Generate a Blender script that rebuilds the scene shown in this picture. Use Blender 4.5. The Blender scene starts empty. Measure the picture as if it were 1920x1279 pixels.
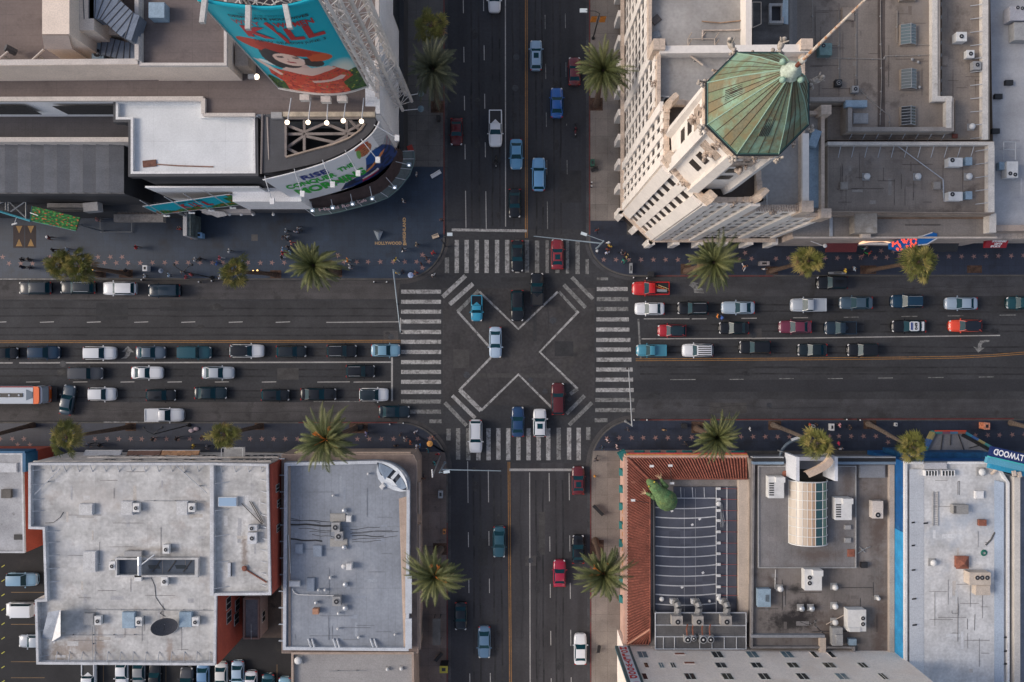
# blender scene: street crossing from above
import bpy,bmesh,math,random
from mathutils import Vector,Matrix,noise as mn
random.seed(7)
R=math.radians
sc=bpy.context.scene
COL=sc.collection
H=117.0
F=1497.6
def P(px,py,h=0.0):
 """world point that stands at height h where the photograph shows (px, py)"""
 k=(H-h)/F
 return Vector(((px-960.0)*k,(639.5-py)*k,h))
def G(h):return(H-h)/F
def up(h,pts):return[P(x,y,h)for x,y in pts]
MATS={}
def nd(nt,t,**kw):
 n=nt.nodes.new(t)
 for k,v in kw.items():setattr(n,k,v)
 return n
def srgb(c):
 return tuple(((x/255.0)/12.92 if x/255.0<=.04045 else((x/255.0+.055)/1.055)**2.4)for x in c)+(1.0,)
def M(name,col,rough=.85,metal=0.0,var=.22,sc_=.35,fine=.12,fsc=6.0,seam=None,stain=None,coat=0.0,emit=0.0,streak=None,spec=.5,alpha=1.0,bump=0.0,tile=None,world=True,spots=()):
 """weathered surface. col linear rgb. var blotches at scale sc_, fine grain, seam=(axis,spacing,width,strength[,stagger]),
    stain=(rgb, scale, threshold, amount), streak=(sx,sy,amount)"""
 if name in MATS:return MATS[name]
 m=bpy.data.materials.new(name);m.use_nodes=True;MATS[name]=m
 nt=m.node_tree;b=nt.nodes['Principled BSDF'];L=nt.links.new
 b.inputs['Roughness'].default_value=rough;b.inputs['Metallic'].default_value=metal
 b.inputs['Specular IOR Level'].default_value=spec
 if coat:b.inputs['Coat Weight'].default_value=coat;b.inputs['Coat Roughness'].default_value=.06
 if alpha<1:b.inputs['Alpha'].default_value=alpha
 c=tuple(col[:3])+(1.0,)
 m.diffuse_color=c
 if emit:
  b.inputs['Emission Color'].default_value=c;b.inputs['Emission Strength'].default_value=emit
 if not(var or fine or seam or stain or streak or tile):
  b.inputs['Base Color'].default_value=c;return m
 if world:
  g=nd(nt,'ShaderNodeNewGeometry');co=g.outputs['Position']
 else:
  g=nd(nt,'ShaderNodeTexCoord');co=g.outputs['Object']
 cur=None
 def mul(a,bb):
  n=nd(nt,'ShaderNodeMath',operation='MULTIPLY')
  for i,v in enumerate((a,bb)):
   if isinstance(v,(int,float)):n.inputs[i].default_value=v
   else:L(v,n.inputs[i])
  return n.outputs[0]
 def rng(v,lo,hi,a,bb):
  n=nd(nt,'ShaderNodeMapRange');n.clamp=True
  L(v,n.inputs[0]);n.inputs[1].default_value=lo;n.inputs[2].default_value=hi
  n.inputs[3].default_value=a;n.inputs[4].default_value=bb
  return n.outputs[0]
 f=None
 if var:
  n=nd(nt,'ShaderNodeTexNoise');L(co,n.inputs['Vector']);n.inputs['Scale'].default_value=sc_
  n.inputs['Detail'].default_value=7;n.inputs['Roughness'].default_value=.62
  f=rng(n.outputs[0],.3,.7,1-var,1+var)
 if fine:
  n=nd(nt,'ShaderNodeTexNoise');L(co,n.inputs['Vector']);n.inputs['Scale'].default_value=fsc
  n.inputs['Detail'].default_value=3
  v=rng(n.outputs[0],.3,.7,1-fine,1+fine);f=mul(f,v)if f is not None else v
 if streak:
  mp=nd(nt,'ShaderNodeMapping');L(co,mp.inputs[0]);mp.inputs['Scale'].default_value=(streak[0],streak[1],.4)
  n=nd(nt,'ShaderNodeTexNoise');L(mp.outputs[0],n.inputs['Vector']);n.inputs['Scale'].default_value=1
  n.inputs['Detail'].default_value=4
  v=rng(n.outputs[0],.32,.68,1-streak[2],1+streak[2]);f=mul(f,v)if f is not None else v
 sx=None
 for sm in(seam if isinstance(seam,list)else[seam]if seam else[]):
  if sx is None:
   sx=nd(nt,'ShaderNodeSeparateXYZ')
   wn=nd(nt,'ShaderNodeTexNoise');L(co,wn.inputs['Vector']);wn.inputs['Scale'].default_value=.5
   ad=nd(nt,'ShaderNodeVectorMath',operation='MULTIPLY_ADD')
   L(wn.outputs['Color'],ad.inputs[0]);ad.inputs[1].default_value=(.08,.08,0);L(co,ad.inputs[2])
   L(ad.outputs[0],sx.inputs[0])
  ax,sp,w,st=sm[:4]
  d=nd(nt,'ShaderNodeMath',operation='DIVIDE');L(sx.outputs[ax],d.inputs[0]);d.inputs[1].default_value=sp
  if len(sm)>4:
   o=1-ax
   d2=nd(nt,'ShaderNodeMath',operation='DIVIDE');L(sx.outputs[o],d2 .inputs[0]);d2 .inputs[1].default_value=sm[4]
   fl=nd(nt,'ShaderNodeMath',operation='FLOOR');L(d2 .outputs[0],fl.inputs[0])
   m5=mul(fl.outputs[0],.5 if len(sm)<6 else sm[5])
   ad2=nd(nt,'ShaderNodeMath',operation='ADD');L(d.outputs[0],ad2 .inputs[0]);L(m5,ad2 .inputs[1]);d=ad2
  fr=nd(nt,'ShaderNodeMath',operation='FRACT');L(d.outputs[0],fr.inputs[0])
  lt=nd(nt,'ShaderNodeMath',operation='LESS_THAN');L(fr.outputs[0],lt.inputs[0]);lt.inputs[1].default_value=w/sp
  bn=nd(nt,'ShaderNodeTexNoise');L(co,bn.inputs['Vector']);bn.inputs['Scale'].default_value=.9
  bs=rng(bn.outputs[0],.35,.6,.35,1.0)
  a=mul(mul(lt.outputs[0],bs),st)
  s1=nd(nt,'ShaderNodeMath',operation='SUBTRACT');s1 .inputs[0].default_value=1;L(a,s1 .inputs[1])
  f=mul(f,s1 .outputs[0])if f is not None else s1 .outputs[0]
 if tile:
  mp=nd(nt,'ShaderNodeMapping');L(co,mp.inputs[0]);mp.inputs['Scale'].default_value=(1/tile[0],1/tile[1],.0)
  fl=nd(nt,'ShaderNodeVectorMath',operation='FLOOR');L(mp.outputs[0],fl.inputs[0])
  wn=nd(nt,'ShaderNodeTexWhiteNoise');L(fl.outputs[0],wn.inputs[0])
  v=rng(wn.outputs[0],0,1,1-tile[2],1+tile[2]);f=mul(f,v)if f is not None else v
 mx=nd(nt,'ShaderNodeVectorMath',operation='SCALE');mx.inputs[0].default_value=c[:3]
 L(f,mx.inputs['Scale'])
 out=mx.outputs[0]
 for stn in(stain if isinstance(stain,list)else[stain]if stain else[]):
  n=nd(nt,'ShaderNodeTexNoise');L(co,n.inputs['Vector']);n.inputs['Scale'].default_value=stn[1]
  n.inputs['Detail'].default_value=6;n.inputs['Roughness'].default_value=.65
  v=rng(n.outputs[0],stn[2],stn[2]+.13,0,stn[3])
  mm=nd(nt,'ShaderNodeMix',data_type='RGBA');L(v,mm.inputs[0]);L(out,mm.inputs[6])
  mm.inputs[7].default_value=tuple(stn[0])+(1,);out=mm.outputs[2]
 for sp_ in spots:
  vs_=nd(nt,'ShaderNodeVectorMath',operation='SUBTRACT');L(co,vs_.inputs[0]);vs_.inputs[1].default_value=tuple(sp_[0])
  vm=nd(nt,'ShaderNodeVectorMath',operation='MULTIPLY');L(vs_.outputs[0],vm.inputs[0]);vm.inputs[1].default_value=(1/sp_[1],1/sp_[2],0)
  vl=nd(nt,'ShaderNodeVectorMath',operation='LENGTH');L(vm.outputs[0],vl.inputs[0])
  n=nd(nt,'ShaderNodeTexNoise');L(co,n.inputs['Vector']);n.inputs['Scale'].default_value=1.1;n.inputs['Detail'].default_value=6;n.inputs['Roughness'].default_value=.7
  a1=nd(nt,'ShaderNodeMath',operation='MULTIPLY_ADD');L(n.outputs[0],a1 .inputs[0]);a1 .inputs[1].default_value=1.6;L(vl.outputs['Value'],a1 .inputs[2])
  v=rng(a1 .outputs[0],1.05,1.75,sp_[4],0)
  mm=nd(nt,'ShaderNodeMix',data_type='RGBA');L(v,mm.inputs[0]);L(out,mm.inputs[6]);mm.inputs[7].default_value=tuple(sp_[3])+(1,);out=mm.outputs[2]
 L(out,b.inputs['Base Color'])
 if bump:
  n=nd(nt,'ShaderNodeTexNoise');L(co,n.inputs['Vector']);n.inputs['Scale'].default_value=9
  bp=nd(nt,'ShaderNodeBump');bp.inputs['Strength'].default_value=bump;L(n.outputs[0],bp.inputs['Height'])
  L(bp.outputs[0],b.inputs['Normal'])
 return m
def flat(name,col,rough=.6,**k):
 k.setdefault('var',0);k.setdefault('fine',0)
 return M(name,col,rough,**k)
def vcol(name,rough=.6):
 if name in MATS:return MATS[name]
 m=bpy.data.materials.new(name);m.use_nodes=True;MATS[name]=m
 nt=m.node_tree;a=nt.nodes.new('ShaderNodeAttribute');a.attribute_name='Col'
 nt.links.new(a.outputs['Color'],nt.nodes['Principled BSDF'].inputs['Base Color'])
 nt.nodes['Principled BSDF'].inputs['Roughness'].default_value=rough
 return m
def wloc(o):
 v=Vector((0,0,0))
 while o is not None:
  v+=o.location;o=o.parent
 return v
class MB:
 def __init__(s):s.v,s.f,s.m,s.mi=[],[],[],0
 def add(s,vs,fs):
  n=len(s.v);s.v+=[tuple(v)for v in vs];s.f+=[tuple(i+n for i in f)for f in fs];s.m+=[s.mi]*len(fs)
  return s
 def box(s,a,b):
  x0,y0,z0=a;x1,y1,z1=b
  if x0>x1:x0,x1=x1,x0
  if y0>y1:y0,y1=y1,y0
  if z0>z1:z0,z1=z1,z0
  return s.add([(x0,y0,z0),(x1,y0,z0),(x1,y1,z0),(x0,y1,z0),(x0,y0,z1),(x1,y0,z1),(x1,y1,z1),(x0,y1,z1)],[(0,3,2,1),(4,5,6,7),(0,1,5,4),(1,2,6,5),(2,3,7,6),(3,0,4,7)])
 def obox(s,c,ax,ay,az):
  """box from centre and three half-axis vectors"""
  c,ax,ay,az=map(Vector,(c,ax,ay,az))
  vs=[c+ax*i+ay*j+az*k for k in(-1,1)for j in(-1,1)for i in(-1,1)]
  return s.add(vs,[(0,2,3,1),(4,5,7,6),(0,1,5,4),(1,3,7,5),(3,2,6,7),(2,0,4,6)])
 def rbox(s,cx,cy,z0,z1,lx,ly,ang=0):
  c,n=math.cos(ang),math.sin(ang)
  return s.obox((cx,cy,(z0+z1)/2),(c*lx/2,n*lx/2,0),(-n*ly/2,c*ly/2,0),(0,0,(z1-z0)/2))
 def prism(s,pts,z0,z1):
  pts=[(p[0],p[1])for p in pts]
  ar=sum(pts[i][0]*pts[(i+1)%len(pts)][1]-pts[(i+1)%len(pts)][0]*pts[i][1]for i in range(len(pts)))
  if ar<0:pts=pts[::-1]
  n=len(pts)
  vs=[(x,y,z0)for x,y in pts]+[(x,y,z1)for x,y in pts]
  fs=[tuple(range(n))[::-1],tuple(range(n,2*n))]+[(i,(i+1)%n,n+(i+1)%n,n+i)for i in range(n)]
  return s.add(vs,fs)
 def frus(s,lo,hi):
  n=len(lo)
  return s.add(list(lo)+list(hi),[tuple(range(n))[::-1],tuple(range(n,2*n))]+[(i,(i+1)%n,n+(i+1)%n,n+i)for i in range(n)])
 def sheet(s,pts,z):
  pts=[(p[0],p[1])for p in pts]
  ar=sum(pts[i][0]*pts[(i+1)%len(pts)][1]-pts[(i+1)%len(pts)][0]*pts[i][1]for i in range(len(pts)))
  if ar<0:pts=pts[::-1]
  return s.add([(x,y,z)for x,y in pts],[tuple(range(len(pts)))])
 def poly(s,pts):return s.add(pts,[tuple(range(len(pts)))])
 def tube(s,p,q,r,n=5,r2=None):
  p,q=Vector(p),Vector(q);d=(q-p)
  if d.length<1e-6:return s
  d.normalize();a=d.orthogonal().normalized();b=d.cross(a);r2=r if r2 is None else r2
  vs=[p+(a*math.cos(2*math.pi*i/n)+b*math.sin(2*math.pi*i/n))*r for i in range(n)]+[q+(a*math.cos(2*math.pi*i/n)+b*math.sin(2*math.pi*i/n))*r2 for i in range(n)]
  return s.add(vs,[tuple(range(n))[::-1],tuple(range(n,2*n))]+[(i,(i+1)%n,n+(i+1)%n,n+i)for i in range(n)])
 def path(s,pts,r,n=5,r2=None):
  m=len(pts)-1
  for i in range(m):
   a=r if r2 is None else r+(r2-r)*i/m;b=r if r2 is None else r+(r2-r)*(i+1)/m
   s.tube(pts[i],pts[i+1],a,n,b)
  return s
 def lathe(s,c,prof,n=16):
  """prof [(r, z)] from bottom up"""
  k=len(prof);cx,cy,cz=c
  vs=[(cx+r*math.cos(2*math.pi*i/n),cy+r*math.sin(2*math.pi*i/n),cz+z)for r,z in prof for i in range(n)]
  fs=[(j*n+i,j*n+(i+1)%n,(j+1)*n+(i+1)%n,(j+1)*n+i)for j in range(k-1)for i in range(n)]
  fs+=[tuple(range(n))[::-1],tuple(range((k-1)*n,k*n))]
  return s.add(vs,fs)
 def ball(s,c,rx,ry=None,rz=None,n=10,m=6,rot=None):
  ry=rx if ry is None else ry;rz=rx if rz is None else rz;c=Vector(c)
  vs=[]
  for j in range(m+1):
   t=math.pi*(j/m)-math.pi/2
   rr=max(math.cos(t),.02)
   for i in range(n):
    v=Vector((rx*rr*math.cos(2*math.pi*i/n),ry*rr*math.sin(2*math.pi*i/n),rz*math.sin(t)))
    vs.append(c+(rot@v if rot else v))
  fs=[(j*n+i,j*n+(i+1)%n,(j+1)*n+(i+1)%n,(j+1)*n+i)for j in range(m)for i in range(n)]
  fs+=[tuple(range(n))[::-1],tuple(range(m*n,(m+1)*n))]
  return s.add(vs,fs)
 def build(s,name,mats,parent=None,smooth=False,local=False):
  me=bpy.data.meshes.new(name);off=Vector((0,0,0))
  if parent is not None and not local:off=wloc(parent)
  elif parent is None and not local and s.v:
   xs=[v[0]for v in s.v];ys=[v[1]for v in s.v];zs=[v[2]for v in s.v]
   off=Vector(((min(xs)+max(xs))/2,(min(ys)+max(ys))/2,min(zs)))
  me.from_pydata([(x-off.x,y-off.y,z-off.z)for x,y,z in s.v],[],s.f)
  if not isinstance(mats,(list,tuple)):mats=[mats]
  for m in mats:me.materials.append(m)
  if len(mats)>1:me.polygons.foreach_set('material_index',[min(i,len(mats)-1)for i in s.m])
  if smooth:me.polygons.foreach_set('use_smooth',[True]*len(me.polygons))
  me.update()
  o=bpy.data.objects.new(name,me);COL.objects.link(o)
  if parent is not None:o.parent=parent
  elif not local:o.location=off
  return o
def tag(o,label=None,cat=None,group=None,kind=None):
 if label:o['label']=label
 if cat:o['category']=cat
 if group:o['group']=group
 if kind:o['kind']=kind
 return o
def thing(name,label,cat,loc=(0,0,0),rotz=0.0,group=None):
 o=bpy.data.objects.new(name,None);COL.objects.link(o);o.location=loc;o.rotation_euler=(0,0,rotz)
 o.empty_display_size=.3
 return tag(o,label,cat,group)
def struct(name,mb,m,parent=None,label=None,cat=None):
 o=mb.build(name,m,parent)
 if parent is None:tag(o,label,cat,None,'structure')
 return o
def dup(root,loc,rotz,label=None,group=None):
 r=root.copy();COL.objects.link(r);r.location=loc;r.rotation_euler=(0,0,rotz)
 if label:r['label']=label
 if group:r['group']=group
 def kids(a,b):
  for ch in list(a.children):
   c=ch.copy();COL.objects.link(c);c.parent=b;kids(ch,c)
 kids(root,r)
 return r
def text_mb(body,fn,font_bold=0.0,res=3,shear=0.0,squash=None):
 """letters as a flat mesh in the unit box (0..1, 0..1), mapped through fn(u, v) -> point"""
 cu=bpy.data.curves.new('lettering','FONT');cu.body=body;cu.size=1;cu.resolution_u=res
 cu.offset=font_bold;cu.shear=shear;cu.align_x='LEFT'
 cu.fill_mode='FRONT' if hasattr(cu,'fill_mode')else cu.fill_mode
 o=bpy.data.objects.new('lettering',cu);COL.objects.link(o)
 dg=bpy.context.evaluated_depsgraph_get();dg.update()
 me=bpy.data.meshes.new_from_object(o.evaluated_get(dg))
 bpy.data.objects.remove(o)
 bm=bmesh.new();bm.from_mesh(me)
 xs=[v.co.x for v in bm.verts];ys=[v.co.y for v in bm.verts]
 x0,x1,y0,y1=min(xs),max(xs),min(ys),max(ys)
 mb=MB()
 vs=[fn((v.co.x-x0)/(x1-x0),(v.co.y-y0)/(y1-y0))for v in bm.verts]
 bm.verts.index_update()
 mb.add(vs,[tuple(v.index for v in f.verts)for f in bm.faces])
 bm.free();bpy.data.meshes.remove(me)
 return mb
def pxt(x0,y0,x1,y1,h,up_=(0,-1)):
 """text box on a flat surface: from photo point a (left of baseline) to b (right of baseline); cap height in px = up_"""
 def fn(u,v):
  px=x0+(x1-x0)*u+up_[0]*v;py=y0+(y1-y0)*u+up_[1]*v
  return P(px,py,h)
 return fn
m_asph=M('asphalt',(.035,.036,.040),.9,var=.28,sc_=.16,fine=.18,fsc=3.0,streak=(.03,.5,.10),stain=[((.018,.018,.019),.10,.56,.6),((.05,.047,.046),.35,.62,.4)])
m_asph2=M('worn_asphalt',(.039,.039,.042),.9,var=.34,sc_=.2,fine=.15,fsc=4,stain=((.022,.021,.022),.3,.58,.6))
m_asph3=M('fresh_asphalt',(.026,.027,.032),.9,var=.2,sc_=.25,fine=.15,fsc=4)
m_gutter=M('gutter_concrete',(.064,.060,.061),.9,var=.3,sc_=.3,fine=.15,streak=(.05,1.2,.15),stain=((.025,.024,.024),.4,.55,.7))
m_gutter2=M('worn_gutter',(.051,.051,.056),.9,var=.3,sc_=.3,fine=.15,streak=(.05,1.2,.15),stain=((.025,.024,.024),.4,.55,.7))
m_kerb=M('kerb_concrete',(.085,.08,.075),.9,var=.3,sc_=.8)
m_terr=M('blue_terrazzo',(.019,.034,.060),.55,var=.3,sc_=.15,fine=.12,fsc=5,seam=[(0,.92,.05,.28),(1,.92,.05,.28)],tile=(.92,.92,.08),stain=((.013,.014,.018),.25,.57,.7))
m_terr2=M('black_terrazzo',(.022,.028,.046),.55,var=.3,sc_=.15,fine=.12,fsc=5,seam=[(0,.92,.05,.3),(1,.92,.05,.3)],tile=(.92,.92,.1),stain=((.010,.011,.014),.25,.57,.7))
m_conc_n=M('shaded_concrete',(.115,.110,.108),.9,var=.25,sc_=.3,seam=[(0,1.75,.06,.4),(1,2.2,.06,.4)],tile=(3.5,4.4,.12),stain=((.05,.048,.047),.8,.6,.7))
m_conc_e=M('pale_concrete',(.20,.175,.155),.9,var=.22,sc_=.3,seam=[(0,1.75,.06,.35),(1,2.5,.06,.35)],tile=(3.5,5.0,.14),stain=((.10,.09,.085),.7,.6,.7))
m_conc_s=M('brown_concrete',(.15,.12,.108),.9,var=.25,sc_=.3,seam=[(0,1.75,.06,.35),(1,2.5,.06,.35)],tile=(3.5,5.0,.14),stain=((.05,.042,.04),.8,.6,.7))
m_paint=M('worn_white_paint',(.34,.335,.33),.8,var=.3,sc_=.8,fine=.35,fsc=4,stain=[((.09,.088,.085),1.6,.49,.8),((.05,.05,.05),6.0,.6,.7)])
m_paint_f=M('faded_white_paint',(.20,.20,.195),.8,var=.3,sc_=.8,fine=.35,fsc=4,stain=[((.06,.058,.056),1.6,.48,.85)])
m_line=M('lane_paint',(.34,.33,.32),.8,var=.2,sc_=.5,fine=.2,stain=((.1,.1,.1),1.5,.58,.8))
m_yel=M('yellow_paint',(.26,.13,.038),.8,var=.2,sc_=.5,fine=.25,stain=((.12,.07,.04),1.2,.56,.8))
m_red=M('red_kerb_paint',(.13,.025,.025),.8,var=.4,sc_=.6,stain=((.06,.045,.042),.6,.52,.8))
m_soil=M('tree_pit_soil',(.075,.042,.028),.95,var=.5,sc_=1.5,fine=.3)
m_star=M('pink_terrazzo',(.25,.145,.13),.6,var=.15,sc_=1.5)
m_brass=M('brass',(.40,.26,.12),.5,var=.2,sc_=2)
m_dark=M('dark_metal',(.02,.02,.022),.6,var=.2,world=False)
m_steel=M('grey_steel',(.30,.31,.32),.45,.3,var=.15,world=False)
m_pole=M('pale_blue_steel',(.27,.33,.37),.5,.2,var=.15,world=False)
m_white=M('white_paint',(.66,.66,.66),.6,var=.08,sc_=1.0)
struct('ground',MB().sheet([(-900,-900),(900,-900),(900,900),(-900,900)],-.05),M('ground_dirt',(.06,.055,.05),.95,var=.3,sc_=.05))
def arc(cx,cy,rx,ry,a0,a1,n=14):
 return[(cx+rx*math.cos(R(a0+(a1-a0)*i/n)),cy+ry*math.sin(R(a0+(a1-a0)*i/n)))for i in range(n+1)]
nw=[(-1200,525)]+[(752,525)]+arc(752,447,82,78,90,0)+[(834,-900),(-1200,-900)]
ne=[(3100,517),(1190,519)]+arc(1190,452,86,67,90,180)+[(1104,-900),(3100,-900)]
sw=[(-1200,790),(748,791)]+arc(748,880,92,89,-90,0)+[(840,2200),(-1200,2200)]
se=[(3100,784),(1190,786)]+arc(1190,875,84,89,-90,-180)+[(1106,2200),(3100,2200)]
road=struct('road',MB().sheet([P(x,y)for x,y in[(-1300,300),(3200,300),(3200,1000),(-1300,1000)]],0).sheet([P(x,y)for x,y in[(700,-1000),(1240,-1000),(1240,300),(700,300)]],0).sheet([P(x,y)for x,y in[(700,1000),(1240,1000),(1240,2300),(700,2300)]],0),m_asph)
def side(name,pts,m):
 return struct(name,MB().prism([P(x,y)for x,y in pts],-.04,.15),m)
def inset(pts,cx,cy,d):
 return[(x+(d if x<cx else-d),y+(d if y<cy else-d))for x,y in pts]
walk_nw=side('sidewalk_nw',nw,m_kerb);walk_ne=side('sidewalk_ne',ne,m_kerb)
walk_sw=side('sidewalk_sw',sw,m_kerb);walk_se=side('sidewalk_se',se,m_kerb)
def sheet(name,pts,m,par,z):
 return MB().sheet([P(x,y)for x,y in pts],z).build(name,m,par)
k=3.0
sheet('terrazzo_paving',[(-1200,525-k),(752,525-k)]+arc(752,447,82-k,78-k,90,0)+[(834-k,313),(-1200,313)],m_terr,walk_nw,.154)
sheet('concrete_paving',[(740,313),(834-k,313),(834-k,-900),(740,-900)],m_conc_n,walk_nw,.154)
sheet('terrazzo_paving',[(3100,517-k),(1190,519-k)]+arc(1190,452,86-k,67-k,90,180)+[(1104+k,414),(1175,414),(1175,440),(3100,440)],m_terr2,walk_ne,.154)
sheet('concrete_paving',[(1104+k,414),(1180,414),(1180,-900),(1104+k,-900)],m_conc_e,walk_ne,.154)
sheet('terrazzo_paving',[(-1200,790+k),(748,791+k)]+arc(748,880,92-k,89-k,-90,-22)+[(835,847),(-1200,847)],m_terr2,walk_sw,.154)
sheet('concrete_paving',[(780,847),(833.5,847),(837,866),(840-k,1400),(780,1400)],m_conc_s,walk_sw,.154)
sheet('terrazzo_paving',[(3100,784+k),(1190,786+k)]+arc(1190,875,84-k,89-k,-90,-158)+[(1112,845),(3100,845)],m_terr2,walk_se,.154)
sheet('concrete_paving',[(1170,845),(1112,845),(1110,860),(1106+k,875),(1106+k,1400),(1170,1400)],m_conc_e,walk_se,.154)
def rsheet(name,pts,m,z=.004):return sheet(name,pts,m,road,z)
rsheet('parking_strip',[(-1200,526),(752,526),(745,561),(-1200,563)],m_gutter)
rsheet('parking_strip',[(-1200,754),(700,754),(735,789),(-1200,789)],m_gutter)
rsheet('parking_strip',[(1190,520),(3100,518),(3100,553),(1230,556)],m_gutter2)
rsheet('parking_strip',[(1198,749),(3100,746),(3100,783),(1183,785)],m_gutter2)
rsheet('asphalt_patch',[(1186,713),(3100,708),(3100,732),(1186,735)],m_asph3)
rsheet('asphalt_patch',[(840,-900),(1100,-900),(1100,430),(840,430)],M('cool_asphalt',(.030,.032,.038),.9,var=.18,sc_=.15,fine=.12,fsc=3,streak=(.55,.03,.20)))
rsheet('asphalt_patch',[(842,868),(952,868),(956,2200),(842,2200)],M('cool_asphalt_south',(.031,.032,.038),.9,var=.18,sc_=.15,fine=.12,fsc=3,streak=(.55,.03,.16)))
rsheet('asphalt_patch',[(960,868),(1104,868),(1104,2200),(960,2200)],M('warm_asphalt_south',(.039,.038,.042),.9,var=.22,sc_=.15,fine=.12,fsc=3,streak=(.6,.03,.22)))
rsheet('asphalt_patch',[(830,540),(1115,540),(1115,760),(830,760)],M('crossing_asphalt',(.042,.040,.042),.9,var=.36,sc_=.2,fine=.22,fsc=2.5,stain=[((.060,.056,.053),.16,.55,.7),((.022,.022,.024),.3,.56,.8)]))
rsheet('asphalt_patch',[(-1200,565),(744,565),(744,637),(-1200,637)],m_asph2,.004)
rsheet('manhole_patch',[(719,620),(747,620),(747,643),(719,643)],m_gutter,.008)
rsheet('manhole_patch',[(1401,616),(1428,616),(1428,638),(1401,638)],m_gutter,.008)
rsheet('manhole_patch',[(985,1042),(1005,1042),(1005,1061),(985,1061)],m_gutter,.008)
rsheet('dug_pit_cover',[(796,524),(825,524),(825,532),(796,532)],m_dark,.008)
m_cut=M('utility_cut',(.027,.028,.031),.9,var=.3,sc_=1);m_cut2=M('utility_cut_pale',(.052,.050,.050),.9,var=.3,sc_=1)
for i_,(x0,y0,x1,y1)in enumerate([(884,700,1040,708),(1000,560,1006,640),(940,520,1040,528),(850,655,880,690),(1040,640,1075,668),(300,575,420,583),(520,690,560,712),(1500,690,1700,697),(1620,600,1650,622),(1330,755,1400,775),(180,568,240,600),(1050,320,1090,380),(1010,960,1022,1040),(896,1010,915,1060)]):rsheet('utility_cut',[(x0,y0),(x1,y0),(x1,y1),(x0,y1)],m_cut if i_%3 else m_cut2,.0096+.0001*i_)
m_mh=M('manhole_iron',(.045,.048,.055),.6,.3,var=.3,sc_=3)
for x,y,r in[(733,632,6),(1413,628,6),(995,1051,5),(1037,601,6.5),(995,712,4.5),(1022,734,5),(968,107,6),(966,165,6),(1442,760,5),(1068,749,4),(118,682,6),(875,703,6)]:
 c=P(x,y,0);MB().lathe((c.x,c.y,.008),[(r*G(0),0),(r*G(0),.006)],20).build('manhole_cover',m_mh,road)
def ribbon(pts,w,z):
 """flat ribbon along photo-pixel points, w in px"""
 p=[P(x,y)for x,y in pts];w=w*G(0)/2;L,Rr=[],[]
 for i,a in enumerate(p):
  d=(p[min(i+1,len(p)-1)]-p[max(i-1,0)]).normalized();nrm=Vector((-d.y,d.x,0))
  L.append(a+nrm*w);Rr.append(a-nrm*w)
 mb=MB()
 for i in range(len(p)-1):
  mb.add([(Rr[i].x,Rr[i].y,z),(Rr[i+1].x,Rr[i+1].y,z),(L[i+1].x,L[i+1].y,z),(L[i].x,L[i].y,z)],[(0,1,2,3)])
 return mb
def mark(name,pts,w,m=m_line,z=.012):return ribbon(pts,w,z).build(name,m,road)
for pts in([(836.5,-600),(836.5,447)],[(1101.5,-600),(1101.5,452)],[(843,880),(843,2000)],[(1103.5,875),(1103.5,2000)]):
 mark('gutter',pts,5,m_gutter2,.007)
mark('gutter',arc(752,447,86,82,90,0),7,m_gutter,.009);mark('gutter',arc(1190,452,90,71,90,180),6,m_gutter2,.009)
mark('gutter',arc(748,880,96,93,-90,0),7,m_gutter,.009);mark('gutter',arc(1190,875,88,93,-90,-180),7,m_gutter,.009)
def kerbpaint(par,pts,m,w=2.2):ribbon(pts,w,.156).build('kerb_paint',m,par)
kerbpaint(walk_nw,[(832.6,-500),(832.6,440)],m_red);kerbpaint(walk_nw,[(-400,523.6),(122,523.6)],m_paint,1.6)
kerbpaint(walk_ne,[(1105.4,-500),(1105.4,440)],m_red);kerbpaint(walk_ne,[(1230,517.6),(1450,517.6)],m_red)
kerbpaint(walk_se,[(1107.4,880),(1107.4,2000)],m_red);kerbpaint(walk_se,[(1200,787.2),(1530,786.2),(1900,785)],m_red)
kerbpaint(walk_sw,[(838.6,980),(838.6,1500)],m_red);kerbpaint(walk_sw,[(560,792.3),(745,792.3)],m_red)
kerbpaint(walk_sw,[(195,791.3),(300,791.3)],m_paint,1.5)
def vb(x,y0,y1,w=8,m=m_paint):mark('crosswalk_bar',[(x,y0),(x,y1)],w,m)
def hb(y,x0,x1,w=8,m=m_paint):mark('crosswalk_bar',[(x0,y),(x1,y)],w,m)
for x,y0,y1,f in[(838,483,512,1),(856.5,450,512,0),(875,450,512,0),(894,450,512,0),(912.5,450,512,0),(932,450,512,0),(951,450,512,0),(970,450,512,0),(988,450,511,1),(1007,451,512,1),(1026,451,512,2),(1045,451,512,1),(1064,451,513,2),(1083,451,514,1),(1101,486,514,2)]:
 vb(x,y0,y1,8 if f<2 else 6,m_paint_f if f else m_paint)
for x,y0,y1,f in[(841,804,826,1),(859,803,862,1),(878,803,863,1),(897,803,863,0),(916,803,863,0),(934.5,803,862,0),(953,803,863,0),(972,803,863,0),(991,803,863,0),(1010,803,863,0),(1028,803,863,0),(1047.5,802,862,1),(1067,802,862,0),(1085,802,863,0),(1103,801,825,1)]:
 vb(x,y0,y1,8,m_paint_f if f else m_paint)
for y in(547,566,584.5,603,622.5,641,660,679,697.5,716,735,753,772):hb(y,752,827,7.5,m_paint_f if y>750 else m_paint)
hb(790,805,828,7,m_paint_f)
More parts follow.
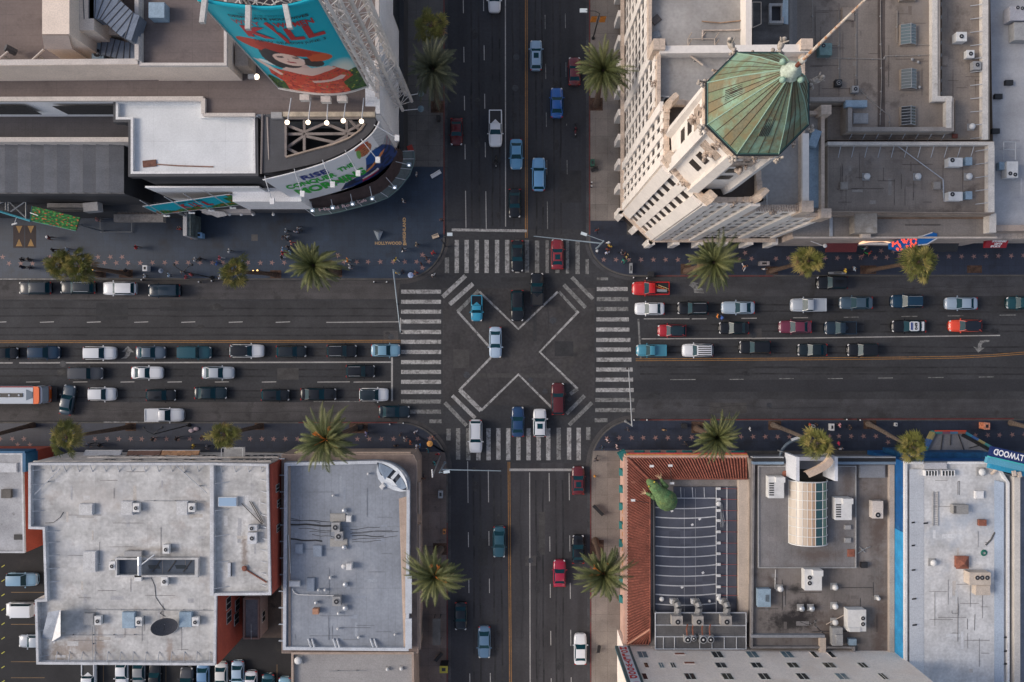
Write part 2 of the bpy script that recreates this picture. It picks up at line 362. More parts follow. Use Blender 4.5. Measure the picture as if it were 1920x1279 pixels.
for y,x0,x1,f in[(523,1119,1140,2),(542,1119,1177,0),(561,1119,1178,1),(579.5,1119,1178,1),(599,1118,1179,0),(618,1118,1180,0),(637.5,1118,1182,0),(655.5,1118,1183,0),(674.5,1118,1184,0),(693,1118,1186,0),(712,1117,1187,0),(731.5,1117,1188,0),(750,1116,1189,1),(769,1116,1190,1),(788,1115,1139,1)]:
 hb(y,x0,x1,7.5 if f<2 else 5,m_paint_f if f else m_paint)
for(a,b,w,m)in[((830,557),(873,517),8,m_paint),((843,571),(887,532),8,m_paint),((1072,520),(1112,561),7,m_paint_f),((1057,534),(1098,577),7,m_paint_f),((848,742),(891,784),7,m_paint),((834,755),(875,798),7,m_paint_f),((1096,742),(1062,776),7,m_paint_f),((1110,755),(1067,797),7,m_paint_f),((898,545),(858,585),7,m_paint_f),((862,731),(902,770),8,m_paint),((1048,547),(1083,586),5,m_paint_f),((1083,729),(1069,739),7,m_paint_f)]:
 mark('diagonal_crossing_bar',[a,b],w,m,.013)
for pts in([(858,584),(918,651)],[(899,547),(972,617),(1046,547)],[(1085,584),(1012,660),(1083,729)],[(920,671),(861,732)],[(902,770),(972,702),(1036,766)]):
 mark('diagonal_crossing_line',pts,4.2,m_paint,.0165)
mark('stop_line',[(847,431),(988,433)],5,m_paint,.014);mark('stop_line',[(1197,598),(1201,672)],3.4,m_paint_f,.014)
mark('stop_line',[(735,670),(735,752)],3.4,m_line,.014);mark('stop_line',[(955,881),(1074,881)],4.5,m_line,.014)
mark('stop_line',[(751,596),(751,625)],1.8,m_line,.014)
for x,segs in[(871,[(-100,-70),(-40,-10),(0,25),(88,117),(180,207),(271,299),(358,427)]),(909,[(-60,-30),(-10,21),(85,113),(176,204),(267,295),(359,430)]),(1024,[(28,55),(120,148),(210,238),(300,328),(378,430)]),(1062,[(-40,-12),(25,53),(117,144),(232,236),(300,327)])]:
 for a,b in segs:mark('lane_dash',[(x+(a-200)*.012,a),(x+(b-200)*.012,b)],1.5 if x<1000 else 1.3,m_line if x<1000 else m_paint_f)
mark('lane_line',[(947,-500),(948,425)],1.9)
for x in(985.2,988.4):mark('centre_line',[(x,-500),(x,446)],1.5,m_yel)
for x in(952.6,955.8):mark('centre_line',[(x,866),(x+3,1279),(x+9,2000)],1.5,m_yel)
mark('lane_line',[(993,886),(993.5,1050),(994,1279),(996,2000)],1.8)
for x,segs in[(877,[(865,943),(998,1026),(1087,1112),(1263,1290),(1350,1380)]),(915.5,[(881,942),(996,1023),(1085,1112),(1262,1290)]),(1029.5,[(887,940),(1006,1034),(1095,1121),(1183,1210),(1272,1300)]),(1067,[(887,938),(1004,1034),(1093,1123),(1181,1211),(1270,1300)])]:
 for a,b in segs:mark('lane_dash',[(x+(a-880)*.01,a),(x+(b-880)*.01,b)],1.5)
for a,b in[(-75,-48),(-12,12),(75,101),(163,189),(252,278),(340,366),(429,455),(517,544),(612,748)]:mark('lane_dash',[(a,604.5),(b,603.5)],1.7)
for y in(640.2,643.4):mark('centre_line',[(-600,y),(751,y-2)],1.4,m_yel)
mark('lane_line',[(36,680.5),(735,679)],2.6);mark('lane_line',[(-600,681),(24,680.5)],2.6)
for a,b in[(-30,-2),(49,75),(137,164),(226,252),(314,341),(403,429),(491,518),(595,656),(663,733)]:mark('lane_dash',[(a,716.5),(b,716)],1.6)
mark('lane_dash',[(588,753),(676,753)],1.6,m_paint_f)
for a,b,y in[(1207,1293,598),(1297,1325,598),(1390,1419,597),(1487,1515,596),(1582,1610,595),(1690,1720,593.5),(1777,1806,592.5),(1874,1905,591)]:mark('lane_dash',[(a,y),(b,y-.3)],1.5,m_paint_f if a>1500 else m_line)
mark('lane_line',[(1203,635.5),(1500,634),(1640,632),(1875,629)],1.9)
for d in(0,3.4):mark('centre_line',[(1192,673+d),(1400,672+d),(1550,671+d),(1700,669.5+d),(1800,668+d),(1860,665+d),(1925,660+d),(2100,640+d)],1.3,m_yel)
for a,b,y in[(1257,1304,712),(1368,1395,711.5),(1461,1488,710),(1552,1580,710),(1646,1674,709),(1740,1769,708),(1835,1863,707)]:mark('lane_dash',[(a,y),(b,y-.3)],1.5,m_paint_f)
def arrow(pts):MB().sheet([P(x,y)for x,y in pts],.012).build('turn_arrow',m_paint_f,road)
arrow([(1855,638),(1855,641),(1845,642),(1840,647),(1840,652),(1847,652),(1834,661),(1825,650),(1833,652),(1834,645),(1838,639),(1846,637.5)])
arrow([(240,649),(252,661),(245,660),(243,667),(237,672),(226,673),(233,669),(236,664),(236,659),(228,660)])
arrow([(1296,528),(1310,531),(1304,534),(1318,542),(1320,550),(1302,549),(1300,541),(1292,535)])
for par,x0,y0,x1,y1 in[(walk_nw,507,507,528,522),(walk_nw,614,498,642,520),(walk_nw,180,508,200,521),(walk_nw,224,506,250,521),(walk_nw,808,190,832,212),(walk_ne,1105,184,1130,208),(walk_ne,1276,495,1296,515),(walk_ne,1436,500,1458,515),(walk_ne,1612,498,1642,514),(walk_ne,1812,498,1840,512),(walk_sw,236,793,256,808),(walk_sw,478,793,496,806),(walk_sw,655,793,690,812),(walk_sw,812,1018,838,1040),(walk_se,1107,1012,1132,1040),(walk_se,1296,790,1320,812),(walk_se,1440,789,1464,806),(walk_se,1618,788,1642,804),(walk_nw,812,40,833,60)]:
 MB().sheet([P(x,y)for x,y in((x0,y0),(x1,y0),(x1,y1),(x0,y1))],.158).build('tree_pit',m_soil,par)
def star(par,x,y,a):
 c=P(x,y,.15);r=5.7*G(0)
 pts=[(c.x+(r if i%2==0 else r*.37)*math.cos(R(a+36*i)),c.y+(r if i%2==0 else r*.37)*math.sin(R(a+36*i)))for i in range(10)]
 MB().sheet(pts,.158).build('star',m_star,par)
rs=random.Random(3)
S_NW=[(5,482),(162,482),(184,482),(207,482),(229,482),(93,482),(139,481),(17,494),(39,494),(61,494),(84,494),(173,493),(196,493),(218,493),(240,493),(263,493),(286,492.5),(309,492.5),(331,492.5),(353,492.5),(375,492.5),(398,492.5),(418,492.5),(465,492.5),(488,493),(510,492.5),(533,492.5),(622,492),(633,479),(645,491),(669,491),(690,491),(713,491),(737,491),(759,491),(781,491),(804,490),(792,478),(792,502)]
S_NE=[(1132,487),(1155,487),(1179,487),(1202,487),(1225,487),(1248,487),(1271,487),(1294,487),(1386,486),(1397,474),(1409,485),(1455,485),(1478,484),(1547,484),(1570,484),(1593,483),(1641,483),(1652,470.5),(1663,482.5),(1675,471),(1686,482),(1756,481),(1779,481),(1803,481),(1826,481),(1849,480),(1872,480),(1896,480),(1919,479),(1614,483)]
S_SW=[(23,823),(45,823),(33,834),(56,834),(178,823),(201,823),(223,823),(245,823),(266,823),(290,823),(312,823),(333,823),(356,823),(378,823),(469,823),(491,823),(513,823),(535,823),(558,823),(670,823),(692,823),(715,823),(738,823),(761,823),(783,823),(806,822),(0,823)]
S_SE=[(1138,822),(1161,821),(1184,821),(1206,821),(1229,821),(1252,821),(1275,821),(1297,820),(1389,819),(1412,819),(1435,819),(1458,819),(1480,819),(1573,818),(1596,818),(1619,818),(1642,818),(1665,817),(1829,816),(1852,816),(1874,816),(1898,815),(1921,815),(1555,818),(1665,829)]
for par,L in((walk_nw,S_NW),(walk_ne,S_NE),(walk_sw,S_SW),(walk_se,S_SE)):
 for x,y in L:star(par,x,y,rs.uniform(0,72))
text_mb('HOLLYWOOD',pxt(703,459,753,459,.16,(0,-6)),.03).build('brass_lettering',m_brass,walk_nw)
text_mb('&',pxt(755.5,460,763,460,.16,(0,-8)),.02).build('brass_lettering',m_brass,walk_nw)
text_mb('HIGHLAND',pxt(761,451,761,408,.16,(-6,0)),.03).build('brass_lettering',m_brass,walk_nw)
m_triy=M('yellow_triangle_inlay',(.30,.17,.05),.7,var=.2,sc_=2)
for x in(26,48):
 sheet('inlay_panel',[(x,423),(x+21,423),(x+21,465),(x,465)],M('brown_inlay',(.035,.024,.024),.8),walk_nw,.157)
 sheet('inlay_triangle',[(x+5,424),(x+17,424),(x+11,438)],m_triy,walk_nw,.161)
 sheet('inlay_triangle',[(x+5,462),(x+17,462),(x+11,448)],m_triy,walk_nw,.161)
sheet('paving_patch',[(472,440),(484,440),(484,452),(472,452)],m_conc_n,walk_nw,.158)
m_crk=M('crack_sealant',(.014,.014,.015),.6,var=.3,sc_=2);m_oil=M('oil_stain',(.016,.016,.018),.7,var=.5,sc_=2,fine=.4,stain=((.036,.036,.038),1.2,.50,.95));m_scr=M('tyre_wear',(.020,.020,.023),.9,var=.3,sc_=.4,streak=(.2,.2,.3),stain=((.033,.034,.036),.5,.48,.95))
rq=random.Random(77)
def wig(x0,y0,x1,y1,w,n=9,amp=2.2,m=m_crk,z=.0195,nm='sealed_crack'):
 pts=[(x0+(x1-x0)*i/n+rq.uniform(-amp,amp)*(abs(y1-y0)>abs(x1-x0)),y0+(y1-y0)*i/n+rq.uniform(-amp,amp)*(abs(x1-x0)>=abs(y1-y0)))for i in range(n+1)]
 ribbon(pts,w,z).build(nm,m,road)
for a in[(100,588,330,592),(380,625,600,622),(560,700,700,703),(60,770,260,768),(420,775,690,771),(1240,692,1500,690),(1560,735,1850,731),(1300,762,1560,765),(1640,540,1900,538),(1380,700,1420,745)]:wig(*a,.7,12)
for a in[(1010,10,1013,240),(1050,250,1046,420),(890,30,893,200),(925,300,922,425),(1000,30,998,90),(900,950,905,1250),(935,1060,931,1279),(975,900,980,1200),(1012,1120,1008,1279),(1055,940,1058,1060),(1048,1130,1052,1279),(1085,100,1088,400)]:wig(*a,.7,12)
for a in[(840,640,960,610),(980,690,1100,660),(880,560,920,740),(1030,560,1022,700),(940,740,1080,735),(850,700,870,780)]:wig(*a,.6,8)
for i,(x,y0,y1)in enumerate([(883,-50,425),(897,-50,425),(922,-50,425),(936,-50,425),(961,0,425),(974,0,425),(1004,0,440),(1016,0,440),(1037,0,440),(1050,0,440),(888,890,1400),(900,890,1400),(926,890,1400),(940,890,1400),(1005,900,1400),(1018,900,1400),(1042,900,1400),(1055,900,1400)]):wig(x,y0,x+2,y1,3.2,10,.8,m_scr,.0055,'tyre_track')
for i,(y,x0,x1)in enumerate([(578,-60,740),(592,-60,740),(614,-60,740),(628,-60,740),(654,-60,720),(667,-60,720),(692,-60,720),(705,-60,720),(732,-60,720),(745,-60,720),(571,1230,1980),(584,1230,1980),(608,1230,1980),(621,1230,1980),(650,1230,1980),(661,1230,1980),(688,1200,1980),(701,1200,1980)]):wig(x0,y,x1,y+1,3.0,10,.8,m_scr,.0063,'tyre_track')
for i in range(46):
 v=rq.random()<.35;x,y=(rq.choice((890,928,968,1010,1045,895,933,1010,1050)),rq.choice((rq.uniform(20,420),rq.uniform(890,1260))))if v else(rq.choice((rq.uniform(20,730),rq.uniform(1210,1900))),rq.choice((585,622,660,698,738,577,615,655,695)))
 c=P(x+rq.uniform(-3,3),y+rq.uniform(-3,3));r=rq.uniform(.15,.5);pts=[(c.x+r*rq.uniform(.7,1.3)*(1+.8*(not v))*math.cos(a*.7),c.y+r*rq.uniform(.7,1.3)*(1+.8*v)*math.sin(a*.7))for a in range(9)]
 MB().sheet(pts,.0105+.00002*i).build('oil_stain',m_oil,road)
for x,y,r in[(968,107,8),(966,165,8),(899,1140,7),(938,1140,7),(975,1140,7),(900,1195,7),(975,1190,7),(1010,345,6)]:
 ribbon([(x+r*math.cos(R(24*i)),y+r*math.sin(R(24*i)))for i in range(16)],.8,.0215).build('detector_loop',m_crk,road)
m_glass=flat('car_glass',(.008,.040,.055),.14,spec=.15)
m_tyre=flat('tyre_rubber',(.012,.012,.012),.9)
m_rim=flat('wheel_rim',(.25,.25,.26),.35,metal=.8)
m_head=flat('headlight_glass',(.5,.5,.5),.15)
m_tail=flat('taillight_glass',(.35,.02,.015),.2)
m_trim=flat('black_trim',(.015,.015,.016),.5)
m_chrome=flat('bright_trim',(.6,.6,.6),.25,metal=.6)
PAINT={}
def paint(c):
 c=tuple(c)
 if c not in PAINT:PAINT[c]=flat('car_paint_%d'%len(PAINT),c,.28 if max(c)>.1 else .18,coat=.6 if max(c)>.1 else .25,spec=.5 if max(c)>.1 else .3)
 return PAINT[c]
W_=(.62,.64,.67);SV=(.36,.40,.45);LB=(.22,.34,.48);BK=(.012,.014,.018);DB=(.016,.030,.048);DG=(.035,.042,.052);RD=(.42,.018,.022)
DR=(.11,.010,.014);MR=(.085,.018,.022);BL=(.008,.09,.33);NV=(.010,.045,.125);TL=(.035,.17,.26);OR=(.72,.07,.03);CY=(.03,.27,.42);MB_=(.09,.26,.44);GY=(.06,.065,.075)
def car(kind,Lm,Wm,col,roofc=None,rails=False,sunroof=False,dark_roof=False,stripes=False,bedc=None):
 """a car along +x, centred on its footprint; returns (dict of builders)"""
 hi={'sedan':1.44,'coupe':1.34,'hatch':1.5,'suv':1.72,'jeep':1.82,'pickup':1.78,'van':2.1}[kind]
 hood={'sedan':.98,'coupe':.94,'hatch':1.0,'suv':1.12,'jeep':1.18,'pickup':1.16,'van':1.2}[kind]
 hl,hw=Lm/2,Wm/2
 fr={'sedan':(.36,.08,-.46,-.74),'coupe':(.22,-.06,-.44,-.78),'hatch':(.42,.16,-.74,-.92),'suv':(.36,.12,-.80,-.93),'jeep':(.34,.20,-.86,-.94),'pickup':(.38,.14,-.16,-.22),'van':(.66,.40,-.93,-.98)}[kind]
 xb,xr,xk,xq=[f*hl for f in fr]
 deck={'sedan':1.02,'coupe':.98}.get(kind,hood-.06)
 st=[(hl,hw*.50,hood*.58),(hl*.98,hw*.74,hood*.74),(hl*.92,hw*.89,hood*.85),(hl*.78,hw*.97,hood*.93),(hl*.55,hw,hood*.985),(xb,hw,hood),((xb+xk)/2,hw,hood+.02),(xk,hw,hood+.02),(-hl*.78,hw*.975,deck),(-hl*.91,hw*.91,deck*.96),(-hl*.98,hw*.78,deck*.86),(-hl,hw*.58,deck*.70)]
 if kind in('jeep','van'):st=[(x,w if abs(x)<hl*.97 else w*1.12,z)for x,w,z in st]
 b=MB();cs=11
 for x,w,zt in st:
  ring=[(-w*.90,.26),(-w,.50),(-w*.995,zt-.22),(-w*.93,zt-.06),(-w*.72,zt),(0,zt+.035),(w*.72,zt),(w*.93,zt-.06),(w*.995,zt-.22),(w,.50),(w*.90,.26)]
  b.v+=[(x,y,max(z,.24))for y,z in ring]
 n=len(st)
 for i in range(n-1):
  for j in range(cs-1):
   b.f.append((i*cs+j,i*cs+j+1,(i+1)*cs+j+1,(i+1)*cs+j));b.m.append(0)
  b.f.append((i*cs+cs-1,i*cs,(i+1)*cs,(i+1)*cs+cs-1));b.m.append(0)
 b.f+=[tuple(range(cs)),tuple(range((n-1)*cs,n*cs))[::-1]];b.m+=[0,0]
 zb=hood-.02;wb=hw*.90;wt=hw*(.74 if kind not in('jeep','van')else .82)
 cab=MB()
 lo=[(xb,-wb,zb),(xb,wb,zb),(xq,wb,zb),(xq,-wb,zb)];up1=[(xr,-wt,hi-.06),(xr,wt,hi-.06),(xk,wt,hi-.06),(xk,-wt,hi-.06)]
 cab.frus([Vector(v)for v in lo][::-1],[Vector(v)for v in up1][::-1])
 roof=MB()
 xs=[xr+.03,xr-.12*(xr-xk),(xr+xk)/2,xk+.12*(xr-xk),xk-.03];zz=[hi-.055,hi-.015,hi,hi-.015,hi-.05]
 for x,z in zip(xs,zz):
  roof.v+=[(x,-wt*1.01,z-.05),(x,-wt*.8,z-.005),(x,0,z+.02),(x,wt*.8,z-.005),(x,wt*1.01,z-.05)]
 for i in range(4):
  for j in range(4):roof.f.append((i*5+j,i*5+j+1,(i+1)*5+j+1,(i+1)*5+j));roof.m.append(0)
 def pane(a,b_,c,d,ins=.08,off=.014):
  a,b_,c,d=map(Vector,(a,b_,c,d));ce=(a+b_+c+d)/4;nn=(b_-a).cross(d-a).normalized()
  if nn.dot(ce-Vector(((xb+xq)/2,0,zb)))<0:nn=-nn
  m_=MB();m_.poly([p+(ce-p)*ins+nn*off for p in(a,b_,c,d)]);return m_
 g={}
 g['windshield']=[pane(lo[0],lo[1],up1[1],up1[0],.07)]
 if kind=='van':g['rear_window']=[]
 else:g['rear_window']=[pane(lo[2],lo[3],up1[3],up1[2],.10)]
 g['side_window']=[pane(lo[1],lo[2],up1[2],up1[1],.10),pane(lo[0],lo[3],up1[3],up1[0],.10)]
 return dict(b=b,cab=cab,roof=roof,g=g,hi=hi,hood=hood,hl=hl,hw=hw,wt=wt,xb=xb,xr=xr,xk=xk,xq=xq,deck=deck)
WHEELS={}
def wheel_mesh(w=.22,r=.33):
 t=MB();t.tube((0,-w/2,0),(0,w/2,0),r,14);return t
def make_car(label,cat,px,py,Lpx,head,kind,col,name='parked_car',roofc=None,rails=False,sunroof=False,stripes=False,group='cars in the street',Wm=None,hoodc=None):
 Lm=Lpx*G(0)*.965
 Wm=Wm or{'sedan':1.84,'coupe':1.86,'hatch':1.76,'suv':1.92,'jeep':1.86,'pickup':1.98,'van':2.0}[kind]
 d=car(kind,Lm,Wm,col)
 c=P(px,py,.7)
 t=thing(name,label,cat,(c.x,c.y,0),R(head),group)
 pm=paint(col);rm=paint(roofc)if roofc else pm
 body=d['b'].build('body',pm,t,smooth=True,local=True)
 d['cab'].build('cabin',pm,t,local=True)
 rf=d['roof'].build('roof',rm,t,smooth=True,local=True)
 for k_,lst in d['g'].items():
  for q in lst:q.build(k_,m_glass,t,local=True)
 hl,hw,hood=d['hl'],d['hw'],d['hood']
 for s in(-1,1):
  MB().obox((hl*.935,s*hw*.74,hood*.76),(.10,-s*.06,-.05),(.02*s,.10,0),(.02,0,.04)).build('headlight',m_head,t,local=True)
  MB().obox((-hl*.955,s*hw*.78,d['deck']*.80),(.06,s*.02,0),(0,.15,0),(0,0,.07)).build('taillight',m_tail,t,local=True)
  MB().obox((d['xb']-.12,s*(hw+.09),hood+.03),(.06,0,0),(0,.10,0),(0,0,.06)).build('wing_mirror',pm,t,local=True)
  for fx in(.62,-.60):
   MB().tube((fx*hl,s*(hw-.26),.33),(fx*hl,s*(hw-.06),.33),.33,14).build('wheel',m_tyre,t,local=True)
   MB().tube((fx*hl,s*(hw-.06),.33),(fx*hl,s*(hw-.04),.33),.20,10).build('rim',m_rim,t.children[-1],local=True)
  if rails:MB().tube((d['xr']-.15,s*d['wt']*.93,d['hi']+.04),(d['xk']+.15,s*d['wt']*.93,d['hi']+.04),.028,6).build('roof_rail',m_chrome,t,local=True)
 MB().obox((hl*.975,0,hood*.60),(.03,0,0),(0,hw*.5,0),(0,0,.11)).build('grille',m_trim,t,local=True)
 for s in(-1,1):
  MB().tube((hl*.86,s*hw*.70,hood*.935+.012),(d['xb']+.05,s*hw*.74,hood+.015),.012,4).build('bonnet_seam',m_trim,t,local=True)
 if sunroof:
  x1,x0=d['xr']-.25,d['xr']-.25-.75
  MB().box((x0,-d['wt']*.55,d['hi']-.02),(x1,d['wt']*.55,d['hi']+.026)).build('sunroof',m_glass,t,local=True)
 if stripes:
  for s in(-.62,-.22,.22,.62):
   MB().box((d['xk']+.1,s*d['wt']-.07,d['hi']-.03),(d['xr']-.15,s*d['wt']+.07,d['hi']+.024)).build('roof_stripe',m_trim,t,local=True)
 if kind=='pickup':
  z=hood-.02;x0,x1=-hl*.93,d['xq']-.06
  bed=MB();bed.box((x0,-hw*.80,z+.02),(x1,hw*.80,z+.035));bed.build('bed_floor',paint(hoodc)if hoodc else m_trim,t,local=True)
  for s in(-1,1):MB().box((x0-.05,s*hw*.82,z-.02),(x1,s*hw*.95,z+.14)).build('bed_rail',pm,t,local=True)
  MB().box((x0-.12,-hw*.93,z-.05),(x0,hw*.93,z+.13)).build('tailgate',pm,t,local=True)
 return t
moving,parked='cars driving or queuing in the street','cars parked along the kerb'
lot='cars in the parking lot'
CARS=[('white sedan cut by the top edge, driving down the north street','car',927,-6,60,270,'sedan',W_,{}),('pale blue sedan with dark roof glass driving up beside the yellow line','car',1005,104,58,90,'hatch',LB,dict(sunroof=True)),('bright blue sedan driving up the north street near the left palm edge','car',1044,193,58,90,'sedan',BL,{}),('dark red car half hidden under the big palm by the tower','car',1077,134,54,90,'sedan',DR,{}),('dark red sedan by the left kerb of the north street','car',856,247,52,270,'sedan',(.075,.010,.014),{}),('slate blue slim sedan right of the white pickup, beside the yellow line','car',968,289,58,270,'sedan',MB_,{}),('sky blue wagon driving up just right of the yellow line','car',1010,327,64,90,'suv',(.13,.32,.55),{}),('black sedan waiting above the north crosswalk','car',965,381,55,270,'sedan',BK,{}),('black sedan standing on the north crosswalk bars','car',970,480,60,270,'sedan',BK,{}),('red sedan driving up across the north crosswalk','car',1045,477,58,90,'sedan',(.20,.012,.02),dict(sunroof=True)),('black long pickup driving up inside the crossing','pickup truck',1007,543,64,90,'pickup',BK,dict(name='pickup_truck')),('black wagon inside the crossing above the V-shaped white line','car',970,573,60,270,'suv',BK,{}),('pickup with cyan cab and dark covered bed in the crossing','pickup truck',894,578,50,270,'pickup',CY,dict(name='pickup_truck',hoodc=BK,Wm=1.7)),('pale silver blue sedan in the middle of the crossing','car',929,642,60,270,'sedan',(.34,.44,.56),{}),('maroon large SUV driving up at the lower right of the crossing','car',1046,748,62,90,'suv',MR,{}),('dark blue sedan on the south crosswalk','car',971,791,58,90,'sedan',NV,{}),('white small SUV with black sunroof on the south crosswalk','car',1012,793,54,90,'suv',W_,dict(sunroof=True)),('white large SUV driving down over the south crosswalk','car',892,818,64,270,'suv',W_,dict(rails=True)),('dark red sedan by the right kerb just below the stop line','car',1084,901,54,90,'sedan',DR,dict(sunroof=True)),('dark teal sedan driving down left of the yellow line','car',936,1016,60,270,'sedan',(.02,.08,.11),{}),('black sedan parked half under the lower right street palm','car',1084,1030,55,90,'sedan',BK,{}),('red sedan driving up the south street','car',1049,1075,52,90,'sedan',(.33,.012,.04),{}),('black sedan parked by the left kerb below the palm','car',864,1155,54,270,'sedan',(.010,.014,.02),{}),('steel blue sedan driving down at the lower left street','car',908,1204,62,270,'sedan',(.09,.17,.27),{}),('white sedan driving up at the very bottom right of the south street','car',1088,1217,60,90,'sedan',W_,{}),('dark grey blue SUV parked first from the left under the palms','car',67,540,62,180,'suv',DG,{}),('black SUV with chrome roof rails parked second from the left','car',147,539,68,180,'suv',(.02,.028,.036),dict(rails=True)),('white SUV parked along the upper left kerb','car',225,541,64,180,'suv',W_,{}),('dark blue grey boxy SUV parked at the right end of the upper left row','car',309,545,62,180,'jeep',DB,{}),('black car cut by the left edge in the eastbound turn lane','car',12,662,46,0,'hatch',BK,{}),('dark blue SUV in the turn lane behind the white one','car',83,661,62,0,'suv',NV and(.012,.035,.07),{}),('white crossover just left of the painted arrow','car',187,662,64,0,'suv',W_,{}),('slate grey sedan just right of the painted arrow','car',283,661,57,0,'sedan',(.07,.10,.14),{}),('dark teal SUV with ribbed roof in the turn lane','car',365,661,66,0,'jeep',(.02,.075,.10),{}),('white SUV with full black glass roof in the turn lane','car',463,658,66,0,'suv',W_,dict(roofc=BK)),('black hatchback third from the crosswalk in the turn lane','car',546,659,59,0,'hatch',(.014,.02,.026),{}),('black SUV with roof rails second in the turn lane queue','car',641,658,58,0,'suv',BK,dict(rails=True)),('light blue compact car at the head of the turn lane','car',723,657,56,0,'sedan',(.16,.31,.42),{}),('matte grey jeep with spare wheel in the middle lane','car',162,700,66,0,'jeep',GY,{}),('white sports coupe with a green badge on its bonnet','car',276,699,61,0,'coupe',W_,{}),('silver sedan alone in the middle eastbound lane','car',409,699,62,0,'sedan',SV,{}),('black SUV with two roof rails at the head of the middle lane','car',676,696,56,0,'suv',BK,dict(rails=True)),('dark car swinging out from the kerb ahead of the bus','car',127,750,58,80,'sedan',(.05,.08,.11),{}),('white small crossover in the lower lane behind the black ones','car',192,739,53,0,'suv',W_,{}),('black small SUV in the lower lane right of the white crossover','car',302,741,58,0,'hatch',BK,{}),('black sedan with bright nose above the parked white pickup','car',395,737,63,0,'sedan',(.012,.025,.035),{}),('black compact SUV third from the end of the lower lane','car',516,741,55,0,'hatch',BK,{}),('long black sedan behind the white car at the stop line','car',597,739,70,0,'sedan',BK,{}),('white crossover with black panoramic roof at the stop line','car',701,740,56,0,'suv',W_,dict(roofc=(.02,.03,.04))),('black sedan driving along the kerb onto the west crosswalk','car',739,772,60,0,'sedan',(.014,.025,.036),{}),('white sedan at the head of the upper westbound lane','car',1218,579,57,180,'sedan',W_,{}),('black SUV with roof rails behind the white sedan, westbound','car',1299,578,60,180,'suv',BK,dict(rails=True)),('silver blue muscle coupe in the upper westbound lane','car',1384,577,64,180,'coupe',(.30,.38,.47),{}),('slate blue sedan behind the silver pickup, westbound','car',1605,568,64,180,'sedan',(.05,.085,.12),{}),('navy SUV with roof rails in the upper westbound lane','car',1700,565,62,180,'suv',(.012,.04,.075),dict(rails=True)),('silver blue sedan near the right end of the upper lane','car',1802,569,62,180,'sedan',(.28,.36,.45),{}),('dark teal car cut by the right edge of the picture','car',1911,568,50,180,'sedan',(.015,.06,.075),{}),('black SUV parked at the upper right kerb beside the small palm','car',1560,530,60,180,'suv',BK,{}),('red car with glossy black roof at the westbound stop line','car',1260,620,55,180,'hatch',(.34,.012,.02),dict(roofc=(.015,.03,.04))),('black sedan beside the manhole in the middle westbound lane','car',1376,615,58,180,'sedan',BK,{}),('maroon sedan in the middle westbound lane','car',1491,613,63,180,'sedan',(.14,.025,.05),{}),('orange red car with black panoramic roof, westbound','car',1810,611,64,180,'hatch',OR,dict(roofc=(.015,.02,.03))),('white SUV with black stripes along its roof','car',1308,657,60,180,'suv',W_,dict(stripes=True,rails=True)),('black crossover below the manhole in the left turn lane','car',1415,651,61,180,'suv',BK,{}),('black sedan second from the end of the left turn lane','car',1523,656,57,180,'sedan',(.012,.02,.026),{}),('black SUV last in the left turn lane','car',1617,656,60,180,'suv',BK,{}),]
for lab,cat,x,y,L,hd,kd,c,kw in CARS:
 kw=dict(kw);nm=kw.pop('name','car')
 make_car(lab,cat,x,y,L,hd,kd,c,nm,group=moving,**kw)
make_car('white pickup truck with open dark bed on the north street','pickup truck',929,241,70,270,'pickup',W_,'pickup_truck',group=moving)
pk=make_car('red pickup truck with a cluttered bed by the right kerb','pickup truck',1220,541,72,180,'pickup',(.48,.015,.015),'pickup_truck',group=moving)
make_car('silver white pickup truck with covered bed, westbound','pickup truck',1515,572,68,180,'pickup',SV,'pickup_truck',hoodc=SV,group=moving)
make_car('dark navy pickup truck in the middle westbound lane','pickup truck',1575,615,60,180,'pickup',DB,'pickup_truck',hoodc=BK,group=moving)
make_car('teal old pickup truck at the westbound left turn stop line','pickup truck',1221,657,58,180,'pickup',(.05,.22,.31),'pickup_truck',hoodc=(.05,.20,.28),Wm=1.75,group=moving)
make_car('white pickup truck with ladder rack parked at the lower left kerb','pickup truck',309,778,74,0,'pickup',W_,'pickup_truck',hoodc=W_,group=parked)
rs=random.Random(5)
bx=P(1242,541,1.2)
for lab,c,a,b_,w in[('orange metal ladder lying in the bed of the red pickup',(.6,.16,.04),(-1.6,.5),(1.4,-.5),.06),('grey bundle of hoses in the bed of the red pickup',(.2,.22,.24),(-1.2,-.4),(.8,-.5),.22),('yellow wooden pole in the bed of the red pickup',(.5,.4,.2),(-.9,.7),(1.2,-.1),.05)]:
 sc0=.7
 o=MB().tube((bx.x+a[0]*sc0,bx.y+a[1]*sc0,1.42),(bx.x+b_[0]*sc0,bx.y+b_[1]*sc0,1.42+w),w,6)
 if 'ladder' in lab:
  for i in range(6):o.tube((bx.x+(-1.4+.5*i)*.7,bx.y+(.45-.16*i)*.7,1.44),(bx.x+(-1.2+.5*i)*.7,bx.y+(.75-.16*i)*.7,1.44),.03,4)
 tag(o.build('ladder' if 'ladder' in lab else 'hose_bundle' if 'hose' in lab else 'wooden_pole',flat('bed_item_'+lab.split()[0],c,.7)),lab,'ladder' if 'ladder' in lab else 'hose' if 'hose' in lab else 'pole')
pc=make_car('black and white police car with 049 on its roof','police car',1704,612,66,180,'sedan',BK,'police_car',roofc=W_,group=moving)
c=pc.location
MB().obox((-1.55,0,1.045),(.5,0,0),(0,.66,0),(0,0,.03)).build('boot_lid',paint(W_),pc,local=True)
def pct(u0,v0,w,h_,z):
 return lambda u,v:(u0-h_*v,v0+0-w*(u-.5),z)
text_mb('049',lambda u,v:(-.55+.42*v-.35,.52-1.04*u,1.475),.05).build('roof_number',m_trim,pc,local=True)
text_mb('OE',lambda u,v:(-1.75+.36*v,.3-.6*u,1.082),.04).build('roof_number',m_trim,pc,local=True)
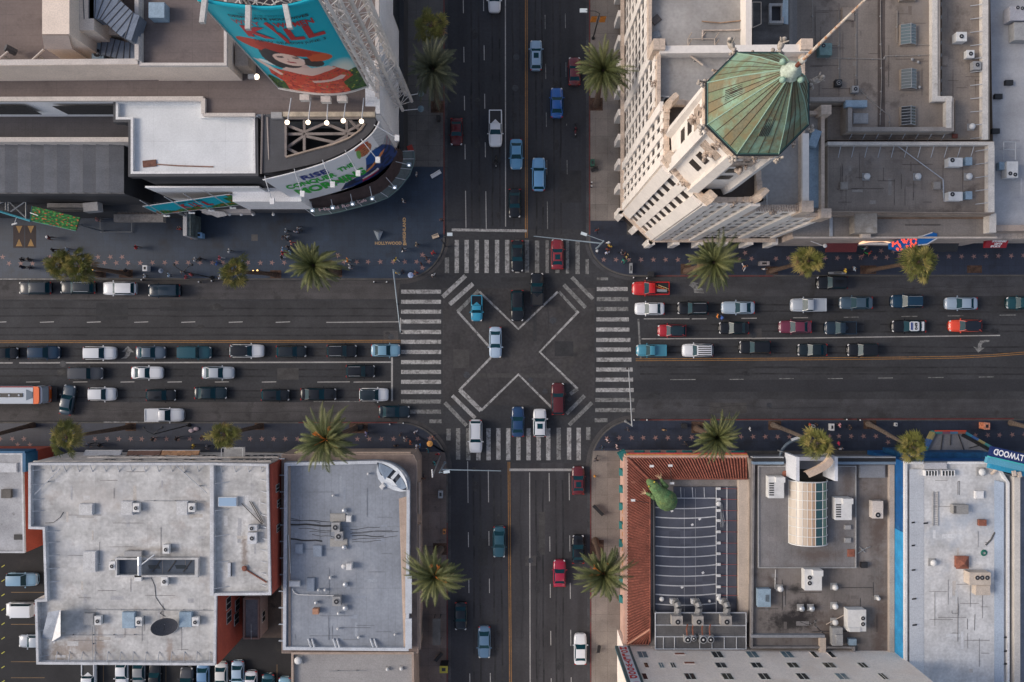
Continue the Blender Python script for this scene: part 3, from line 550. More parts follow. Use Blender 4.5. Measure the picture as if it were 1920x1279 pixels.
MB().obox((-.02,0,1.50),(.13,0,0),(0,.55,0),(0,0,.05)).build('light_bar',flat('light_bar_blue',(.05,.07,.2),.3),pc,local=True)
bc=P(28,738.5,0);bus=thing('city_bus','white roofed city bus with orange front and red side stripe','bus',(bc.x,bc.y,0),0)
BL_,BW,BH=12.0,2.55,3.05
m_busr=flat('bus_roof_white',(.42,.47,.53),.5);m_buso=flat('bus_orange',(.75,.13,.02),.4);m_busred=flat('bus_red',(.30,.02,.03),.4)
bx1=5.6;bx0=bx1-BL_
MB().prism([(bx0,-1.25),(bx1-.25,-1.25),(bx1,-.95),(bx1,.95),(bx1-.25,1.25),(bx0,1.25)],.35,2.75).build('body',m_busr,bus,local=True)
MB().prism([(bx0,-1.17),(bx1-1.15,-1.17),(bx1-1.15,1.10),(bx0,1.10)],2.75,3.02).build('roof',m_busr,bus,local=True)
MB().box((bx0,1.11,2.74),(bx1-1.1,1.24,2.90)).build('side_stripe',m_busred,bus,local=True)
MB().prism([(bx1-1.1,-1.25),(bx1-.42,-1.22),(bx1-.32,-.9),(bx1-.32,.9),(bx1-.42,1.22),(bx1-1.1,1.25)],2.76,3.0).build('front_cap',m_buso,bus,local=True)
MB().prism([(bx1-.3,-1.27),(bx1+.02,-.98),(bx1+.02,.98),(bx1-.3,1.27)],.4,1.05).build('front_bumper',m_buso,bus,local=True)
MB().poly([(bx1+.012,-1.0,1.1),(bx1+.012,1.0,1.1),(bx1-.28,1.05,2.72),(bx1-.28,-1.05,2.72)]).build('windshield',m_glass,bus,local=True)
MB().prism([(bx1-2.1,-.72),(bx1-1.25,-.4),(bx1-1.2,.42),(bx1-2.1,.82)],3.02,3.07).build('roof_recess',flat('bus_roof_grey',(.08,.12,.17),.4),bus,local=True)
for i in range(2):
 MB().box((bx1-2.6-i*4.3,-.28,3.02),(bx1-6.5-i*4.3,.28,3.10)).build('roof_panel',m_trim,bus,local=True)
 for j in range(3):MB().lathe((bx1-3.1-j*1.4-i*4.3,0,3.1),[(.16,0),(.12,.06)],10).build('roof_hatch',m_busr,bus,local=True)
for s in(-1,1):
 for fx in(bx1-2.2,bx0+2.6):MB().tube((fx,s*1.0,.48),(fx,s*1.27,.48),.48,16).build('wheel',m_tyre,bus,local=True)
 MB().box((bx0+.3,s*1.252,1.3),(bx1-1.2,s*1.262,2.35)).build('side_window',m_glass,bus,local=True)
 MB().obox((bx1+.02,s*.85,.75),(.04,0,0),(0,.16,0),(0,0,.1)).build('headlight',m_head,bus,local=True)
 MB().path([(bx1-.2,s*1.2,2.6),(bx1+.35,s*1.3,2.6),(bx1+.4,s*1.3,2.1)],.05,5).build('wing_mirror',m_trim,bus,local=True)
MB().box((bx1+.2,-1.0,.5),(bx1+.9,1.0,.58)).build('bike_rack',m_dark,bus,local=True)
LOT=[('light blue van in the dark lot left of the white roof, upper','car',42,1086,60,0,'suv',(.20,.34,.46)),('white van tucked under the roof edge of the left lot','van',40,1142,56,180,'van',W_),('silver sedan nose out in the left lot','car',62,1202,54,180,'sedan',SV),('white pickup first from the left in the bottom row','pickup truck',168,1272,62,270,'pickup',W_),('white sedan second from the left in the bottom row','car',229,1262,60,270,'sedan',W_),('silver grey car third from the left in the bottom row','car',261,1264,58,270,'sedan',(.2,.21,.22)),('black car with its tail at the wall in the bottom row','car',291,1270,58,90,'sedan',BK),('white topped pickup in the middle of the bottom row','pickup truck',351,1280,60,90,'pickup',GY),('blue sedan left of the cream one in the bottom row','car',381,1272,60,270,'sedan',(.13,.25,.42)),('cream white sedan below the red wall corner','car',415,1270,58,270,'sedan',(.58,.58,.56)),('ice blue sedan right of the cream one','car',446,1266,56,270,'sedan',(.32,.43,.55)),('white sedan low in the bottom row','car',471,1284,54,270,'sedan',W_),('dark teal car second from the grey roof in the lot','car',503,1290,54,270,'sedan',(.02,.09,.13)),('light blue car next to the grey roof in the lot','car',534,1296,54,270,'sedan',(.2,.38,.5))]
for lab,cat,x,y,L,hd,kd,c in LOT:make_car(lab,cat,x,y,L,hd,kd,c,'pickup_truck' if kd=='pickup' else 'van' if kd=='van' else 'car',group=lot)
def leafmat(n,c):return flat(n,c,.6,spec=.35)
LG=[leafmat('palm_leaf_dark',(.046,.058,.022)),leafmat('palm_leaf',(.088,.102,.034)),leafmat('palm_leaf_olive',(.15,.155,.055)),leafmat('palm_leaf_dry',(.20,.13,.065))]
LD=[leafmat('deep_leaf_dark',(.034,.040,.025)),leafmat('deep_leaf',(.058,.065,.038)),leafmat('deep_leaf_pale',(.095,.102,.058)),LG[3]]
LF=[leafmat('fan_leaf_dark',(.06,.068,.018)),leafmat('fan_leaf',(.135,.14,.036)),leafmat('fan_leaf_yellow',(.28,.235,.075)),leafmat('fan_leaf_dry',(.24,.155,.08))]
m_trunk=M('palm_trunk',(.10,.062,.042),.95,var=.4,sc_=3,world=False)
m_trunk2=M('palm_trunk_pale',(.13,.10,.08),.95,var=.4,sc_=3,world=False)
m_fruit=leafmat('orange_fruit_stalk',(.62,.19,.03))
def frond_pts(az,el,Ln,droop,n=9,bend=0.0):
 """arching midrib: starts with elevation el, droops with length"""
 pts=[];p=Vector((.12*math.cos(az),.12*math.sin(az),0));e=el;a=az
 for i in range(n+1):
  pts.append(p.copy());s=Ln/n
  p=p+Vector((math.cos(a)*math.cos(e),math.sin(a)*math.cos(e),math.sin(e)))*s
  e-=droop/n*(1+i/n);a+=bend/n
 return pts
def feather_crown(seed,nf=92,Rr=3.5):
 rs=random.Random(seed);mb=MB()
 for f in range(nf):
  t=f/nf;az=f*2.39996+rs.uniform(-.25,.25)
  el=R(82-98*t**.9+rs.uniform(-7,7));Ln=Rr*(0.80+.38*math.sin(math.pi*min(1,t*1.15)))*rs.uniform(.84,1.12)
  if rs.random()<.08 and t>.3:continue
  Ln*=1+.16*math.sin(2*az+seed)+.09*math.sin(3*az+2*seed)
  pts=frond_pts(az,el,Ln,R(62+rs.uniform(-14,24)),bend=rs.uniform(-.45,.45))
  mb.mi=0 if t>.72 else(2 if rs.random()<(.5 if t<.35 else .3)else 1)
  if t>.90 and rs.random()<.4:mb.mi=3
  side=Vector((-math.sin(az),math.cos(az),0))
  mb.path(pts,.035,3,.01)
  n=len(pts)-1;m=30
  for j in range(m):
   u=(j+1.5)/m*.97
   if u>1:continue
   q=u*n;i=min(int(q),n-1);a=pts[i].lerp(pts[i+1],q-i);d=(pts[i+1]-pts[i]).normalized()
   sd=d.cross(Vector((0,0,1)));
   if sd.length<.05:sd=side
   sd.normalize();upv=sd.cross(d).normalized()
   ll=.62*math.sin(math.pi*min(1,.14+.86*u)**.8)*rs.uniform(.8,1.15)+.08
   for s in(-1,1):
    tip=a+(sd*s*.62+d*.78+upv*rs.uniform(-.22,.10)).normalized()*ll
    w=d*.047+upv*.012
    mb.poly([a-w,a+w*1.3,tip])
 return mb
def fan_crown(seed,nf=56,Rr=2.35):
 rs=random.Random(seed);mb=MB()
 for f in range(nf):
  t=f/nf;az=f*2.39996+rs.uniform(-.35,.35);el=R(76-112*t+rs.uniform(-12,12))
  Ln=Rr*rs.uniform(.28,.62)*(.55+.6*math.sin(math.pi*t*.9))
  pts=frond_pts(az,el,Ln,R(14),3)
  mb.mi=0 if t>.72 else 1
  if rs.random()<.30:mb.mi=2
  if t>.80 and rs.random()<.5:mb.mi=3
  mb.path(pts,.03,3,.02)
  c=pts[-1];d=(pts[-1]-pts[-2]).normalized();d.z-=.25;d.normalize();sd=d.cross(Vector((0,0,1)))
  if sd.length<.05:sd=Vector((1,0,0))
  sd.normalize();upv=sd.cross(d).normalized();fl=rs.uniform(.8,1.25)*Rr*.46;tw=rs.uniform(-.35,.35)
  sd=(sd+upv*tw).normalized();m=13
  if rs.random()<.12:continue
  for j in range(m):
   a0=R(-92+184*(j+.5)/m+rs.uniform(-4,4));hw_=R(5.2);r2=fl*(1-.30*abs(a0)/1.6)*rs.uniform(.82,1.12)
   def pt(an,rr,dz=0):return c+(d*math.cos(an)+sd*math.sin(an))*rr+Vector((0,0,dz))
   tip=pt(a0,r2,-.30*r2*rs.uniform(.4,1.4));fold=.06*r2
   mb.poly([c,pt(a0-hw_,r2*.6,-fold),pt(a0,r2*.62,fold*.6)]);mb.poly([c,pt(a0,r2*.62,fold*.6),pt(a0+hw_,r2*.6,-fold)])
   mb.poly([pt(a0-hw_,r2*.6,-fold),tip,pt(a0,r2*.62,fold*.6)]);mb.poly([pt(a0,r2*.62,fold*.6),tip,pt(a0+hw_,r2*.6,-fold)])
 return mb
CROWN={}
def crown_mesh(kind,v,mats):
 key=(kind,v,mats[0].name)
 if key not in CROWN:
  o=(feather_crown(v)if kind=='feather' else fan_crown(v)).build('crown',mats,None,local=True)
  CROWN[key]=o.data;bpy.data.objects.remove(o)
 return CROWN[key]
def palm(label,kind,cx,cy,bx,by,k,v,size=1.0,mats=None,fruit=False,pale=False,grp=None):
 h=H*(1-1/k)
 b=P(bx,by,.15);c=P(cx,cy,h)
 mats=mats or(LG if kind=='feather' else LF)
 t=thing('feather_palm' if kind=='feather' else 'fan_palm',label,'palm tree',b,0,grp or('tall feather palms lining the streets' if kind=='feather' else 'slim fan palms lining the boulevard'))
 tr=MB();pts=[]
 for i in range(11):
  u=i/10;w=u*u*(3-2*u);bowl=math.sin(math.pi*u)*.25
  pts.append(b.lerp(c,u)*(1)+Vector(((c.x-b.x)*(w-u)*.5+bowl*.3*(1 if v%2 else-1),(c.y-b.y)*(w-u)*.5,0)))
 r0,r1=(.42,.30)if kind=='feather' else(.34,.19)
 for i in range(10):
  a_,b2=r0+(r1-r0)*i/10,r0+(r1-r0)*(i+1)/10
  if i==0:a_*=1.35
  tr.tube(pts[i],pts[i+1],a_,9,b2)
 if kind=='feather':tr.ball(c+Vector((0,0,-.4)),.46,.46,.6)
 else:tr.ball(c+Vector((0,0,-.55)),.42,.42,.8)
 tr.build('trunk',m_trunk2 if pale else m_trunk,t)
 cr=bpy.data.objects.new('crown',crown_mesh(kind,v,mats));COL.objects.link(cr);cr.parent=t
 cr.location=c-wloc(t);cr.rotation_euler=(.07*math.sin(v*2.1),.07*math.cos(v*3.3),v*1.3);size*=.88 if kind=='fan' else 1;cr.scale=(size*(1+.07*math.sin(v*1.7)),size*(1-.07*math.sin(v*1.7)),size*(1+.15*math.sin(v)))
 if fruit:
  rs=random.Random(v)
  for i in range(fruit):
   a=rs.uniform(-.6,3.6)if i else 1.2;f=MB()
   q=frond_pts(a,R(48),1.6,R(70),5);f.path([c+p+Vector((0,0,.25))for p in q],.05,4,.07)
   for j in range(16):
    p=c+q[-1]+Vector((rs.gauss(0,.13),rs.gauss(0,.13),.25+rs.gauss(0,.1)));f.tube(c+q[-2]+Vector((0,0,.3)),p,.06,3)
   f.build('fruit_stalk',m_fruit,t)
 return t
palm('dark feather palm beside the lattice billboard tower, largest crown','feather',812,130,820,200,1.18,1,1.04,LD)
palm('feather palm overhanging the dark red car beside the cream tower','feather',1131,133,1118,196,1.17,2,1.0)
palm('feather palm on the plaza sidewalk left of the brass street names','feather',588,498,632,510,1.14,3,1.0)
palm('feather palm under the cream tower south face','feather',1338,492,1288,508,1.14,4,1.0)
palm('feather palm with orange fruit over the grey and red roof corner','feather',612,824,668,802,1.18,5,1.10,None,5)
palm('leaning feather palm with orange fruit beside the grey roof','feather',815,1080,826,1030,1.17,6,1.02,None,5,True)
palm('feather palm with orange fruit beside the red tile roof strip','feather',1131,1075,1116,1014,1.16,7,1.0,None,4)
palm('feather palm over the museum corner with the red tile roof','feather',1343,820,1306,803,1.12,8,.88)
palm('small fan palm at the top, above the largest feather palm','fan',808,49,820,52,1.17,11,1.12)
palm('fan palm over the kerb, leftmost crown of the touching pair','fan',112,498,188,515,1.115,12,1.05)
palm('fan palm with brown flecks, right crown of the touching pair','fan',150,499,240,514,1.13,13,1.12)
palm('lone round fan palm above the empty parking strip','fan',441,508,515,515,1.16,14,1.05)
palm('fan palm with a dead tan frond beside the red awning','fan',1516,489,1447,508,1.145,15,1.08)
palm('wide fan palm below the red and blue bulb sign','fan',1722,491,1630,507,1.14,16,1.32)
palm('ragged fan palm before the red and white roofs at lower left','fan',126,820,243,800,1.16,17,1.18)
palm('fan palm beside the white fire escape balcony','fan',421,815,486,799,1.14,18,1.08)
palm('fan palm over the white portal of the museum entrance','fan',1533,831,1450,797,1.17,19,1.05,None,0,True)
palm('fan palm over the blue wall of the wax museum','fan',1712,838,1628,795,1.125,20,1.08,None,0,True)
palm('palm trunk base by the right edge with its crown beyond the picture','fan',2055,838,1895,793,1.17,21,1.0,None,0,True)
palm('palm trunk at the lower left whose crown stands beyond the edge','fan',-75,833,62,797,1.153,22,1.0)
def human(pose):
 """one continuous figure grown from a joint skeleton, facing +x; returns mesh with 5 material slots"""
 s={'stand':0.0,'walk':.28,'stride':.40}.get(pose,0)
 V={};E=[];Rd={}
 def j(n,p,r,par=None):
  V[n]=p;Rd[n]=r
  if par:E.append((par,n))
 j('pelvis',(0,0,.95),(.15,.12));j('waist',(0,0,1.10),(.135,.105),'pelvis');j('chest',(.01,0,1.30),(.19,.14),'waist');j('neckbase',(0,0,1.44),(.085,.075),'chest')
 j('neck',(.01,0,1.50),(.055,.055),'neckbase');j('head',(.02,0,1.60),(.088,.10),'neck');j('crown_',(.015,0,1.70),(.072,.08),'head')
 for sd,y in(('l',1),('r',-1)):
  ph=s*y
  j('sh'+sd,(0,y*.17,1.41),(.065,.06),'chest');j('up'+sd,(-.02,y*.22,1.36),(.068,.066),'sh'+sd)
  if pose=='phone':j('el'+sd,(.02,y*.25,1.12),(.043,.043),'up'+sd);j('wr'+sd,(.25,y*.13,1.22),(.030,.030),'el'+sd);j('ha'+sd,(.33,y*.10,1.26),(.034,.022),'wr'+sd)
  else:j('el'+sd,(-ph*.35,y*.26,1.11),(.043,.043),'up'+sd);j('wr'+sd,(.06-ph*.6,y*.27,.88),(.030,.030),'el'+sd);j('ha'+sd,(.09-ph*.68,y*.27,.79),(.034,.022),'wr'+sd)
  j('hip'+sd,(0,y*.09,.90),(.10,.10),'pelvis');j('kn'+sd,(.05+ph*.55,y*.10,.50),(.066,.066),'hip'+sd)
  j('an'+sd,(ph*1.0-.03-abs(ph)*.12,y*.10,.09),(.042,.042),'kn'+sd);j('to'+sd,(ph*1.0+.15-abs(ph)*.12,y*.11,.045),(.045,.035),'an'+sd)
 names=list(V);me=bpy.data.meshes.new('body');me.from_pydata([V[n]for n in names],[(names.index(a),names.index(b))for a,b in E],[])
 o=bpy.data.objects.new('body',me);COL.objects.link(o);o.modifiers.new('skin','SKIN')
 for i,n in enumerate(names):
  sv=me.skin_vertices[0].data[i];sv.radius=Rd[n];sv.use_root=(n=='pelvis')
 o.modifiers.new('sub','SUBSURF').levels=1
 dg=bpy.context.evaluated_depsgraph_get();dg.update();m2=bpy.data.meshes.new_from_object(o.evaluated_get(dg));bpy.data.objects.remove(o)
 m2 .name='body';m2 .materials.clear()
 for i in range(4):m2 .materials.append(None)
 idx=[]
 for f in m2 .polygons:
  c=f.center;a=abs(c.y)
  if c.z>1.475:q=0
  elif c.z<.11:q=3
  elif a>.20 and c.z<1.16 or(pose=='phone' and c.x>.14 and c.z>1.05):q=0
  elif c.z>.93:q=1
  else:q=2
  idx.append(q)
 m2 .polygons.foreach_set('material_index',idx);m2 .polygons.foreach_set('use_smooth',[True]*len(m2 .polygons))
 return m2
HUM={p:human(p)for p in('stand','walk','stride','phone')}
def hair_mesh(long):
 mb=MB();mb.ball((-.012,0,1.665),.100,.090,.105,12,8)
 if long:mb.ball((-.075,0,1.56),.055,.095,.15,10,6)
 o=mb.build('hair',[m_dark],None,True,local=True);d=o.data;bpy.data.objects.remove(o);d.materials.clear();d.materials.append(None);return d
HAIR={0:hair_mesh(False),1:hair_mesh(True)}
def cloth(c):
 c=tuple(c);key='cloth_%02d_%02d_%02d'%tuple(int(x*99)for x in c);return flat(key,c,.85)
m_skin=[flat('skin_light',(.42,.24,.17),.6),flat('skin_tan',(.25,.13,.08),.6),flat('skin_dark',(.08,.045,.03),.6)]
cW=(.62,.62,.62);cK=(.015,.015,.018);cR=(.42,.03,.035);cB=(.05,.12,.35);cL=(.25,.42,.65);cO=(.75,.25,.04);cY=(.62,.42,.06);cG=(.02,.20,.14);cT=(.04,.35,.35);cP=(.45,.22,.22);cN=(.02,.03,.07);cD=(.05,.05,.055);cE=(.35,.28,.20);cV=(.2,.15,.3)
def person(label,x,y,hd,shirt,pants=cD,hair=(.012,.010,.010),pose='stand',skin=0,long=0,ht=1.0,z=.155,hat=None):
 c=P(x,y,1.0)
 t=thing('person',label,'person',(c.x,c.y,z),R(hd),None);t.scale=(ht*1.16,ht*1.16,ht*1.03)
 b=bpy.data.objects.new('body',HUM[pose]);COL.objects.link(b);b.parent=t
 for i,m in enumerate((m_skin[skin],cloth(shirt),cloth(pants),cloth(cK if pants!=cW else cW))):
  b.material_slots[i].link='OBJECT';b.material_slots[i].material=m
 hr=bpy.data.objects.new('hair',HAIR[long]);COL.objects.link(hr);hr.parent=t
 hr.material_slots[0].link='OBJECT';hr.material_slots[0].material=flat('hair_%02d_%02d'%(int(hair[0]*99),int(hair[1]*99)),hair,.7)
 if hat:MB().lathe((0,0,1.69),[(.16,0),(.15,.02),(.09,.03),(.085,.10)],14).build('hat',cloth(hat),t,local=True)
 for s in(-1,1):MB().ball((.112,s*.034,1.625),.012,.014,.010,6,4).build('eye',m_trim,t,local=True)
 MB().ball((.122,0,1.595),.018,.013,.022,6,4).build('nose',m_skin[skin],t,local=True)
 return t
PPL=[('person in white hat and dark red top crossing the blue plaza',94,446,0,(.12,.02,.02),cK,'stride',1,0,cW),('person in black walking up at left of the fan palm pair',101,469,180,cK,(.1,.03,.03),'walk',1,0,None),('person in pale blue shirt walking right above the fan palm pair',127,468,0,(.35,.42,.5),cN,'walk',0,0,None),('person in red dress alone on the open blue plaza',257,464,180,cR,cK,'walk',0,1,None),('person in black, upper left of the ring of four on the stars',44,487,-20,cK,cK,'stand',2,0,None),('person in black jacket, upper right of the ring of four',57,487,200,(.03,.025,.03),cK,'stand',1,0,None),('person in dark blue, lower left of the ring of four',44,501,30,(.012,.02,.05),cK,'stand',1,1,None),('person in grey, lower right of the ring of four',59,502,160,(.05,.045,.06),cD,'stand',0,0,None),('person in a tan top near the green flower banner',150,398,90,(.28,.2,.15),cD,'stand',0,0,None),('person in pink beside the grey floor frame',184,412,0,cP,cD,'walk',0,0,None),('person in red near the left pillar of the flower billboard',338,430,90,(.3,.05,.04),cN,'phone',0,0,None),('person behind the light blue cart by the dark entrance',361,445,0,(.35,.18,.12),cD,'stand',1,0,None),('person in black sitting by the palm trunk base',238,508,0,cK,cD,'phone',1,0,None),('person with white top by the kerb below the white sign board',273,518,0,cW,cK,'stand',0,1,None),('person in pale blue shirt facing the street near the round table',318,516,200,(.4,.55,.7),cN,'stand',0,0,None),('person in grey hoodie walking down by the kerb',344,510,270,(.25,.28,.28),cD,'walk',0,0,None),('person in red shirt at the kerb, left of a pair',350,520,0,(.35,.06,.08),cD,'stand',0,0,None),('person in dark red cap, right of the kerb pair',361,515,180,(.25,.05,.05),cK,'stand',1,0,(.3,.04,.04)),('person in white shirt standing over a star, walking with another in black',367,487,-20,cW,cK,'walk',0,1,None),('person in black beside the one in white on the stars',377,486,-20,cK,cD,'walk',1,0,None),('person in pink red top just left of the lone round palm',413,484,0,(.45,.08,.12),cW,'walk',0,1,None),('person in blue crouched colours by the lone round palm',408,494,180,cB,cN,'walk',1,0,None),('person in white shirt with black hair above the lone round palm',431,471,180,cW,cK,'walk',1,0,None),('person in white at the kerb below left of the lone round palm',414,520,0,cW,cW,'stand',1,0,None),('person in black and white, upper left of the queue near the plaza palm',537,433,0,(.4,.45,.5),cK,'walk',0,0,None),('person in white ringed collar in the plaza queue',556,435,270,(.4,.42,.5),cN,'stand',0,0,None),('person in grey at the top of the plaza queue',562,428,270,(.3,.32,.35),cK,'walk',0,0,None),('person in white and black in the middle of the plaza queue',539,444,270,cW,cK,'walk',0,1,None),('person in dark clothes just left of the white shirted one in the queue',533,445,270,cD,cK,'walk',1,0,None),('person in salmon shirt in the plaza queue',547,456,200,(.5,.2,.16),cR,'walk',0,0,None),('person in dark top below the salmon shirt',541,464,200,cK,cD,'walk',0,1,None),('person in light blue shirt, upper of the left pair by the plaza palm',531,468,180,cL,cL,'walk',0,0,None),('person in red dress below the light blue shirt',531,475,180,cR,cR,'walk',0,1,None),('person in light blue shirt nearest the plaza palm',545,474,200,cL,cN,'walk',1,0,None),('person in black stepping on a star left of the plaza palm',529,483,180,cK,cW,'walk',0,0,None),('person in orange top on a star right of the plaza palm',652,488,0,cO,(.3,.4,.45),'stride',0,0,None),('person in white and black below the orange topped one',656,500,0,cW,cK,'stride',0,1,None),('person in black and white under the brass ampersand',756,468,30,cK,cW,'walk',0,0,None),('person in beige between the brass letters and the corner',781,459,0,cE,cK,'walk',1,1,None),('person in yellow and white standing on a star near the corner',742,487,-30,cY,cW,'walk',0,1,None),('person in bright red at the rounded plaza corner',812,474,-30,cR,cR,'walk',0,0,None),('person in brown between the four corner stars',800,484,200,(.08,.035,.03),cD,'walk',1,0,None),('person in dark maroon below the brown one at the corner stars',790,495,200,(.06,.02,.03),cD,'stand',1,1,None),('person by the red kerb at the right end of the plaza',828,412,270,(.1,.06,.07),cK,'stand',0,0,None),('person in white alone below the curved glass canopy',756,377,0,(.45,.45,.45),cD,'walk',0,0,None),('person in white beside the drum of the canopy',781,327,0,(.4,.4,.4),cD,'stand',0,0,None),('person in yellow vest under the pale blue signal arm base',746,512,270,cY,cN,'stand',1,0,None),('person in dark blue right of the yellow vest',755,509,0,(.03,.04,.07),cK,'stand',1,0,None),('person in tan top beside the blue and white round umbrella',779,512,0,(.4,.25,.15),cR,'walk',0,0,None),('person in white stepping off the rounded plaza corner',813,515,300,cW,cK,'walk',0,0,None),('person in costume with tall white hat, top of the group at the tower corner',1140,456,270,cW,cK,'stand',0,0,cW),('person in yellow and red costume at the tower corner',1143,462,250,cY,cR,'stand',0,0,None),('person in dark red between the yellow and the white costumes',1139,468,250,(.2,.04,.04),cK,'stand',1,0,None),('person in white blue costume, lowest of the tower corner row',1138,474,270,(.5,.52,.65),cW,'stand',0,1,None),('person in grey with white bag, first of the diagonal row by the stars',1165,473,-30,(.15,.14,.16),cK,'walk',0,0,None),('person in brown in the diagonal row by the stars',1171,476,-30,(.10,.03,.03),cD,'walk',1,0,None),('person in tan and yellow in the diagonal row by the stars',1175,481,-30,(.45,.33,.12),cK,'walk',0,1,None),('person in green below the diagonal row, beside a star',1170,489,-90,cG,cG,'walk',0,0,None),('person in white cap by the north east traffic pole',1118,472,0,cK,cD,'stand',0,0,cW),('person in dark red just right of the red kerb at the tower',1119,432,90,(.15,.02,.02),cK,'walk',1,0,None),('person in orange walking down beside the tower palm',1396,500,270,(.5,.22,.12),cW,'stride',0,0,None),('person in white at the small stall right of the tower palm',1432,505,90,(.45,.45,.47),cK,'stand',0,0,None),('person in blue walking between the queuing cars',1352,596,0,(.05,.10,.35),cN,'walk',1,0,cB),('person in orange beside the one in blue between cars',1345,593,0,(.6,.2,.04),cK,'walk',0,0,None),('person in yellow by the black car at the kerb',1583,508,180,cY,cK,'stand',1,0,None),('person in pale blue pushing a cart at the upper right kerb',1600,505,0,(.3,.36,.42),cD,'walk',0,0,None),('person in grey white near the glowing arch sign',1621,466,300,(.3,.3,.36),cG,'walk',0,0,None),('person in red and green near the glowing arch sign',1629,475,300,cR,(.05,.4,.1),'walk',0,1,None),('person in maroon on the star left of the double star row',1615,480,90,(.2,.08,.1),cD,'walk',0,0,None),('person in white and purple near the lower left kerb, right of the fruit palm',687,813,0,(.45,.4,.6),cN,'walk',0,1,None),('person with a white bag in front of the dark trolley',751,815,0,cD,cK,'stand',0,0,None),('person with a white sash near the lower left rounded kerb',780,809,-60,(.5,.5,.55),cN,'walk',0,0,None),('person in pale grey over a star at the lower left corner',759,823,0,(.4,.38,.38),cD,'walk',0,0,None),('person in orange red right of the pale grey one',770,829,0,(.5,.12,.04),cD,'walk',1,0,None),('person in white with arms round a blue bag at the corner',781,837,0,(.65,.65,.72),cN,'phone',0,0,None),('person in blue beside the one in white at the corner',788,835,180,(.03,.15,.35),cN,'stand',1,0,None),('person in tan and blue above the orange umbrella',813,820,200,(.3,.14,.1),cN,'walk',1,0,None),('person in black with white bag left of the corner group',742,836,90,cK,cD,'stand',0,0,None),('person in dark teal below the orange umbrella',803,844,200,(.02,.14,.17),cD,'walk',1,0,None),('person in red with white shoes near the south west signal pole',821,851,270,cR,cW,'stand',0,1,None),('person in turquoise near the south west signal pole',815,868,200,cT,cN,'walk',0,0,None),('person in dark clothes under the south west luminaire',833,885,0,(.12,.06,.06),cK,'walk',1,0,None),('person in brown on the brown sidewalk beside the white ledge',795,896,90,(.12,.06,.05),cD,'walk',1,0,None),('person in black on a star below the white parked pickup',288,823,0,cK,cD,'walk',0,0,None),('person in black on the third star left of the white balcony palm',333,822,0,cK,cK,'walk',1,0,None),('person in dark brown on the star nearest the white balcony palm',380,820,0,(.1,.05,.04),cK,'walk',1,0,None),('person in bright yellow above the old white facade',364,836,0,cY,cK,'stand',1,0,None),('person in grey right of the yellow one above the facade',389,838,0,(.18,.18,.2),cK,'walk',0,0,None),('person in slate blue left of the long white awning',168,834,0,(.12,.13,.17),cK,'walk',0,0,None),('person in black above the long white awning',189,834,0,cK,cD,'walk',1,0,None),('person in white and pink on the first star of the lower right walk',1139,826,30,(.6,.45,.45),cK,'walk',0,1,None),('person in white and pink nearer the red roof corner',1156,837,0,(.6,.42,.4),cK,'walk',0,1,None),('person in dark blue left of the red roof corner',1129,840,0,(.03,.05,.08),cK,'walk',1,0,None),('person in black crossing the pale sidewalk by the red roof',1118,861,45,cK,cD,'stride',0,0,None),('person in tan uniform near the lower right kerb',1245,806,90,(.35,.22,.11),(.12,.07,.05),'stand',1,0,None),('person in black and white left of the museum corner palm',1285,832,0,cK,cD,'walk',0,0,None),('person with white boards between lamp post and palm',1405,804,0,(.5,.5,.52),cK,'stand',0,0,None),('person in red leaning to the white stall table',1517,797,0,(.5,.06,.03),cK,'stand',1,0,None),('person in black behind the small white stall',1530,796,180,cK,cK,'phone',1,0,None),('person in a red and white patterned top at the vendor stall',1573,797,0,(.55,.25,.28),(.12,.09,.07),'stand',0,1,None),('person in black right of the vendor stall with papers',1593,801,180,cK,cD,'stand',1,0,None),('person in pink red beside the entrance fan palm',1571,831,0,(.6,.04,.10),cD,'stand',0,0,None),('person in pale shirt right of the entrance fan palm',1575,841,90,(.4,.4,.44),cD,'stand',0,0,None),('person beside the small rust coloured umbrella on the shaded walk',1177,805,0,cD,cK,'walk',1,0,None),]
rs=random.Random(11)
for lab,x,y,hd,sh,pa,po,sk,lg,hat in PPL:
 z=.155
 if 'between cars' in lab or 'between the queuing' in lab or 'stepping off' in lab:z=.01
 person(lab,x,y,hd+rs.uniform(-12,12),sh,pa,rs.choice([(.01,.008,.008),(.012,.010,.010),(.04,.022,.012),(.10,.06,.03)]),po,sk,lg,rs.uniform(.96,1.06),z,hat)
m_lens=flat('lamp_glass',(.55,.62,.66),.2)
m_banner=M('orange_banner',(.48,.17,.02),.8,var=.35,sc_=2)
def umbrella(label,x,y,col,r=.75,cat='umbrella',stripes=None):
 c=P(x,y,2.0);t=thing('umbrella',label,cat,(c.x,c.y,.155))
 MB().tube((0,0,0),(0,0,2.1),.02,6).build('pole',m_steel,t,local=True)
 mb=MB();n=10
 for i in range(n):
  a,b=2*math.pi*i/n,2*math.pi*(i+1)/n;mb.mi=i%2 if stripes else 0
  mb.poly([(0,0,2.15),(r*math.cos(a),r*math.sin(a),1.92),(r*math.cos(b),r*math.sin(b),1.92)])
 mb.build('canopy',[cloth(col),cloth(stripes or col)],t,local=True)
umbrella('orange umbrella with a dark centre at the lower left corner',806,832,(.62,.30,.08),.45)
umbrella('blue and white round umbrella by the plaza kerb',770,516,(.45,.52,.68),.42,stripes=(.28,.36,.58))
umbrella('slate blue round umbrella over the cart on the plaza',302,508,(.16,.20,.27),.36)
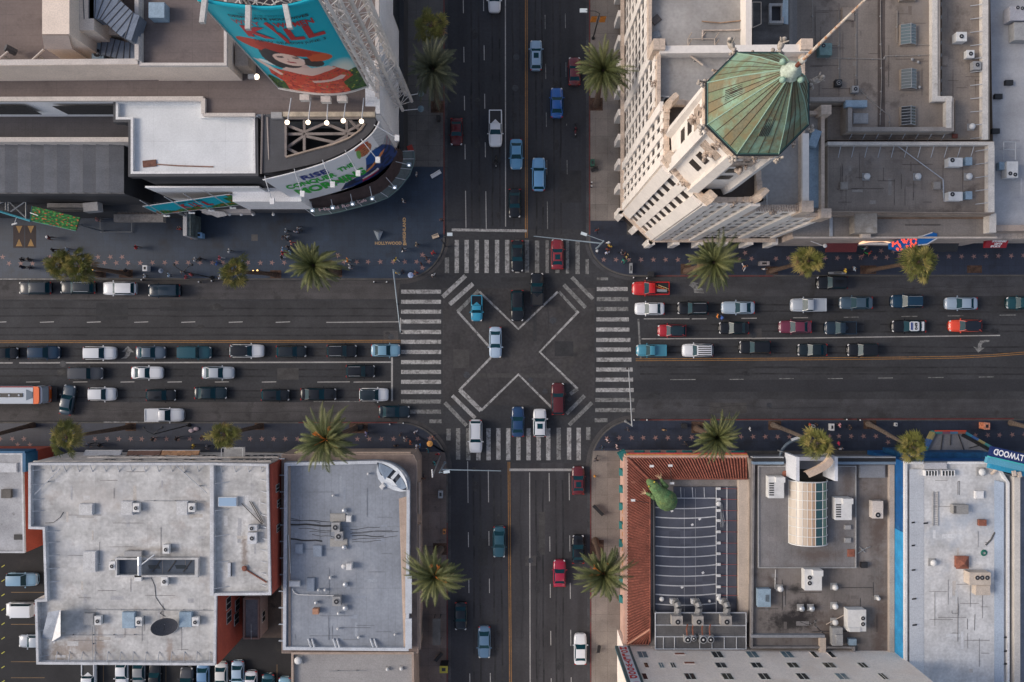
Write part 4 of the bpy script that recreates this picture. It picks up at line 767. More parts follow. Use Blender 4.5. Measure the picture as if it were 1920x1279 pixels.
def signal(label,base,arm_h,arm,lum=None,heads=2,m=m_pole):
 """pole at ground photo pixel base; arm = photo pixel of the arm end at height arm_h"""
 b=P(base[0],base[1],.15);t=thing('traffic_signal_pole',label,'traffic signal',b,0,'traffic signal masts at the crossing')
 topz=arm_h+(2.6 if lum else .3)
 MB().tube(b,(b.x,b.y,topz),.14,10,.09).lathe((b.x,b.y,.15),[(.22,0),(.22,.12),(.14,.25)],12).build('pole',m,t)
 e=P(arm[0],arm[1],arm_h);s=Vector((b.x,b.y,arm_h))
 MB().tube(s,e+(e-s).normalized()*.1,.10,8,.055).build('mast_arm',m,t)
 d=(e-s).normalized()
 for i in range(heads):
  p=s.lerp(e,1-i*.45);q=MB();q.box((p.x-.17,p.y-.17,p.z-1.1),(p.x+.17,p.y+.17,p.z-.12));o=q.build('signal_head',m_dark,t)
 if lum:
  l=P(lum[0],lum[1],topz);s2=Vector((b.x,b.y,topz-.05))
  MB().tube(s2,l,.05,7,.035).build('lamp_arm',m,t)
  dd=(l-s2);dd.z=0;dd.normalize()
  MB().obox(l+dd*.25+Vector((0,0,.03)),dd*.42,Vector((-dd.y,dd.x,0))*.19,(0,0,.09)).build('lamp_head',m_lens,t)
 return t
signal('pale blue signal mast reaching down over the west street',(749,513),6.2,(750.5,622))
signal('signal mast by the cream tower reaching over the north street',(1119,466),6.3,(1002,443),(1098,440))
signal('signal mast at the museum corner reaching up over the east street',(1173,790),6.4,(1178.5,691),None,2,m_steel)
signal('signal mast at the lower left corner reaching over the south street',(834,868),6.2,(938,883),(834,885))
b=P(825,856,.15);t=thing('camera_mast','white leaning camera mast with a short cross arm, lower left corner','mast',b)
e=P(811,893,9.0);MB().tube(b,(e.x*.995,e.y*.995,9.0),.11,8,.08).build('pole',m_steel,t)
MB().tube(P(811,895,9.0),P(810,880,9.0),.09,7).build('cross_arm',m_white,t)
b=P(842,466,.05);t=thing('street_lamp','street lamp with a small white head at the north west kerb','street lamp',b)
b2=P(836,462,.15);t.location=b2
MB().tube(b2,(b2 .x,b2 .y,8.2),.10,8,.06).build('pole',m_dark,t);l=P(842,439.5,8.3)
MB().tube((b2 .x,b2 .y,8.1),l,.05,6).build('lamp_arm',m_dark,t);MB().obox(l+Vector((.1,0,0)),(.36,0,0),(0,.22,0),(0,0,.09)).build('lamp_head',m_lens,t)
b=P(1112,72,.15);t=thing('street_lamp','black street lamp with two orange banners at the top','street lamp',b)
MB().tube(b,(b.x,b.y,9),.10,8,.06).lathe((b.x,b.y,.15),[(.25,0),(.25,.2),(.12,.5)],12).build('pole',m_dark,t)
tp=Vector((b.x,b.y,9));l=P(1094,20,9.3);MB().path([tp,tp.lerp(l,.3)+Vector((0,0,.5)),l],.05,6).build('lamp_arm',m_dark,t)
MB().obox(l,(.5,0,0),(0,.26,0),(0,0,.10)).build('lamp_head',m_lens,t)
for s in(-1,1):
 MB().obox((b.x+s*.62,b.y,7.1),(.40,0,0),(0,.03,0),(0,.0,1.0)).build('banner',m_banner,t)
 for z in(6.1,8.1):MB().tube((b.x,b.y,z),(b.x+s*1.05,b.y,z),.025,5).build('banner_bracket',m_dark,t)
for lab,(x,y),(gx,gy)in[('upper round blue lamp on a bracket beside the big dark palm',(778,180),(789,175)),('lower round lamp on a bracket beside the big dark palm',(774,207),(789,204))]:
 a=P(x,y,8.0);c=P(gx,gy,8.0);t=thing('bracket_lamp',lab,'lamp',a)
 MB().tube(a+Vector((-1.2,0,0)),c,.06,6).build('bracket',m_white,t);MB().lathe((c.x,c.y,7.9),[(.44,0),(.46,.10),(.30,.28),(.05,.34)],16).build('lamp_head',M('lamp_disc',(.10,.16,.20),.4,var=.2,sc_=2),t)
for lab,(x,y),k in[('double headed dark street lamp below the white parked pickup',(355,797),1.115),('double headed dark street lamp left of the plaza palm kerb',(398,521),1.10)]:
 b=P(x,y,.15);h=117*(1-1/k);t=thing('street_lamp',lab,'street lamp',b)
 MB().tube(b,(b.x,b.y,h),.09,8,.06).lathe((b.x,b.y,.15),[(.3,0),(.28,.3),(.12,.6)],12).build('pole',m_dark,t)
 for s in(-1,1):
  MB().path([(b.x,b.y,h-.2),(b.x+s*.7,b.y+.5,h+.3),(b.x+s*1.2,b.y+.9,h)],.045,6).build('lamp_arm',m_dark,t)
  MB().lathe((b.x+s*1.2,b.y+.9,h-.25),[(.10,0),(.2,.15),(.05,.28)],10).build('lamp_head',m_dark,t)
m_cap=flat('bollard_cap',(.7,.7,.7),.4)
g='short black posts with pale caps at the kerb'
BOL=[(702,529,'left of the pair at the plaza kerb'),(726,529,'right of the pair at the plaza kerb'),(375,529,'left of the pair below the plaza walk'),(399,527,'right of the pair below the plaza walk'),(1187,521,'just above the red pickup nose'),(1212,522,'above the red pickup cab'),(1188,787,'left of the pair at the lower right kerb'),(1212,787,'right of the pair at the lower right kerb'),(732,795,'left of the pair at the lower left kerb'),(757,793,'right of the pair at the lower left kerb'),(268,525,'below the seated person by the kerb'),(1585,786,'above the vendor stall'),(1610,787,'right of the vendor stall at the kerb'),(1109,343,'upper of the pair by the north east red kerb'),(1109,350,'lower of the pair by the north east red kerb')]
for x,y,w in BOL:
 b=P(x,y,.5);t=thing('bollard','short black post with pale cap, '+w,'bollard',(b.x,b.y,.15),0,g)
 MB().lathe((0,0,0),[(.13,0),(.11,.1),(.10,.85)],10).build('post',m_dark,t,local=True)
 MB().lathe((0,0,.85),[(.11,0),(.10,.05),(.04,.11)],10).build('cap',m_cap,t,local=True)
def bin_(label,x,y,w,d,h,m,name='litter_bin',cat='bin',rot=0,lid=None):
 c=P(x,y,h);t=thing(name,label,cat,(c.x,c.y,.155),R(rot));w*=G(0);d*=G(0)
 MB().rbox(0,0,0,h-.1,w,d).build('casing',m,t,local=True)
 MB().rbox(0,0,h-.1,h-.04,w*1.08,d*1.08).build('lid',lid or m,t,local=True)
 MB().rbox(0,0,h-.04,h-.02,w*.5,d*.5).build('opening',m_dark,t,local=True)
m_green=flat('green_enamel',(.02,.09,.06),.4)
bin_('green bin on the pale sidewalk beside the red kerb',1111,305,7,12,1.1,m_green)
bin_('black bin by the red kerb in the shaded concrete walk',822,221,7,9,1.1,m_dark)
bin_('black bin near the tower palm kerb, above the red pickup bed',1221,514,9,9,1.1,m_dark)
bin_('dark bin on the lower right walk left of the palm',1284,799,8,8,1.1,m_dark)
bin_('dark bin on the lower left walk right of the fruit palm',675,801,9,8,1.1,m_dark)
bin_('grey news box on the brown sidewalk',826,927,8,13,1.1,m_steel,'news_box','news box')
bin_('tan utility box on the brown sidewalk by the kerb',833,997,5,8,.8,M('tan_box',(.5,.2,.06),.7,var=.2),'utility_box','utility box')
bin_('dark kiosk with yellow top by the lower left street kerb',832,1255,14,12,2.2,m_dark,'news_kiosk','kiosk',0,flat('yellow_top',(.32,.28,.03),.6))
bin_('light blue snack cart on the dark blue plaza',373,441,11,9,1.3,flat('cart_blue',(.22,.42,.66),.4),'snack_cart','cart',0,flat('cart_lid',(.30,.50,.75),.3))
bin_('white folding table of the sidewalk vendor',1560,801,7,12,.8,m_white,'folding_table','table')
bin_('small white table beside the person in red at the stall',1525,799,7,5,.8,m_white,'folding_table','table',-15)
bin_('striped stall table near the tower palm',1433,494,17,7,.9,M('striped_cloth',(.4,.36,.36),.8,seam=(0,.3,.1,.6)),'stall_table','table')
bin_('white sandwich board at the cart on the plaza',272,503,8,10,1.2,m_white,'sandwich_board','sign')
bin_('orange and white poster board at the lower right kerb',1850,799,10,12,1.4,M('poster_orange',(.62,.22,.12),.7,var=.5,sc_=3),'poster_board','sign',0,M('poster_orange2',(.62,.26,.16),.7,var=.6,sc_=4))
bin_('white package on the kerb side left of the blue museum canopy',1680,796,4,6,.5,m_white,'package','package')
bin_('white board on the kerb above the parked black car',1570,512,30,4,.6,m_steel,'planter_box','planter')
bin_('wooden tray planter beside the cart by the kerb',1183,503,5,18,.6,m_steel,'bicycle_rack','bicycle rack')
def motorbike(label,x,y,hd,col,rider):
 c=P(x,y,.8);t=thing('motorcycle',label,'motorcycle',(c.x,c.y,0),R(hd),None)
 for fx in(-.7,.7):MB().tube((fx,-.06,.31),(fx,.06,.31),.31,14).build('wheel',m_tyre,t,local=True)
 MB().obox((0,0,.55),(.5,0,.02),(0,.12,0),(0,0,.16)).ball((.15,0,.78),.28,.15,.13).build('frame',flat('bike_'+label[:6],col,.4),t,local=True)
 MB().ball((-.3,0,.80),.34,.13,.06).build('seat',m_trim,t,local=True)
 MB().path([(.38,-.35,.98),(.48,-.12,.95),(.48,.12,.95),(.38,.35,.98)],.025,5).build('handlebar',m_dark,t,local=True)
 MB().ball((.72,0,.78),.09,.09,.09).build('headlight',m_head,t,local=True)
 cr,sr=math.cos(R(hd)),math.sin(R(hd))
 r=thing('person',rider,'person',(c.x-.2*cr,c.y-.2*sr,.0),R(hd))
 MB().path([(0,0,.85),(.02,0,1.1),(.12,0,1.38)],.17,8,.15).path([(.12,.18,1.35),(.28,.28,1.12),(.55,.3,1.0)],.06,6,.04).path([(.12,-.18,1.35),(.28,-.28,1.12),(.55,-.3,1.0)],.06,6,.04).path([(0,.10,.85),(.42,.20,.80),(.28,.2,.38)],.09,6,.06).path([(0,-.10,.85),(.42,-.20,.80),(.28,-.2,.38)],.09,6,.06).build('body',cloth(cK),r,True,local=True)
 MB().ball((.2,0,1.58),.14,.125,.14,12,8).build('helmet',flat('helmet_'+label[:5],col,.2),r,True,local=True)
motorbike('dark red motorcycle riding up the right lane of the north street',1079,243,270,(.14,.02,.03),'rider in black with a dark red helmet on the north street')
motorbike('black motorcycle below the white pickup in the north street',930,302,270,(.02,.02,.02),'rider in black below the white pickup')
b=P(1115,893,.4);t=thing('fire_hydrant','orange fire hydrant on the pale sidewalk below the crosswalk','hydrant',(b.x,b.y,.155))
MB().lathe((0,0,0),[(.17,0),(.17,.05),(.12,.08),(.12,.5),(.16,.53),(.13,.65),(.04,.72)],12).build('barrel',flat('hydrant_orange',(.6,.26,.04),.5),t,local=True)
MB().tube((-.22,0,.42),(.22,0,.42),.06,8).build('nozzle',flat('hydrant_orange',(.6,.26,.04),.5),t,local=True)
def bench(label,x,y,rot,m,L=1.6):
 c=P(x,y,.45);t=thing('bench',label,'bench',(c.x,c.y,.155),R(rot))
 MB().box((-L/2,-.2,.42),(L/2,.22,.48)).build('seat',m,t,local=True);MB().obox((0,.27,.68),(L/2,0,0),(0,.03,0),(0,0,.2)).build('backrest',m,t,local=True)
 for s in(-1,1):MB().box((s*L*.4-.04,-.16,0),(s*L*.4+.04,.16,.42)).build('leg',m_dark,t,local=True)
bench('pale bench tilted at the plaza edge by the kerb',818,328,30,m_white);bench('dark bench on the pale sidewalk by the lower right street',1121,957,-45,m_dark,2.0)
bench('small dark bench on the shaded pale sidewalk',1115,319,20,m_dark,1.1);bench('tan bench near the round plaza corner',817,444,20,M('tan_bench',(.5,.4,.3),.7),1.0)
bench('dark bench below the bus shelter of the south street',823,1232,50,m_dark,1.5);bench('dark bench beside the fire hydrant walk',1123,1217,80,m_dark,1.0)
c0,c1=P(811,1160,2.6),P(826,1210,2.6);t=thing('bus_shelter','flat grey bus shelter on the brown sidewalk','bus shelter',(c0 .x,c1 .y,.155))
MB().box((c0 .x,c1 .y,2.5),(c1 .x,c0 .y,2.62)).build('roof',M('shelter_roof',(.10,.095,.09),.7,var=.3,sc_=1),t)
for x in(c0 .x+.15,c1 .x-.15):
 for y in(c1 .y+.2,c0 .y-.2):MB().tube((x,y,.155),(x,y,2.5),.05,6).build('post',m_dark,t)
MB().box((c0 .x+.08,c1 .y+.3,.5),(c0 .x+.12,c0 .y-.3,2.3)).build('back_panel',m_glass,t)
a=[P(x,y,.16)for x,y in((700,432),(710,431),(718,434),(711,451),(708,450))]
t=thing('glass_sculpture','faceted pale glass sculpture above the brass lettering','sculpture',a[3])
top=P(709,436,1.5)
m_gl1=flat('sculpture_pale',(.20,.24,.28),.2);m_gl2=flat('sculpture_white',(.45,.5,.55),.2)
MB().poly([a[0],a[1],top]).poly([a[4],a[0],top]).poly([a[3],a[4],top]).build('facet',m_gl1,t);MB().poly([a[1],a[2],top]).poly([a[2],a[3],top]).build('facet',m_gl2,t)
for i,(x,y)in enumerate([(177,506),(172,505)]):pass
m_glow=flat('warm_ground_lamp',(1,.6,.2),.5,emit=2.5)
for lab,x,y in[('warm ground lamp right of the fan palm pair, left one',173,505),('warm ground lamp right of the fan palm pair, right one',181,504),('warm ground lamp right of the lone round palm',482,507),('warm lamp glowing through the plaza palm fronds',605,502),('tiny warm lamp touching the lone round palm',474,508)]:
 c=P(x,y,.6);t=thing('ground_lamp',lab,'lamp',(c.x,c.y,.155),0,'warm lamps at the palm bases')
 MB().lathe((0,0,0),[(.12,0),(.12,.3)],10).build('housing',m_dark,t,local=True);MB().lathe((0,0,.31),[(.13,0),(.10,.08)],10).build('lens',m_glow,t,local=True)
fr=[P(188,395,.5),P(188,435,.5),P(247,435,.5),P(247,400,.5)]
t=thing('railing','low grey railing around the dark stair opening','railing',fr[1])
for i in range(3):MB().tube(fr[i],fr[i+1],.05,6).build('rail',m_steel,t)
for p in fr:MB().tube((p.x,p.y,.15),p,.04,6).build('post',m_steel,t)
c=P(364,806,.2)
tag(MB().ball((c.x-.35,c.y-.12,.3),.45,.3,.22,12,6,).ball((c.x+.35,c.y+.15,.3),.42,.3,.2,12,6).build('blanket',M('pale_blanket',(.42,.33,.36),.9,var=.3,sc_=4),None,True),'crumpled pale pink blanket lying below the kerb','blanket')
def inset_poly(pts,d):
 pts=[Vector((p[0],p[1]))for p in pts]
 ar=sum(pts[i].x*pts[(i+1)%len(pts)].y-pts[(i+1)%len(pts)].x*pts[i].y for i in range(len(pts)))
 if ar<0:pts=pts[::-1]
 n=len(pts);out=[]
 for i in range(n):
  a,b,c=pts[i-1],pts[i],pts[(i+1)%n]
  e1,e2=(b-a).normalized(),(c-b).normalized()
  n1,n2=Vector((-e1 .y,e1 .x)),Vector((-e2 .y,e2 .x));k=n1+n2
  s=d/max(.3,1+n1 .dot(n2));out.append(b+k*s)
 return pts,out
def ring(mb,outer,inner,z0,z1):
 n=len(outer)
 vs=[(p.x,p.y,z0)for p in outer]+[(p.x,p.y,z1)for p in outer]+[(p.x,p.y,z0)for p in inner]+[(p.x,p.y,z1)for p in inner]
 fs=[]
 for i in range(n):
  j=(i+1)%n
  fs+=[(i,j,n+j,n+i),(n+i,n+j,3*n+j,3*n+i),(2*n+j,2*n+i,3*n+i,3*n+j),(2*n+i,2*n+j,j,i)]
 return mb.add(vs,fs)
def block(t,poly,h,wall,roof,pw=.3,ph=.7,pmat=None,z0=0.0,capm=None):
 """poly in photo pixels at height h (parapet top)"""
 w=[P(x,y,h)for x,y in poly];zr=h-ph
 MB().prism(w,z0,zr-.02).build('wall',wall,t)
 o,i=inset_poly(w,-.0),None
 o,i=inset_poly(w,pw)
 MB().sheet(i,zr+.004).build('roof',roof,t)
 ring(MB(),o,i,zr-.02,h).build('parapet',pmat or wall,t)
 return o,i,zr
def rect(x0,y0,x1,y1):return[(x0,y0),(x1,y0),(x1,y1),(x0,y1)]
m_fan=flat('fan_black',(.015,.016,.02),.4);m_vent=M('galvanised',(.50,.52,.54),.35,.4,var=.2,world=False)
m_acw=M('ac_white',(.62,.62,.61),.5,var=.10,sc_=1.2,fine=.05);m_acg=M('ac_grey',(.30,.30,.30),.6,var=.15,sc_=1.2);m_acb=M('ac_blue',(.25,.34,.42),.6,var=.15,sc_=1)
m_actan=M('ac_tan',(.50,.43,.36),.6,var=.12,sc_=1);m_rust=M('rust_red',(.23,.085,.055),.85,var=.35,sc_=1.5)
def ac(label,x0,y0,x1,y1,h,ht,m=None,fans=(),hood=None,grille=None,name='air_conditioner',cat='air conditioner',rot=0,extra=None):
 """rooftop unit: photo rectangle of its top; h roof level; ht height; fans [(u, v, r)]; hood rectangle (u0,v0,u1,v1,dz)"""
 m=m or m_acw;z=h+ht;a=P(x0,y1,z);b=P(x1,y0,z);cx,cy=(a.x+b.x)/2,(a.y+b.y)/2;w,d=b.x-a.x,b.y-a.y
 t=thing(name,label,cat,(cx,cy,h),R(rot))
 for sx in(-1,1):
  MB().box((sx*w*.42-.06,-d/2+.02,0),(sx*w*.42+.06,d/2-.02,.12)).build('skid',m_dark,t,local=True)
 MB().box((-w/2,-d/2,.12),(w/2,d/2,ht)).box((-w/2-.03,-d/2-.03,ht-.09),(w/2+.03,d/2+.03,ht-.05)).build('casing',m,t,local=True)
 if hood:
  u0,v0,u1,v1,dz=hood
  MB().box((-w/2+u0*w,-d/2+v0*d,ht+.01),(-w/2+u1*w,-d/2+v1*d,ht+dz)).build('hood',m,t,local=True)
 for u,v,r in fans:
  fx,fy=-w/2+u*w,-d/2+v*d
  MB().lathe((fx,fy,ht),[(r,0),(r,.06),(r*.86,.07)],16).build('fan_guard',m_acg if m is m_dark else m,t,local=True)
  MB().lathe((fx,fy,ht+.06),[(r*.84,0),(r*.84,.015)],16).build('fan',m_fan,t,local=True)
  MB().lathe((fx,fy,ht+.076),[(r*.30,0),(r*.24,.03)],10).build('fan_hub',m_acg,t,local=True)
 if grille:
  u0,v0,u1,v1=grille
  for i in range(6):
   yy=-d/2+d*(v0+(v1-v0)*(i+.2)/6)
   MB().box((-w/2+u0*w,yy,ht+.004),(-w/2+u1*w,yy+d*(v1-v0)*.09,ht+.03)).build('louvre',m_dark,t,local=True)
 return t
def vent(label,x,y,h,r=.35,ht=.6,m=None,base=True,kind='dome'):
 c=P(x,y,h+ht);t=thing('roof_vent',label,'roof vent',(c.x,c.y,h));m=m or m_vent
 if base:MB().box((-r*1.1,-r*1.1,0),(r*1.1,r*1.1,.1)).build('curb',m_acg,t,local=True)
 MB().lathe((0,0,.1),[(r*.5,0),(r*.5,ht*.45)],12).build('stack',m,t,local=True)
 MB().lathe((0,0,.1+ht*.40),[(r*.9,0),(r,ht*.12),(r*.85,ht*.32),(r*.4,ht*.48),(.02,ht*.52)],16).build('cap',m,t,True,local=True)
 return t
def hatch(label,x0,y0,x1,y1,h,ht=.35,m=None,name='roof_hatch',cat='roof hatch',glass=None,rows=0,rot=0,rim=None):
 a=P(x0,y1,h+ht);b=P(x1,y0,h+ht);w,d=b.x-a.x,b.y-a.y;t=thing(name,label,cat,((a.x+b.x)/2,(a.y+b.y)/2,h),R(rot));m=m or m_acg
 MB().box((-w/2,-d/2,0),(w/2,d/2,ht)).build('curb',rim or m,t,local=True)
 MB().box((-w/2+.08,-d/2+.08,ht),(w/2-.08,d/2-.08,ht+.05)).build('lid',glass or m,t,local=True)
 for i in range(1,rows):
  yy=-d/2+d*i/rows;MB().box((-w/2+.08,yy-.04,ht+.05),(w/2-.08,yy+.04,ht+.09)).build('glazing_bar',m,t,local=True)
 return t
def pipe(label,pts,h,r=.05,m=None,name='roof_pipe',cat='pipe',lift=.2,feet=True):
 q=[P(x,y,h+lift)for x,y in pts];t=thing(name,label,cat,(q[0].x,q[0].y,h));mb=MB();mb.path(q,r,6)
 mb.build('pipe',m or m_steel,t)
 ft=MB()
 for i in range(len(q)-1):
  n=max(1,int((q[i+1]-q[i]).length/2.5))
  for j in range(n):p=q[i].lerp(q[i+1],(j+.5)/n);MB().box((p.x-.08,p.y-.08,h),(p.x+.08,p.y+.08,h+lift)).build('pipe_block',m_acg,t)
 return t
def braces(t,pts,h,z,ln,m,name='parapet_brace',side=(0,1),r=.05):
 """slanting braces behind a parapet: at each photo pixel point (on parapet top h) running inwards"""
 for x,y in pts:
  a=P(x,y,h-.1);MB().tube(a,(a.x+side[0]*ln,a.y+side[1]*ln,z),r,5).build(name,m,t)
m_r1=M('white_coated_roof',(.45,.445,.435),.8,var=.34,sc_=.32,fine=.14,fsc=2.2,seam=[(1,1.05,.03,.12),(0,7.0,.04,.25)],streak=(.25,.25,.06),stain=[((.58,.575,.56),.22,.52,.6),((.30,.25,.22),.35,.57,.5),((.33,.35,.39),.12,.54,.55),((.14,.12,.11),1.3,.66,.7)],spots=[(P(110,1225,9.6),2.4,2.2,(.20,.15,.11),.65),(P(160,1210,9.6),4.5,2.0,(.27,.21,.17),.6),(P(187,1200,9.6),.7,4.5,(.25,.19,.15),.6),(P(318,1225,9.6),.6,2.8,(.26,.19,.15),.6),(P(340,1236,9.6),2.2,.8,(.22,.16,.12),.6),(P(458,1035,9.6),.6,4.0,(.20,.15,.12),.75),(P(300,1030,9.6),5.0,.5,(.28,.24,.20),.6),(P(60,1200,9.6),1.0,4,(.28,.24,.2),.5),(P(180,935,9.6),6,3,(.52,.48,.45),.4)])
m_wallg=M('old_cream_wall',(.66,.61,.56),.9,var=.2,sc_=.6,streak=(1.2,1.2,.10))
m_parw=M('white_parapet',(.50,.51,.53),.8,var=.2,sc_=.7,stain=((.2,.2,.2),2.0,.6,.6))
m_redw=M('terracotta_wall',(.36,.07,.042),.9,var=.14,sc_=.5)
m_win=flat('dark_window',(.02,.026,.03),.12);m_wfr=flat('window_frame_pale',(.4,.4,.38),.6)
H1=10.3
L1=thing('white_roof_building','large building with a stained white roof and terracotta side walls','building',P(250,1050,0))
pl=[(53,868),(399,868),(503,870),(508,1116),(406,1117),(404,1248),(68,1246),(65,1125),(84,1124),(80,993),(53,992)]
o_,i_,z1=block(L1,pl,H1,m_wallg,m_r1,.32,.75,m_parw)
a=P(397,868,H1);b=P(401,1117,H1);MB().box((a.x-.25,b.y,z1),(a.x+.25,a.y-.33,H1+.01)).build('dividing_parapet',m_parw,L1)
for(x0,y0,x1,y1)in((503,870,508,1116),(406,1117,404,1248)):
 p,q=P(x0,y0,H1),P(x1,y1,H1);xx=max(p.x,q.x)
 MB().box((xx-.3,min(p.y,q.y)+.0,.1),(xx+.07,max(p.y,q.y)-.15,H1-.4)).build('painted_wall',m_redw,L1)
p,q=P(84,993,H1),P(53,992,H1)
def window_on(t,p,wdir,wdt,z0,z1_,nrm,m=m_win,frame=m_wfr,mull=1,name='window'):
 """window centred on wall point p; wdir unit vector along the wall; nrm outward"""
 p=Vector(p);wdir=Vector(wdir);nrm=Vector(nrm);zc=(z0+z1_)/2;c=Vector((p.x,p.y,zc))
 f=MB().obox(c+nrm*.03,wdir*(wdt/2+.08),nrm*.03,(0,0,(z1_-z0)/2+.08)).build(name,frame,t)
 MB().obox(c+nrm*.062,wdir*(wdt/2),nrm*.006,(0,0,(z1_-z0)/2)).build('pane',m,f)
 for i in range(mull):
  MB().obox(c+nrm*.075+wdir*((i+1)/(mull+1)-.5)*wdt,wdir*.04,nrm*.012,(0,0,(z1_-z0)/2)).build('mullion',frame,f)
 return f
xw=max(P(406,1117,H1).x,P(404,1248,H1).x)+.07
for yy,z0 in((1150,5.2),(1178,5.0),(1196,2.0),(1170,1.6)):
 k_=(960-455)/(960-405);pp=P(405,yy,H1);window_on(L1,(xw,pp.y*1.0,0),(0,1,0),1.5,z0,z0+1.7,(1,0,0))
xw2=max(P(503,870,H1).x,P(508,1116,H1).x)+.07
for yy,z0 in((922,6.8),(953,6.2),(1000,6.4)):window_on(L1,(xw2,P(508,yy,H1).y,0),(0,1,0),.9,z0,z0+1.5,(1,0,0))
yn=P(300,868,H1).y
for i,x in enumerate((150,206,258,308,358,408)):window_on(L1,(P(x,868,H1).x,yn,0),(1,0,0),1.9,3.3,4.4,(0,1,0),frame=m_wallg,mull=2)
for x in(188,240,290,340,392):window_on(L1,(P(x,868,H1).x,yn,0),(1,0,0),1.5,7.2,8.2,(0,1,0),frame=m_wallg,mull=1)
for x in(432,458,486):window_on(L1,(P(x,868,H1).x,yn+.01,0),(1,0,0),1.6,7.0,8.2,(0,1,0),frame=m_wallg)
for x in(428,456,484):window_on(L1,(P(x,868,H1).x,yn+.01,0),(1,0,0),1.6,3.4,4.6,(0,1,0),frame=m_wallg)
MB().box((P(53,868,H1).x-.05,yn,8.95),(P(503,868,H1).x,yn+.08,9.1)).build('cornice',m_wallg,L1)
MB().box((P(130,868,H1).x,yn,5.5),(P(503,868,H1).x,yn+.12,5.75)).build('string_course',m_wallg,L1)
m_strut=M('brace_white',(.42,.44,.47),.7,var=.2)
braces(L1,[(x,872)for x in range(94,390,25)],H1,z1,-1.0,m_strut,side=(0,1));braces(L1,[(x,874)for x in range(414,500,25)],H1,z1,-.9,m_strut,side=(0,1))
braces(L1,[(x,1242)for x in range(104,400,24)],H1,z1,1.2,m_strut,side=(-.1,1));braces(L1,[(60,y)for y in(882,909,937,959)],H1,z1,1.3,m_strut,side=(1,0))
braces(L1,[(88,y)for y in(997,1018,1043,1067,1092)],H1,z1,1.4,m_strut,side=(1,0));braces(L1,[(402,y)for y in(907,958,1006,1056,1104)],H1,z1,1.8,m_strut,side=(1,.08));braces(L1,[(500,y)for y in range(880,1110,22)],H1,z1,-1.0,m_strut,side=(1,-.1))
braces(L1,[(72,y)for y in(1158,1183,1232)],H1,z1,1.1,m_strut,side=(1,0))
wa,wb=P(224,1076,z1),P(369,1047,z1)
m_wellw=M('light_well_shade',(.055,.072,.10),.8,var=.15,sc_=.8)  # dark floor colour stands in for the shade of a deeper well
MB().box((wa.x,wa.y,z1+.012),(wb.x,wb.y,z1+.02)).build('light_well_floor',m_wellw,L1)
ow=[Vector(v[:2])for v in((wa.x-.25,wa.y-.25),(wb.x+.45,wa.y-.25),(wb.x+.45,wb.y+.25),(wa.x-.25,wb.y+.25))];iw=[Vector(v)for v in((wa.x,wa.y),(wb.x,wa.y),(wb.x,wb.y),(wa.x,wb.y))]
ring(MB(),ow,iw,z1,z1+.7).build('light_well_curb',m_r1,L1)
for i in range(4):
 x=wa.x+(wb.x-wa.x)*(.28+i*.2);MB().obox((x,(wa.y+wb.y)/2,z1+.06),(.55,.75,0),(.05,-.035,0),(0,0,.03)).build('well_beam',m_dark,L1)
for i in(0,1):x=wa.x+(wb.x-wa.x)*(.45+.35*i);MB().obox((x,(wa.y+wb.y)/2-.1,z1+.03),(.75,0,0),(-.1,.25,0),(0,0,.02)).build('well_window',m_win,L1)
MB().path([P(262,1044,z1+1.0),P(262,1060,z1+1.15),P(262,1078,z1+.9)],.30,8).build('well_duct',m_vent,L1)
MB().path([P(264,1060,z1+1.2),P(290,1040,z1+1.0)],.10,8).build('well_duct',m_vent,L1)
def mini(label,x,y,h,m=m_acw):return ac(label,x-6,y-8,x+6,y+8,h,.75,m,fans=[(.5,.45,.32)])
for lab,x,y,x2,y2 in[('white skylight box left of three, upper row of the white roof',148,945,174,966),('pale skylight box in the middle of the upper row',227,940,249,966),('pale skylight box at the right of the upper row',331,940,352,966),('pale tall skylight box at the left of the middle row',156,1034,180,1073)]:
 hatch(lab,x,y,x2,y2,z1,.55,m_parw,'skylight','skylight',M('sky_dome_white',(.5,.5,.5),.5,var=.15,sc_=1.5))
for lab,x,y in[('small white unit beside the upper middle skylight box',255,952),('small white unit beside the upper right skylight box',359,952),('small tilted unit above the light well',311,1030),('small white unit below the light well',308,1090),('small unit right of the blurred grey box, lower left of the roof',183,1164),('small unit right of the light blue skylight',260,1166),('small unit beside the slate blue skylight',366,1166),('white unit left of the light well',210,1061)]:
 mini(lab,x,y,z1)
ac('pale box at the foot of the light well duct',252,1079,265,1090,z1,.7,m_acw);ac('dark and pale junction boxes above the light well',233,1034,265,1044,z1,.6,m_acg)
for lab,x0,y0,x1,y1,m in[('light blue square skylight at the lower middle',229,1148,253,1178,m_acb),('slate blue square skylight near the lower right',336,1148,360,1176,m_acb),('worn grey skylight at the lower left',156,1150,176,1172,m_acg)]:
 hatch(lab,x0,y0,x1,y1,z1,.5,m,'skylight','skylight')
hatch('white framed pale blue skylight on the right roof section',409,932,444,950,z1,.5,m_acw,'skylight','skylight',flat('sky_glass_blue',(.30,.42,.56),.15))
q=[P(78,1196,z1),P(98,1200,z1),P(113,1192,z1),P(113,1143,z1),P(92,1146,z1)]
t=thing('stair_bulkhead','grey slanted stair bulkhead with a white gable, lower left of the roof','stair bulkhead',q[0])
tp0,tp1=P(86,1150,z1+1.4),P(113,1144,z1+2.2)
MB().poly([P(78,1196,z1+.1),P(97,1200,z1+.1),P(113,1144,z1+2.2),P(90,1148,z1+1.6)]).build('sloping_roof',M('bulkhead_grey',(.30,.33,.38),.8,var=.2,sc_=.8),t)
